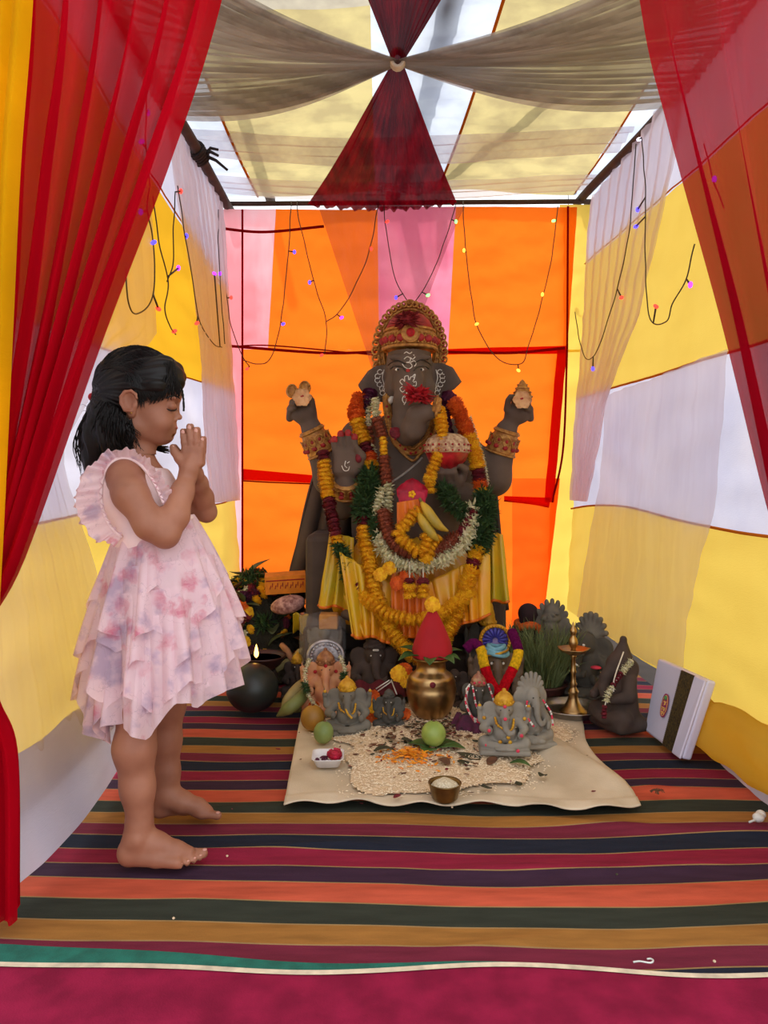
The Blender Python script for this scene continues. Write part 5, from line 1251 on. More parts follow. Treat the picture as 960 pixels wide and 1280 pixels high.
# ------------------------------------------------------------------ lamp, tray, plant pot, diya, plantains, package
m_steel = mat('steel', (186,180,174), .30, metal=1., var=.08, scale=8, bump=.05)
tp = Vector((.655, 2.66, .006)); t = thing('steel_tray', 'round steel tray with a rim under the brass lamp', 'tray', tp)
MB().lathe([(.0,.0),(.085,.0),(.098,.008),(.108,.024),(.116,.027),(.117,.030),(.108,.029),(.095,.012),(.084,.006),(.0,.006)], 48).build('tray_body', m_steel, t, True)
lp = tp+Vector((.005,-.01,.0075)); t = thing('brass_lamp', 'slim brass oil lamp on a turned stem standing in the steel tray', 'lamp', lp)
lprof = [(.0,0),(.045,.0),(.048,.006),(.042,.012),(.030,.024),(.020,.044),(.015,.062),(.018,.068),(.020,.074),(.014,.082),(.010,.092),(.014,.100),(.009,.108),(.008,.135),(.012,.142),(.008,.150),(.0075,.190),(.012,.196),(.009,.204)]
MB().lathe(lprof, 32).build('stem', m_brass, t, True)
q = MB(); q.lathe([(.0,.200),(.020,.202),(.042,.212),(.050,.222),(.052,.223),(.050,.225),(.040,.217),(.0,.210)], 36)
q.v = [(x*(1+.18*max(0,math.cos(5*math.atan2(y,x)))**4*(math.hypot(x,y)>.045)), y*(1+.18*max(0,math.cos(5*math.atan2(y,x)))**4*(math.hypot(x,y)>.045)), z) for x,y,z in q.v]; q.build('oil_dish', m_brass, t, True)
MB().lathe([(.012,.21),(.008,.222),(.013,.232),(.017,.242),(.014,.256),(.007,.268),(.010,.275),(.013,.283),(.010,.293),(.004,.303),(.003,.312),(.0,.316)], 24).build('finial', m_brass, t, True)
pp = Vector((.585, 2.86, .0)); t = thing('grassy_pot', 'shallow dark red pot of fine wispy green grass behind the steel tray', 'plant', pp)
MB().lathe([(.0,.0),(.075,.0),(.092,.03),(.098,.055),(.104,.058),(.104,.066),(.095,.066),(.09,.05),(.0,.045)], 32).build('pot', mat('maroon_clay', (70,30,28), .6, rgb2=(52,24,22)), t, True)
MB().ball((0,0,.05), (.09,.09,.012), 16, 6).build('soil', mat('soil', (48,36,28), .95, bump=.6), t, True)
q = MB(); g_ = random.Random(9)
for k in range(900):
    a = g_.uniform(0,6.28); r = .08*math.sqrt(g_.random()); b0 = Vector((r*math.cos(a), r*math.sin(a), .05)); L = g_.uniform(.12,.27); ln = g_.uniform(.15,.5)
    d = Vector((math.cos(a)*ln+g_.uniform(-.25,.25), math.sin(a)*ln+g_.uniform(-.25,.25), 1)).normalized(); dr = Vector((g_.uniform(-1,1), g_.uniform(-1,1), -.35*g_.random()))*.05
    w_ = d.cross(Vector((g_.uniform(-1,1),g_.uniform(-1,1),0))).normalized()*.0014; P = [b0, b0+d*L*.5, b0+d*L*.85+dr*.5, b0+d*L+dr]
    q.add([P[0]-w_,P[0]+w_,P[1]+w_,P[2]+w_*.8,P[3],P[2]-w_*.8,P[1]-w_], [(0,1,2,6),(6,2,3,5),(5,3,4)])
o = q.build('grass_blades', mat('wispy_grass', (118,128,80), .7, rgb2=(84,98,54), scale=20), t); o['kind'] = 'stuff'
dp = Vector((-.462, 2.86, .108)); t = thing('oil_lamp', 'wide dark clay oil lamp with a small flame left of the idols', 'lamp', dp)
MB().lathe([(.0,.0),(.035,.0),(.07,.022),(.088,.05),(.094,.054),(.094,.060),(.084,.056),(.06,.035),(.0,.030)], 36).build('lamp_bowl', mat('dark_terracotta', (64,26,22), .5, rgb2=(46,20,18)), t, True)
MB().lathe([(.0,.048),(.078,.048)], 36).build('oil', mat('lamp_oil', (50,26,14), .08, bump=0), t, True)
q = MB(); q.lathe([(.0,.0),(.007,.008),(.0085,.018),(.006,.032),(.003,.044),(.0,.052)], 14, (-.01,-.05,.058)); q.build('flame', emit('flame', (255,190,90), 7.), t, True)
MB().tube([(-.01,-.03,.052),(-.01,-.052,.060)], .003, 6).build('wick', m_black, t, True)
rbox('lamp_block', (-.55,2.80,.0), (-.41,2.94,.107), m_throne, None, .01); tag(bpy.data.objects['lamp_block'], 'dark clay block under the oil lamp', 'block')
m_pl = mat('green_plantain', (118,124,66), .55, rgb2=(84,96,48), scale=12, bump=.25); m_husk = mat('pale_husk', (160,142,92), .75, rgb2=(120,110,64), scale=10, bump=.3)
for lab, a, c, e, r, m in (('upper pale green plantain in the bunch beside the dark melon', (352,893,2.60),(366,868,2.63),(392,842,2.76),.021,m_husk),('lower green plantain in the bunch beside the dark melon', (346,898,2.58),(368,880,2.56),(392,856,2.70),.022,m_pl),('dark green plantain lying lowest beside the fruits', (356,888,2.66),(376,884,2.66),(393,880,2.66),.018,m_pl)):
    P = [at(*a), at(*c), at(*e)]; P = [Vector((p.x,p.y,max(p.z,.022))) for p in P]; o0 = P[0].copy(); C_ = [Vector(p)-o0 for p in spline([tuple(p) for p in P], 14)]
    t = thing('plantain', lab, 'fruit', o0); MB().tube(C_, [.003,.008,.014,.018,r,r,r,r,r,r*.98,.018,.014,.010,.006], 8).build('peel', m, t, True)
    MB().tube([C_[-1], C_[-1]+(C_[-1]-C_[-3])*1.2], [.007,.005], 6).build('stem', m_husk, t, True)
# loose flowers in front of the idols
for k, (lab, x, y, D, L, s_) in enumerate((('yellow marigold above the smallest idol, left of the brass pot', 498,842,2.62,'Y',1.1),('orange marigold tucked beside the yellow one left of the brass pot', 506,838,2.66,'O',1.),('yellow marigold at the left shoulder of the brass pot', 508,852,2.60,'Y',.9),
    ('yellow marigold between the two grey idols', 464,883,2.58,'Y',1.05),('orange marigold above the yellow one between the two grey idols', 466,872,2.62,'O',1.),('orange marigold on the rice between the two grey idols', 461,902,2.50,'O',1.1),('orange marigold at the foot of the brass pot, right of the smallest idol', 506,893,2.50,'O',.8),('orange marigold on the orange-brown fruit', 392,882,2.58,'O',.7))):
    o = bpy.data.objects.new('marigold_flower', FM[L]); COL.objects.link(o); o.location = at(x,y,D); o.rotation_euler = (1.2,.3*k,0); o.scale = (s_,)*3; tag(o, lab, 'flower')
# white packaged cloth leaning on the right wall
PB0, PB1 = Vector((.850,2.485,.004)), Vector((.872,2.225,.004)); PT0, PT1 = Vector((.900,2.50,.238)), Vector((.948,2.225,.236))
t = thing('cloth_package', 'flat white folded cloth package with a black and gold border leaning on the wall', 'package', PB0); ux = (PB1-PB0); uz = (PT0-PB0); nrm = -ux.cross(uz).normalized(); 
if nrm.x > 0: nrm = -nrm
def PK(u, v, w_): return PB0.lerp(PB1,u).lerp(PT0.lerp(PT1,u), v)+nrm*w_-PB0
def pslab(name, u0, u1, v0, v1, w0, w1, m, bev=.003, n=1):
    q = MB(); vs = [PK(u,v,w_) for u in (u0,u1) for v in (v0,v1) for w_ in (w0,w1)]
    q.add(vs, [(0,1,3,2),(4,6,7,5),(0,4,5,1),(2,3,7,6),(0,2,6,4),(1,5,7,3)]); me_ = q.mesh(name); bm = bmesh_fix(me_); o = link_mesh(name, me_, m, t); 
    if bev: mm = o.modifiers.new('bevel','BEVEL'); mm.width = bev; mm.segments = 3
    return o
import bmesh
def bmesh_fix(me_):
    bm = bmesh.new(); bm.from_mesh(me_); bmesh.ops.recalc_face_normals(bm, faces=bm.faces); bm.to_mesh(me_); bm.free(); return me_
m_pw = mat('white_package_cloth', (206,204,226), .35, var=.03, scale=4, bump=.1, coat=.3)
pslab('folded_cloth', 0,1,0,1,-.030,.0,m_pw,.008); pslab('front_fold', .80,1.0,.0,.99,.0,.008,m_pw,.004)
m_bord = mat('black_gold_border', (22,20,20), .5, rgb2=(84,70,34), scale=170, bump=.4, bscale=200); pslab('woven_border', .53,.80,.0,.985,.0,.0035,m_bord,.0008)
q = MB()
for k in range(40): v0 = k/40*.98; q.add([PK(.53,v0,.002),PK(.53,v0+.022,.002),PK(.505,v0+.011,.002)], [(0,1,2)])
o = q.build('border_teeth', m_black, t); o['kind'] = 'stuff'
q = MB(); n = 24
out = [(.36+.075*math.copysign(abs(math.cos(a))**.7, math.cos(a)), .46+.155*math.copysign(abs(math.sin(a))**.8, math.sin(a))) for a in np.linspace(0,2*PI,n,endpoint=False)]
q.add([PK(u,v,.0018) for u,v in out], [tuple(range(n))]); q.build('pink_emblem', mat('emblem_pink', (150,40,96), .5, var=.05, bump=0), t)
q = MB()
def estroke(pts, r=.0013): q.tube([PK(u,v,.0022) for u,v in pts], r, 5)
estroke([(.36+.060*math.cos(a),.46+.135*math.sin(a)) for a in np.linspace(0,2*PI,30)], .0008)
estroke([(.325,.50),(.345,.515),(.36,.50),(.345,.49),(.365,.475),(.345,.46)]); estroke([(.375,.515),(.375,.47)]); estroke([(.37,.515),(.40,.515)])
estroke([(.32,.43),(.345,.43),(.34,.41),(.325,.40)]); estroke([(.355,.435),(.375,.42),(.36,.40),(.38,.395)]); estroke([(.385,.44),(.385,.40)]); estroke([(.33,.375),(.355,.375),(.35,.345)]); estroke([(.365,.38),(.39,.36),(.37,.35)])
q.build('emblem_lettering', mat('emblem_yellow', (236,200,90), .5, bump=0), t)['kind'] = 'stuff'
MB().ball(PK(.36,.56,.002), (.006,.006,.008), 10, 6).build('emblem_motif', m_greenp, t, True)
MB().tube([PK(.0,.75,-.01)-Vector((0,-.01,0)), PK(0,.05,-.01)-Vector((0,-.01,0))], .002, 5).build('edge_fold', m_pw, t)

# ------------------------------------------------------------------ heap of old flowers at the left behind the girl
hx, hy = -.56, 3.42
q = MB(); 
def mound(u, v):
    a = u*2*PI; r = v; x = hx+.30*r*math.cos(a); y = hy+.36*r*math.sin(a); z = .40*(1-r**2.2)+.04*nz3(x,y,0,7)*(1-r*.3)+.02*nz3(x,y,4,22)
    return Vector((x, y, max(z, -.004)))
o = q.grid(mound, 40, 20).build('wilted_heap', mat('wilted_green', (44,42,30), .95, rgb2=(24,22,18), scale=16, bump=1., dist=.02), None, True); tag(o, 'mound of wilted leaves and stalks left of the throne', 'heap', kind='stuff')
HB = bvh_of([o]); g_ = random.Random(21)
heapcols = [('Y','yellow marigold'),('O','orange marigold'),('R','dark red rose'),('P','purple-black rose'),('G','green herb sprig'),('w','pale bud')]
for k in range(150):
    a = g_.uniform(-PI, .0)+.0; r = g_.uniform(.0,.95); p = mound((a % (2*PI))/(2*PI), r); 
    L, nm = g_.choice(heapcols+[heapcols[0],heapcols[2]]); o = bpy.data.objects.new(FM[L].name.split('.')[0], FM[L]); COL.objects.link(o); o.location = p+Vector((0,-.008,.006))
    o.rotation_euler = (g_.uniform(0,1.5), g_.uniform(-1,1), g_.uniform(0,6)); s_ = g_.uniform(.8,1.4); o.scale = (s_,)*3
    wh = ('at the foot' if p.z < .13 else 'halfway up the side' if p.z < .27 else 'near the top')+' of the heap left of the throne'
    tag(o, f'discarded {nm} {wh}', 'leaf' if L == 'G' else 'flower', group=f'{nm}s {wh}')
for k in range(34):
    a = g_.uniform(-PI,0); r = g_.uniform(.1,.9); p = mound((a % (2*PI))/(2*PI), r); L_ = g_.uniform(.07,.15)
    leaf('large_leaf', ('broad dull green leaf ' if k % 3 else 'withered brown leaf ')+('low in' if p.z < .2 else 'high on')+' the flower heap left of the throne', p+Vector((0,-.01,.012)), L_, L_*.45, g_.uniform(0,6.28), g_.uniform(-.9,.4), mat('heap_leaf', (84,92,56), .6, rgb2=(56,64,36), scale=16) if k % 3 else m_dry2, group=('green' if k % 3 else 'brown')+(' leaves low in the flower heap' if p.z < .2 else ' leaves high on the flower heap'), seed=k)
# orange box with print, pink fruit, yellow cloth in the heap
o = MB().box((0,0,0), (.17,.09,.075)).build('printed_box', mat('orange_card', (226,132,22), .7, var=.08, bump=0)); o.location = at(357,728,3.22); o.rotation_euler = (.1,-.05,.12); tag(o, 'orange printed carton on top of the flower heap', 'box')
q = MB(); 
for k in range(7):
    x = -.065+k*.021; q.tube([(x,-.0455,-.015),(x+.004,-.0455,.0),(x+.010,-.0455,-.006),(x+.012,-.0455,.010)], .0022, 5)
q.tube([(-.08,-.0455,.020),(.08,-.0455,.020)], .0025, 5)
b_ = q.build('red_print', m_redp, o); b_['kind'] = 'stuff'
fruit('pink_fruit', 'mottled pink cut fruit in the flower heap', at(362,766,3.08), (.072,.045,.036), mat('mottled_pink', (196,150,140), .7, rgb2=(120,70,66), scale=60, bump=.4), rot=(.2,-.2,.2), stem=False)
def ycl(u, v): return at(366+32*u, 768+22*v, 3.02+.05*v)+Vector((0,.02*math.sin(u*9), .006*math.sin(u*14+v*5)))
o = MB().grid(ycl, 20, 12).build('yellow_scrap', m_silkg, None, True); tag(o, 'crumpled yellow cloth scrap beside the left throne arm', 'cloth'); mm = o.modifiers.new('thick','SOLIDIFY'); mm.thickness = .003
for k, (lab, c, e) in enumerate((('pale reddish root stalk slanting above the oil lamp',(352,806,2.98),(366,826,2.92)),('orange-tipped stalk right of the oil lamp',(368,822,2.93),(381,812,2.95)),('dry grey stalk behind the plantains',(345,838,2.90),(372,822,2.96)))):
    A_, B_ = at(*c), at(*e); o = MB().tube([A_, A_.lerp(B_,.5)+Vector((0,0,.006)), B_], [.011,.014,.010], 8).build('dry_stalk', m_husk if k else mat('reddish_root', (160,110,76), .8), None, True); tag(o, lab, 'stalk')

# ------------------------------------------------------------------ little things on the rug
m_wp = mat('white_plastic_hook', (224,222,214), .4, bump=0)
c = on_floor(808,1207); P = [c+Vector(p) for p in ((-.022,.0,.006),(-.010,.002,.006),(.004,-.002,.006),(.010,.000,.006),(.013,.005,.006),(.010,.009,.006),(.004,.008,.006))]
o = MB().tube([Vector(p)-c for p in spline([tuple(p) for p in P], 20)], .0016, 6).build('string_hook', m_wp, None, True); o.location = c; tag(o, 'bit of white string curled like a hook on the navy stripe', 'string')
c = on_floor(948,1028); q = MB(); q.ball((0,0,.012), (.014,.012,.011), 12, 8).tube([(-.028,-.012,.006),(-.008,-.004,.008)], .0028, 6).ball((.012,.012,.014), (.012,.012,.010), 10, 8)
o = q.build('white_scrap', m_wp, None, True); o.location = c; tag(o, 'small white knotted scrap at the right edge of the rug', 'scrap')
c = on_floor(822,992); q = MB()
for k in range(26): a = rr.uniform(0,6.28); L = rr.uniform(.008,.02); q.tube([(0,0,.006),(L*math.cos(a)*.6,L*math.sin(a)*.6,.010),(L*math.cos(a),L*math.sin(a),.005)], .0012, 4)
o = q.build('dried_flower', m_dry2, None); o.location = c; tag(o, 'small crushed brown flower on the orange stripe right of the sheet', 'flower')
for k, (x, y, lab) in enumerate(((284,1071,'white crumb on the crimson stripe in front of the near foot'),(565,990+20,'pale crumb on the ochre stripe before the brass bowl'),(217,1149,'tiny white crumb on the green stripe'),(771,1094,'dark crumb on the orange stripe at the right'),(893,1203,'pale crumb on the navy stripe at the right'))):
    o = MB().ball((0,0,.002), (.003,.003,.002), 6, 4).build('crumb', m_rice if k != 3 else m_dry); o.location = on_floor(x,y); tag(o, lab, 'crumb')
for k, (lab, pts) in enumerate((('upper white plastic stick lying across the maroon cloth behind the small idols',[(470,861,2.66),(487,850,2.66)]),('lower white plastic stick lying across the maroon cloth',[(472,864,2.65),(489,852,2.65)]),('white plastic stick slanting down behind the smallest idol',[(489,850,2.66),(496,868,2.62)]))):
    o = MB().tube([at(*p) for p in pts], .0022, 6).build('white_stick', m_wp, None, True); tag(o, lab, 'stick')
def mcl(u, v): p = at(444+62*u, 853+18*v, 2.76-.08*v); p.z += .008*math.sin(u*16); return p
o = MB().grid(mcl, 30, 10).build('maroon_cloth', mat('maroon_cloth_m', (96,16,30), .9, rgb2=(74,10,22)), None, True); tag(o, 'maroon cloth folded behind the two small grey idols', 'cloth'); mm = o.modifiers.new('thick','SOLIDIFY'); mm.thickness = .004

# ------------------------------------------------------------------ strings of small lights
m_wire = mat('light_wire', (52,44,40), .6, bump=0)
BULB = {'b': emit('bulb_blue', (70,60,255), 3.), 'p': emit('bulb_purple', (150,50,240), 3.), 'r': emit('bulb_red', (255,50,40), 3.), 'g': emit('bulb_green', (120,255,120), 3.), 'o': emit('bulb_amber', (255,170,60), 3.), 'w': emit('bulb_white', (220,220,255), 3.)}
bm_me = {}
for k_, m_ in BULB.items():
    q = MB(); q.ball((0,0,0), (.0085,.0085,.012), 8, 6); me_ = q.mesh('bulb'); me_.materials.append(m_); bm_me[k_] = me_
def lights(label, P, bulbs, r=.0026):
    P = [Vector(p) for p in P]; t = thing('light_string', label, 'fairy lights', P[0], group='strings of fairy lights'); L = [Vector(p)-P[0] for p in spline([tuple(p) for p in P], 10*len(P))]
    L = [p+Vector((.006*nz3(p.x,p.z,1,9),.004*nz3(p.x,p.z,3,9),0)) for p in L]
    MB().tube(L, r, 5).build('wire', m_wire, t, True)
    for i, (p, k_) in enumerate(bulbs):
        b_ = Vector(p)-P[0]; j = min(L, key=lambda a: (a-b_).length)
        MB().tube([j, b_], [r*1.2, r*1.6], 5).build('bulb_holder', m_wire, t, True)
        o = bpy.data.objects.new('bulb', bm_me[k_]); COL.objects.link(o); o.parent = t; o.location = b_; o.rotation_euler = (0, i*1.1, 0)
DW = 4.16
bk = lambda l: [at(l[0][0], 251, 4.325)]+[at(x, y, DW) for x, y in l]
bb = lambda l: [(at(x, y, DW-.01), k_) for x, y, k_ in l]
lights('fairy light string falling to a loop at the far left of the back wall', bk([(275,262),(278,300),(284,370),(290,410),(303,445),(312,458)]), bb([(289,372,'r'),(309,461,'r')]))
lights('second fairy light string from the left on the back wall', bk([(364,262),(360,320),(350,405),(338,448),(322,455),(303,450)]), bb([(368,315,'b'),(354,405,'b')]))
lights('third fairy light string from the left, meeting the fourth in a fork', bk([(372,262),(382,310),(396,365),(408,402),(406,440)]), bb([(387,353,'b'),(402,444,'r')]))
lights('fourth fairy light string slanting down to the fork left of the crown', bk([(472,260),(460,320),(437,370),(422,392),(408,402)]), bb([(464,311,'r'),(427,397,'p')]))
lights('fairy light string falling to the crown from the left', bk([(480,260),(486,310),(495,350),(510,378)]), bb([(495,372,'b'),(484,277,'r')]))
lights('fairy light string falling to the crown from the right', bk([(568,262),(553,310),(533,355),(517,380)]), bb([(570,277,'g'),(535,369,'g')]))
lights('fairy light string hanging in a deep loop over the right raised hand', bk([(579,262),(582,310),(588,360),(598,410),(622,448),(650,455),(660,435),(675,385),(690,320),(697,258)]), bb([(580,313,'o'),(596,405,'o'),(648,463,'o'),(678,368,'o'),(692,276,'g')]))
def LW(px, py, off=.05):
    D = 0.
    lo, hi = 1.2, 4.6
    for _ in range(40):
        D = (lo+hi)/2; p = at(px, py, D)
        if p.x > LX(p.z, D)+off: lo = D
        else: hi = D
    return at(px, py, D)
def RW(px, py, off=.05):
    lo, hi = 1.2, 4.6
    for _ in range(40):
        D = (lo+hi)/2; p = at(px, py, D)
        if p.x < RX(p.z, D)-off: lo = D
        else: hi = D
    return at(px, py, D)
lw = lambda l: [LW(x, y) for x, y in l]; rw = lambda l: [RW(x, y) for x, y in l]
lights('fairy light string looping low near the girl on the left wall', lw([(187,235),(184,262),(192,300),(191,370),(172,392),(161,378),(157,335)]), [(LW(176,265),'b'),(LW(192,303),'b'),(LW(198,386),'r')])
lights('fairy light string with a tangled end in the middle of the left wall', lw([(191,245),(199,300),(210,352),(206,385),(213,408),(220,418)]), [(LW(223,335),'p'),(LW(218,414),'r')])
lights('short fairy light string beside the tangled one on the left wall', lw([(219,240),(217,300),(216,330),(209,352)]), [(LW(226,239),'r')])
lights('fairy light string farthest along the left wall', lw([(222,232),(232,295),(244,372),(251,404),(268,430),(278,434)]), [(LW(233,295),'b'),(LW(246,404),'r'),(LW(268,342),'p')])
lights('fairy light string in the left rear corner of the tent', lw([(273,262),(274,330),(279,400),(282,430)]), [(LW(275,342),'p')])
lights('fairy light string in a long loop on the right wall by the corner', rw([(710,238),(712,300),(716,370),(728,440),(742,445),(757,408),(771,362),(786,290),(795,180)]), [(RW(741,461),'b'),(RW(777,372),'r'),(RW(718,380),'o')])
lights('fairy light string looping out to the red drape on the right wall', rw([(802,172),(807,240),(806,330),(812,398),(832,402),(840,380),(856,352),(864,320),(868,305)]), [(RW(797,262),'b'),(RW(795,283),'b'),(RW(820,383),'r'),(RW(863,356),'p'),(RW(799,174),'w')])
lights('pair of fairy lights glowing behind the left red drape', lw([(183,120),(183,180),(187,232)]), [(LW(185,141),'p'),(LW(177,177),'p')])
lights('fairy light string glowing behind the right red drape', rw([(880,180),(892,224),(905,260)]), [(RW(893,224),'p')])
# ================================================================== the girl
girl = thing('person', 'little girl in a pink floral ruffled dress standing barefoot with palms pressed together', 'person', (-.50, 1.72, 0), world_parts=True)
GD = 1.70; gk = GD/F
def G(x, y, D=GD): return at(x, y, D)
m_skin, nt_, p_, _o = new_mat('warm_brown_skin'); MC['warm_brown_skin'] = m_skin
N = nt_.nodes; tcn = N.new('ShaderNodeTexCoord'); nzn = N.new('ShaderNodeTexNoise'); nzn.inputs['Scale'].default_value = 14; nzn.inputs['Detail'].default_value = 5
nt_.links.new(tcn.outputs['Object'], nzn.inputs['Vector']); rpn = N.new('ShaderNodeValToRGB'); rpn.color_ramp.elements[0].position = .35; rpn.color_ramp.elements[1].position = .68
rpn.color_ramp.elements[0].color = lin((148,96,73)); rpn.color_ramp.elements[1].color = lin((166,112,87)); nt_.links.new(nzn.outputs['Fac'], rpn.inputs['Fac']); nt_.links.new(rpn.outputs[0], p_.inputs['Base Color'])
p_.inputs['Roughness'].default_value = .5; p_.inputs['Subsurface Weight'].default_value = .12; p_.inputs['Subsurface Radius'].default_value = (.012,.005,.003); p_.inputs['Subsurface Scale'].default_value = 1.; p_.inputs['Specular IOR Level'].default_value = .35
n2_ = N.new('ShaderNodeTexNoise'); n2_.inputs['Scale'].default_value = 260; bpn = N.new('ShaderNodeBump'); bpn.inputs['Strength'].default_value = .12; bpn.inputs['Distance'].default_value = .001
nt_.links.new(tcn.outputs['Object'], n2_.inputs['Vector']); nt_.links.new(n2_.outputs['Fac'], bpn.inputs['Height']); nt_.links.new(bpn.outputs[0], p_.inputs['Normal'])

b = Sdf(); P = lambda n: n*gk
# --- head (faces +X)
hd = Sdf()
hd.ell(G(172,487), (P(49),.070,P(47)), .02).ell(G(196,488), (P(29),.060,P(38)), .025)
hd.ell(G(188,520), (P(30),.052,P(32)), .02).ell(G(201,538), (P(14),.030,P(13)), .02)
for s in (-1, 1):
    hd.ell(G(198,527,GD+s*.029), (P(17),.027,P(16)), .015)
    hd.cone(G(166,532,GD+s*.046), G(203,546,GD+s*.010), .017, .013, .02)
    hd.ell(G(221,508,GD+s*.021), (P(5.5),.014,P(6)), .010, None, True)
    hd.ell(G(214.5,508,GD+s*.027), (P(6),.0135,P(5.2)), .004)
    hd.ell(G(218,498,GD+s*.024), (P(5),.017,P(3.2)), .008)
    # ear
    ey = GD+s*.067
    Rm = Matrix.Rotation(-.25, 3, 'Y')
    hd.ell(G(161,502,ey), (P(10.5),.010,P(14)), .004, Rm).ell(G(164,516,ey-s*.003), (P(5.5),.008,P(6)), .006)
    hd.ell(G(163,501,ey+s*.009), (P(6.4),.008,P(9.2)), .002, Rm, True)
    hd.ell(G(168,507,ey+s*.002), (P(2.6),.005,P(3.5)), .003)
    hd.cone(G(158,497,ey+s*.004), G(160,508,ey+s*.004), .0022, .0026, .003)
for s in (-1,1):
    ey = GD+s*.077; rim = [(164,514),(156,513),(151,504),(151,496),(156,489.5),(164,488.5),(170,493),(171,498)]
    hd.chain([G(x,y,ey) for x,y in rim], [.003,.0032,.0032,.0034,.0034,.0032,.003,.0024], .002)
hd.ell(G(209,545), (P(6.5),.015,P(6)), .012)                      # chin
hd.cone(G(218.5,500), G(221,517), .0052, .0066, .008).ell(G(223.6,521.3), (P(4.2),.0085,P(3.8)), .004)
for s in (-1, 1): hd.ell(G(218.5,524,GD+s*.0085), (P(3.6),.0055,P(2.8)), .003)
hd.ell(G(214,534.5), (P(6.2),.019,P(9.5)), .010)
hd.ell(G(218.2,534.4), (P(3.4),.0125,P(2.6)), .002).ell(G(216.3,540), (P(3.5),.0115,P(2.9)), .002).ell(G(221.8,537.3), (P(2.2),.012,P(.5)), .0010, None, True)
hd.ell(G(216,544.8), (P(3.4),.010,P(1.8)), .004, None, True)
# neck
nk_ = [G(172,540), G(172,566), G(170,592)]
for S__ in (hd,): S__.chain(nk_, [.034,.031,.036], .012).cone(G(184,545), G(178,572), .020, .024, .012)
# --- torso, arms, legs
for bb_ in (b,):
    bb_.chain(nk_, [.034,.031,.036], .012)
    bb_.ell(G(172,620), (P(45),.080,P(48)), .03).ell(G(185,680), (P(40),.075,P(50)), .04).ell(G(193,755), (P(48),.092,P(50)), .04)
    bb_.cone(G(160,592,1.645), G(172,588,1.755), .034, .034, .03)
    # near arm
    bb_.chain([G(153,596,1.622), G(163,618,1.600), G(188,655,1.592), G(207,668,1.592)], [.034,.0345,.0315,.028], .02)
    bb_.chain([G(207,668,1.592), G(219,645,1.606), G(228,615,1.633), G(235,594,1.655)], [.028,.0285,.0235,.0175], .012)
    # far arm
    bb_.chain([G(180,592,1.775), G(205,622,1.80), G(258,640,1.80)], [.032,.030,.023], .02)
    bb_.chain([G(258,640,1.80), G(254,622,1.775), G(248,604,1.73), G(243,592,1.70)], [.023,.023,.020,.017], .012)
    # near leg
    bb_.chain([G(178,790,1.655), G(173,880,1.638)], [.062,.046], .02).ell(G(176,885,1.632), (.040,.042,.045), .02)
    bb_.chain([G(172,890,1.636), G(168,935,1.626), G(172,985,1.622), G(176,1035,1.622)], [.041,.0425,.034,.0265], .02)
    # far leg
    bb_.chain([G(205,790,1.80), G(210,880,1.845)], [.060,.041], .02)
    bb_.chain([G(211,885,1.848), G(207,925,1.855), G(209,965,1.852), G(209,995,1.850)], [.036,.036,.029,.0245], .02)
def foot(S_, ax, ay, s, toe_dx=1.0, L=1.0, yaw=0.):
    """ankle at ax, ay; heel behind, toes towards +X; s = side of the little toe in Y (-1 towards the viewer)"""
    c, s_ = math.cos(yaw), math.sin(yaw)
    def Q(x, y, z): return Vector((ax+(x*c-y*s_)*L, ay+(x*s_+y*c)*L, z))
    S_.chain([Q(-.001,0,.085), Q(-.004,0,.050)], [.0265,.030], .012).ell(Q(-.020,0,.026), (.024,.024,.026), .012)
    S_.chain([Q(.0,-s*.003,.055), Q(.035,-s*.004,.038), Q(.075,-s*.004,.024), Q(.098,-s*.010,.017)], [.029,.025,.020,.014], .012)
    S_.chain([Q(-.015,s*.006,.020), Q(.04,s*.013,.014), Q(.082,s*.020,.012)], [.021,.0145,.012], .014)
    S_.ell(Q(.088,-s*.012,.014), (.020,.020,.014), .01).ell(Q(.004,s*.024,.060),(.010,.006,.011),.008)
    for k in range(5):
        t = k/4; yy = -s*.021+s*.0105*k*1.02; x0 = .094-.024*t**1.3; ln = (.031,.030,.027,.023,.019)[k]; r = (.0098,.0066,.0063,.006,.0062)[k]
        S_.chain([Q(x0, yy, .014), Q(x0+ln*.55, yy-.0*s, .0125), Q(x0+ln, yy, r+.001)], [r*1.05, r*.92, r*1.05], .0025)
foot(b, -.5235, 1.622, -1, L=1.06, yaw=.0)
foot(b, -.527, 1.850, 1, L=1.0, yaw=.03)
# --- hands pressed together, fingers up
def hand(S_, side):
    """side -1: near hand (back of hand towards the viewer)"""
    y0 = 1.668+side*.0115
    W = G(235,594,1.655) if side < 0 else G(243,592,1.70)
    dx = 0 if side < 0 else 2.5
    H = lambda x, y, d=0.: G(x+dx, y, y0+side*d)
    S_.chain([W, H(237,586,.004), H(239,575,.002)], [.019,.0185,.016], .010)
    S_.box(H(240.5,570,.001), (P(27),.020,P(27)), .009, .008)
    base = [(231.5,562),(238.5,560),(245.3,561.5),(251.5,565)]; tips = [(228.5,539),(236.5,533),(244.8,537),(252.8,548)]; rad = [.0072,.0075,.0072,.0062]
    for (bx, by), (tx, ty), r in zip(base, tips, rad):
        m1 = (bx*.62+tx*.38, by*.62+ty*.38); m2 = (bx*.3+tx*.7, by*.3+ty*.7)
        S_.chain([H(bx,by,.001), H(m1[0],m1[1],.0025), H(m2[0],m2[1],.001), H(tx,ty,-.0015)], [r*1.1, r*1.04, r*.98, r*.86], .0012)
        S_.ell(H(m1[0],m1[1],.004), (r*.98,r*.75,r*.9), .002)
    S_.chain([H(233,584,.002), H(224,573,.003), H(218.5,565,.002), H(216,559,.0)], [.013,.0098,.0086,.0070], .006)
for ops in (b,):
    pass
hn = Sdf(); hn.ops = [o_ for o_ in b.ops]
hand(hn, -1); hand(hn, 1)
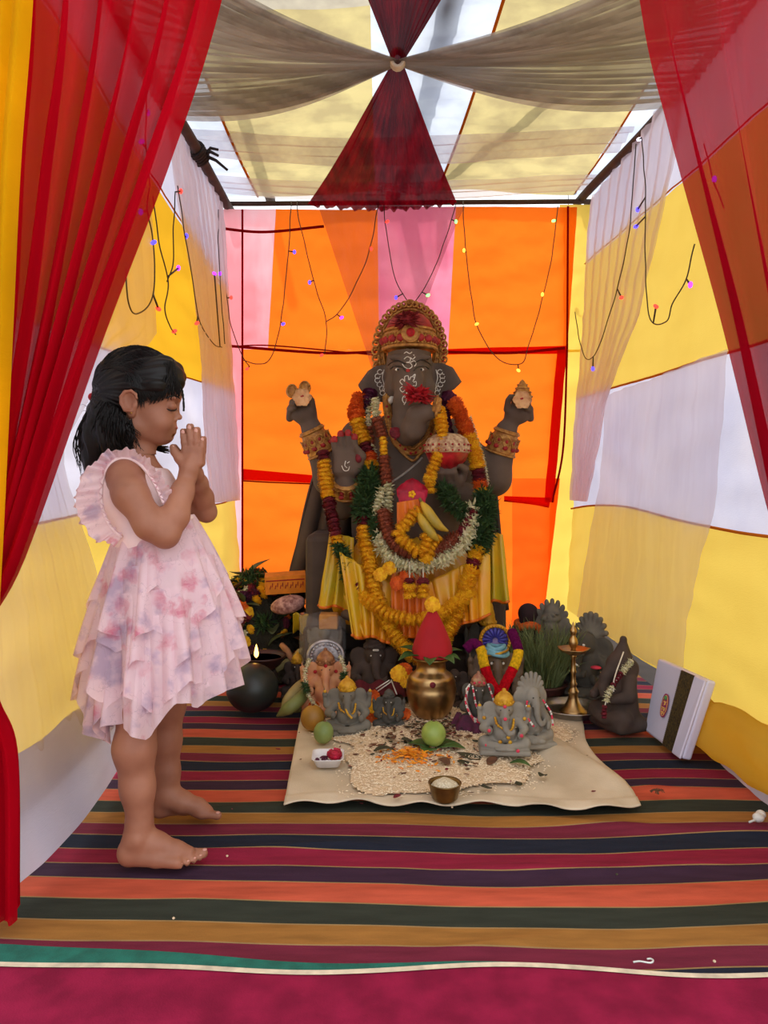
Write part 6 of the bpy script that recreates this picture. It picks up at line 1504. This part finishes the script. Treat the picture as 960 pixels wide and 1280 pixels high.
b.ops += hn.ops[len(b.ops):]
wr = G(235,590,1.66).z
full = Sdf(); full.ops = b.ops+hd.ops
zn = G(0,566).z
parts_ = []
parts_.append(full.mesh((-.68,1.56,zn-.0045), (-.42,1.84,1.13), .0022))       # head
parts_.append(b.mesh((-.70,1.50,-.02), (-.34,1.95,zn), .0036))                # body below the neck
v, q = b.mesh((-.3436,1.50,-.02), (-.30,1.95,zn), .0036)
hx0, hx1 = G(209,0).x, G(268,0).x
# one fine block round hands and forearms, the coarse block stops before it
xs_ = -.3436
parts_ = [parts_[0]]
Zs = G(0,606,1.66).z
parts_.append(b.mesh((-.70,1.50,-.02), (-.30,1.95,Zs), .0036))
parts_.append(b.mesh((-.70,1.50,Zs-.0036), (-.485,1.95,zn), .0036))
parts_.append(b.mesh((-.489,1.50,Zs-.002), (-.36,1.90,CH+.15), .0018))
v, q = join_nets(parts_)
body_g = link_mesh('body', np_mesh('body', v, q), m_skin, girl, True)
gt = BVHTree.FromPolygons([tuple(p) for p in v], [tuple(int(i) for i in f) for f in q])
def ghit(x, y, off=0., dflt=1.66):
    o_ = Vector((0,0,CH)); dn = (at(x,y,1.)-o_).normalized(); h = gt.ray_cast(o_, dn); return (h[0]-dn*off) if h[0] else at(x,y,dflt)
# lips, lashes, brow, nails
m_lip = mat('lip', (158,84,80), .45, var=.05, bump=0)
l = Sdf(); l.ell(G(218.7,534.8), (P(3.3),.0120,P(2.1)), .001).ell(G(216.8,540), (P(3.4),.0110,P(2.4)), .001).ell(G(222.3,537.3), (P(3.0),.013,P(.45)), .0006, None, True)
l.obj('lips', (G(208,0).x, GD-.02, G(0,546).z), (G(230,0).x, GD+.02, G(0,529).z), .0009, m_lip, girl)
m_hair = mat('black_hair', (15,12,12), .46, var=.25, scale=22, bump=.25, bscale=60, spec=.3)
def eyeline(s, pts, r, name):
    q_ = MB(); PP = []
    for x, z, dy in pts: PP.append(G(x, z, GD+s*dy))
    q_.tube([Vector(p) for p in spline([tuple(p) for p in PP], 10)], r, 5); q_.build(name, m_hair, girl, True)
for s in (-1, 1):
    eyeline(s, [(207.5,510.5,.0385),(213,512.8,.0375),(218.5,513,.0295),(221,511,.0205)], .0011, 'eyelash')
    eyeline(s, [(208,498,.050),(214,494.8,.043),(220.5,495.5,.032),(224.5,498,.020)], .0017, 'eyebrow')
q_ = MB()
for k in range(9):
    t_ = k/8; p = G(209+11*t_, 511.3+1.6*math.sin(t_*3), GD-.038+.016*t_); q_.tube([p, p+Vector((.0045,-.001,-.0035))], [.0006,.0002], 4, False)
q_.build('eyelash_hair', m_hair, girl)['kind'] = 'stuff'
m_nail = mat('fingernail', (206,150,136), .35, var=.03, bump=0)
for (tx, ty), r in zip([(228.5,539),(236.5,533),(244.8,537),(252.8,548)], [.0072,.0075,.0072,.0062]):
    MB().ball(G(tx,ty+1.5,1.668-.0115-r*.66), (r*.60,.0016,r*.78), 10, 6).build('fingernail', m_nail, girl, True)
MB().ball(G(216,560,1.668-.0115-.0055), (.0042,.0016,.0055), 10, 6).build('fingernail', m_nail, girl, True)
def toenails(ax, ay, s, L):
    for k in range(5):
        t_ = k/4; yy = -s*.021+s*.0105*k*1.02; x0 = .094-.024*t_**1.3; ln = (.031,.030,.027,.023,.019)[k]; r = (.0098,.0066,.0063,.006,.0062)[k]
        MB().ball((ax+(x0+ln+r*.25)*L, ay+yy*L, r*1.95), (r*.6,r*.6,r*.25), 8, 5).build('toenail', m_nail, girl, True)
toenails(-.5235, 1.622, -1, 1.06); toenails(-.527, 1.850, 1, 1.0)
m_stud = mat('gold_stud', (220,180,90), .3, metal=1., bump=0)
MB().ball(ghit(164,516,.001), (.0022,)*3, 8, 6).build('ear_stud', m_stud, girl, True)

# --- hair: smooth cap, gathered back, loose waves below
hr = Sdf()
hr.ell(G(171,484), (P(52),.080,P(51)), .01)
hr.ell(G(204,470), (P(26),.064,P(24)), .012).ell(G(193,475), (P(36),.073,P(26)), .01).ell(G(138,522), (P(24),.070,P(34)), .02).ell(G(150,545), (P(30),.072,P(30)), .02)
hr.ell(G(124,545), (P(21),.060,P(38)), .02).ell(G(118,574), (P(14),.046,P(22)), .015)
# open up the face, the ear and the neck
hr.ell(G(214,522), (P(38),.10,P(30)), .008, None, True)
hr.box(G(224,517,1.70), (P(60),.22,P(46)), .02, .006, None, True)
for s in (-1,1):
    hr.ell(G(164,504,GD+s*.084), (P(17),.028,P(18)), .006, None, True)
    hr.ell(G(195,531,GD+s*.06), (P(28),.045,P(32)), .010, None, True)
hr.box(G(214,585), (P(70),.3,P(50)), .01, .006, None, True)
hr.box(G(172,612), (P(66),.3,P(66)), .01, .006, None, True)
for s in (-1,1): hr.ell(G(192,481,GD+s*.056), (P(17),.022,P(11)), .008)
def hair_post(v):
    X = v[:,0]; Z = v[:,2]; Y = v[:,1]
    a = np.arctan2(Z-G(0,490).z, X-G(118,0).x)
    n_ = np.sin(a*60+Y*60)*.0011+np.sin(a*23+Y*140)*.0012
    low = np.clip((G(0,505).z-Z)/.05, 0, 1)
    n2 = (np.sin(X*210+np.sin(Z*70)*1.5+Y*60)*.0028+np.sin(X*420+Z*90+Y*150)*.0014)*low
    c_ = np.array(G(160,500)); d_ = v-c_; d_ /= np.linalg.norm(d_, axis=1)[:,None]
    return v+d_*(n_*(1-low)+n2)[:,None]
hr.obj('hair', (-.72,1.56,.78), (-.40,1.84,1.16), .0026, m_hair, girl, hair_post)
q_ = MB(); g_ = random.Random(5)
C0 = G(171,484); ER = Vector((P(52.5),.0805,P(51.5)))
band = G(119,496)
def cap_dir(px, py, y): d_ = G(px, py)-C0; d_.y = y; return Vector((d_.x/ER.x, d_.y/ER.y, d_.z/ER.z)).normalized()
bd = cap_dir(118,499,0)
def strand(pts, r0=.0011, w=.0): 
    n_ = len(pts); q_.tube(pts, [r0*(1-.75*(i/(n_-1))**3) for i in range(n_)], 3, False)
for k in range(520):
    s = g_.choice((-1,1)); a = g_.uniform(-.1,1.0)
    # front hairline from the temple up over the brow to the crown
    hl = [(172,486,1.),(192,492,.94),(206,482,.75),(219,472,.5),(224,462,.25),(222,455,.02)]
    i = g_.uniform(0,5); j = min(4,int(i)); f = i-j; hx_, hy_, hyy = [hl[j][c]*(1-f)+hl[j+1][c]*f for c in range(3)]
    d0 = cap_dir(hx_, hy_, s*hyy*.075); 
    mid = Vector((g_.uniform(-.1,.3), d0.y*.9, 1.)).normalized(); pts = []
    lift = 1.0+g_.uniform(-.004,.014)
    for t_ in np.linspace(0,1,11):
        d_ = (d0*(1-t_)**2+mid*2*t_*(1-t_)*.8+bd*t_**2).normalized(); pts.append(C0+Vector((d_.x*ER.x, d_.y*ER.y, d_.z*ER.z))*lift)
    strand(pts, .0012)
for k in range(700):   # loose waves below
    s = g_.choice((-1,-1,1)); th = g_.uniform(0,1)
    st = G(121+28*th+max(0,th-.6)*40+g_.uniform(-3,3), 500+16*th+max(0,th-.6)*34+g_.uniform(-5,5), GD+s*(.025+.048*math.sin(min(1,th+.25)*PI*.5)))
    en = G(105+68*th**1.1+g_.uniform(-6,7), 592-34*th**.8+g_.uniform(-18,6), GD+s*(.012+.060*th*g_.uniform(.7,1.1)))
    side = Vector((-P(11)*(1-th)*g_.uniform(.3,1.2), s*.012, P(2))); ph = g_.uniform(0,6); am = g_.uniform(.002,.0065); pts = []
    for t_ in np.linspace(0,1,13):
        p = st.lerp(en, t_)+side*math.sin(t_*PI); p.x += am*math.sin(t_*10+ph)*t_; p.y += s*.002+am*.5*math.cos(t_*11+ph); pts.append(p)
    strand(pts, .00135)
for k in range(220):    # fringe across the brow
    f = g_.random(); s = -1 if g_.random() < .75 else 1
    st = G(196+g_.uniform(-8,20), 452+g_.uniform(-3,10), GD+s*g_.uniform(.01,.05)); en = G(186+42*f+g_.uniform(-2,2), 504-9*f+g_.uniform(-5,3), GD+s*(.066-.040*f))
    mid = G(214+10*f+g_.uniform(-6,4), 472+g_.uniform(-4,4), GD+s*(.072-.026*f)); pts = [st*(1-t_)**2+mid*2*t_*(1-t_)+en*t_**2 for t_ in np.linspace(0,1,9)]; strand(pts, .0012)
for k in range(60):    # lock hanging in front of the brow
    s = -1; st = G(214+g_.uniform(-5,5), 458+g_.uniform(-3,3), GD-.03+g_.uniform(-.01,.02)); pts = []
    for t_ in np.linspace(0,1,12):
        x = 214+17*math.sin(t_*1.9)+g_.uniform(-.5,.5)-2*t_+ (5*(t_-.8)*5 if t_ > .8 else 0)*.3; y = 458+56*t_; pts.append(G(x, y, GD-.026+.012*t_)+Vector((g_.uniform(-.0012,.0012),g_.uniform(-.003,.003),0)))
    strand(pts, .001)
for k in range(60):    # dark ends under the chin
    st = G(186+g_.uniform(-8,8), 551+g_.uniform(-3,5), GD+.035+g_.uniform(0,.03)); en = G(210+g_.uniform(-6,5), 562+g_.uniform(-5,5), GD+.05+g_.uniform(-.02,.02)); strand([st.lerp(en,t_)+Vector((0,0,-.006*math.sin(t_*PI))) for t_ in np.linspace(0,1,8)], .0016)
for k in range(40):    # flyaways
    st = G(g_.uniform(108,125), g_.uniform(505,575), GD-.03); e_ = st+Vector((-g_.uniform(.006,.018), g_.uniform(-.01,.01), g_.uniform(-.012,.008))); strand([st, st.lerp(e_,.5)+Vector((0,0,.003)), e_], .0005)
for k in range(120):   # temple
    f = g_.random(); st = G(168+20*f, 478+g_.uniform(-4,4), GD-.074+.004*f); e_ = G(174+24*f+g_.uniform(-2,2), 500+g_.uniform(-4,4), GD-.068+.008*f); strand([st, st.lerp(e_,.5)+Vector((-.001,-.004,0)), e_], .0011)
for k in range(30):    # baby hair in front of the ear
    st = G(174+g_.uniform(-3,4), 492+g_.uniform(-3,3), GD-.069); e_ = G(176+g_.uniform(-5,6), 508+g_.uniform(-6,6), GD-.064); strand([st, st.lerp(e_,.5)+Vector((.003,-.001,0)), e_], .0007)
o = q_.build('hair_strands', m_hair, girl, True); o['kind'] = 'stuff'
q_ = MB(); bc = G(120,497); q_.tube([bc+Vector((.003*math.cos(a*2), .016*math.cos(a), .012*math.sin(a))) for a in np.linspace(0,2*PI,20)], .0052, 8)
q_.ball(bc+Vector((-.005,-.012,.0)), (.008,.008,.009), 10, 8); q_.build('hair_band', m_cr, girl, True)

# --- dress
def floral(name, sheer):
    m, nt, p, out = new_mat(name); N = nt.nodes; L = nt.links; N.remove(p); tc = N.new('ShaderNodeTexCoord')
    def ramp(src, stops):
        r = N.new('ShaderNodeValToRGB'); E = r.color_ramp.elements
        while len(E) < len(stops): E.new(.5)
        for e_, (ps, c) in zip(E, stops): e_.position = ps; e_.color = c
        L.new(src, r.inputs['Fac']); return r.outputs[0]
    nz = N.new('ShaderNodeTexNoise'); nz.inputs['Scale'].default_value = 16; nz.inputs['Detail'].default_value = 4; L.new(tc.outputs['Object'], nz.inputs['Vector'])
    base = ramp(nz.outputs['Fac'], [(.33, lin((206,184,204))), (.45, lin((246,220,226))), (.60, lin((250,226,230))), (.72, lin((214,190,214)))])
    ds = N.new('ShaderNodeVectorMath'); ds.operation = 'ADD'; n3 = N.new('ShaderNodeTexNoise'); n3.inputs['Scale'].default_value = 60; L.new(tc.outputs['Object'], n3.inputs['Vector'])
    sc = N.new('ShaderNodeVectorMath'); sc.operation = 'SCALE'; sc.inputs['Scale'].default_value = .034; L.new(n3.outputs['Color'], sc.inputs[0]); L.new(tc.outputs['Object'], ds.inputs[0]); L.new(sc.outputs[0], ds.inputs[1])
    vo = N.new('ShaderNodeTexVoronoi'); vo.inputs['Scale'].default_value = 21; L.new(ds.outputs[0], vo.inputs['Vector'])
    rose = ramp(vo.outputs['Distance'], [(0, (.9,.9,.9,1)), (.12, (.75,.75,.75,1)), (.2, (.45,.45,.45,1)), (.26, (.6,.6,.6,1)), (.46, (0,0,0,1))])
    n4 = N.new('ShaderNodeTexNoise'); n4.inputs['Scale'].default_value = 9; L.new(tc.outputs['Object'], n4.inputs['Vector'])
    msk = ramp(n4.outputs['Fac'], [(.46, (0,0,0,1)), (.62, (.85,.85,.85,1))])
    mm_ = N.new('ShaderNodeMath'); mm_.operation = 'MULTIPLY'; L.new(rose, mm_.inputs[0]); L.new(msk, mm_.inputs[1])
    mx = N.new('ShaderNodeMixRGB'); L.new(mm_.outputs[0], mx.inputs[0]); L.new(base, mx.inputs[1]); mx.inputs[2].default_value = lin((222,104,134))
    wv = N.new('ShaderNodeTexVoronoi'); wv.feature = 'DISTANCE_TO_EDGE'; wv.inputs['Scale'].default_value = 17; L.new(ds.outputs[0], wv.inputs['Vector'])
    ln_ = ramp(wv.outputs['Distance'], [(0, (.30,.30,.30,1)), (.012, (0,0,0,1))])
    mx2 = N.new('ShaderNodeMixRGB'); L.new(ln_, mx2.inputs[0]); L.new(mx.outputs[0], mx2.inputs[1]); mx2.inputs[2].default_value = lin((150,120,134))
    d = N.new('ShaderNodeBsdfDiffuse'); t_ = N.new('ShaderNodeBsdfTranslucent'); L.new(mx2.outputs[0], d.inputs[0]); L.new(mx2.outputs[0], t_.inputs[0])
    a = N.new('ShaderNodeMixShader'); a.inputs[0].default_value = .4; L.new(d.outputs[0], a.inputs[1]); L.new(t_.outputs[0], a.inputs[2]); last = a
    if sheer:
        tr = N.new('ShaderNodeBsdfTransparent'); s2 = N.new('ShaderNodeMixShader'); s2.inputs[0].default_value = sheer; L.new(last.outputs[0], s2.inputs[1]); L.new(tr.outputs[0], s2.inputs[2]); last = s2
    L.new(last.outputs[0], out.inputs['Surface']); return m
m_flo = floral('pink_floral_chiffon', .10); m_flo2 = floral('pink_floral_lining', 0)
m_bod = mat('pale_pink_bodice', (244,216,216), .8, var=.03, scale=20, bump=.15)
# bodice fitted over the torso
bo = Sdf()
bo.ell(G(173,620), (P(49),.088,P(50)), .03).ell(G(190,672), (P(46),.086,P(44)), .03).cone(G(163,598,1.665), G(174,595,1.735), .036, .036, .03)
bo.box(G(176,560), (P(120),.4,P(50)), .004, .006, None, True)
bo.ell(G(180,582), (P(20),.050,P(12)), .006, None, True)
for s in (-1,1): bo.ell(G(152,605,GD+s*.112), (P(23),.050,P(32)), .005, None, True)
bo.obj('bodice', (-.68,1.58,.60), (-.38,1.82,.92), .003, m_bod, girl)
# skirt: tiers of handkerchief ruffles
def tier(name, y0, y1, x0, x1, X0, X1, ry0, ry1, nf, amp, hz, nz_, ph, m, tilt0=0., tilt1=0., nu=200, nv=22, hemw=1.):
    def fn(u, v):
        a = u*2*PI; xa = x0+(x1-x0)*(.5+.5*math.cos(a)); xb = X0+(X1-X0)*(.5+.5*math.cos(a))
        vv = v*(1+hz*(2*abs((u*nz_+ph) % 1-.5)-.5)+.3*hz*math.sin(a*5+ph*7))
        x = xa+(xb-xa)*vv**.85; y = y0+tilt0*math.cos(a)*.5+(y1-y0+(tilt1-tilt0)*math.cos(a)*.5)*vv
        ry = ry0+(ry1-ry0)*vv**.85; w_ = amp*vv**1.1*(math.sin(a*nf+ph*5+1.2*math.sin(a*3+ph)+vv*.8)+.45*math.sin(a*nf*2.3+ph*3))
        p = G(x, y); c_ = G((xa+xb)/2*0+((x0+x1)/2*(1-vv)+(X0+X1)/2*vv), y)
        p.y = GD+.01-ry*math.sin(a) ; d_ = (p-c_); d_.z = 0; p += d_.normalized()*w_; p.z += w_*.35
        return p
    return MB().grid(fn, nu, nv).build(name, m, girl, True)
tier('skirt_lining', 655, 872, 150,236, 128,284, .078,.126, 9,.008,.0,5,.1, m_flo2, -14, -60)
tier('skirt_ruffle', 760, 882, 122,280, 120,290, .128,.152, 12,.018,.16,8,.0, m_flo, -20,-56)
tier('skirt_ruffle', 730, 858, 124,280, 113,294, .122,.150, 11,.022,.26,7,.35, m_flo, -18,-62)
tier('skirt_ruffle', 700, 822, 132,268, 110,291, .110,.144, 10,.022,.30,7,.7, m_flo, -16,-54)
tier('skirt_ruffle', 672, 785, 142,254, 113,286, .094,.136, 9,.022,.34,6,.15, m_flo, -14,-44)
tier('skirt_ruffle', 650, 752, 148,240, 120,274, .082,.124, 8,.020,.40,5,.55, m_flo, -14,-36)
MB().tube([G(194+45*math.cos(a), 654-7*math.cos(a), GD+.01-.083*math.sin(a)) for a in np.linspace(0,2*PI,40)], .006, 8).build('waist_seam', m_bod, girl, True)
# shoulder ruffles: pleated wings round the armholes
def wing(s, name='shoulder_ruffle'):
    inner = [(152,672,.082),(136,655,.090),(127,630,.094),(128,600,.092),(138,580,.085),(152,573,.078),(170,577,.074),(184,590,.076),(195,608,.080),(206,632,.083),(214,655,.078)]
    outer = [(142,684,.098),(112,668,.120),(96,636,.128),(99,604,.126),(122,572,.112),(150,561,.098),(174,566,.096),(192,582,.096),(206,600,.096),(219,628,.094),(222,652,.084)]
    PI_ = spline([tuple(G(x,y,GD+s*d_)) for x,y,d_ in inner], 161); PO = spline([tuple(G(x,y,GD+s*d_)) for x,y,d_ in outer], 161)
    def fn(u, v):
        j = int(round(u*160)); a = Vector(PI_[j]); c_ = Vector(PO[j]); p = a.lerp(c_, v); w_ = .0055*math.sin(u*170+1.5*math.sin(u*30))*(v+.15)+.003*math.sin(u*77)*v
        p.y += s*w_; p.x += w_*.5; p.z += w_*.4+.004*v*math.sin(u*60); return p
    MB().grid(fn, 160, 10).build(name, m_flo2, girl, True)
    q_ = MB(); q_.tube([Vector(p) for p in PI_[::4]], .0042, 6); q_.build('armhole_piping', m_bod, girl, True)
    def rf(u, v):
        j = int(round(u*160)); a = Vector(PI_[j]); w_ = .006*math.sin(u*150)*v; return a+Vector((w_, s*(.006*v), .016*v*(1 if .3 < u < .75 else .4)+abs(w_)*.4))
    MB().grid(rf, 160, 4).build('frill', m_flo2, girl, True)
wing(-1); wing(1)
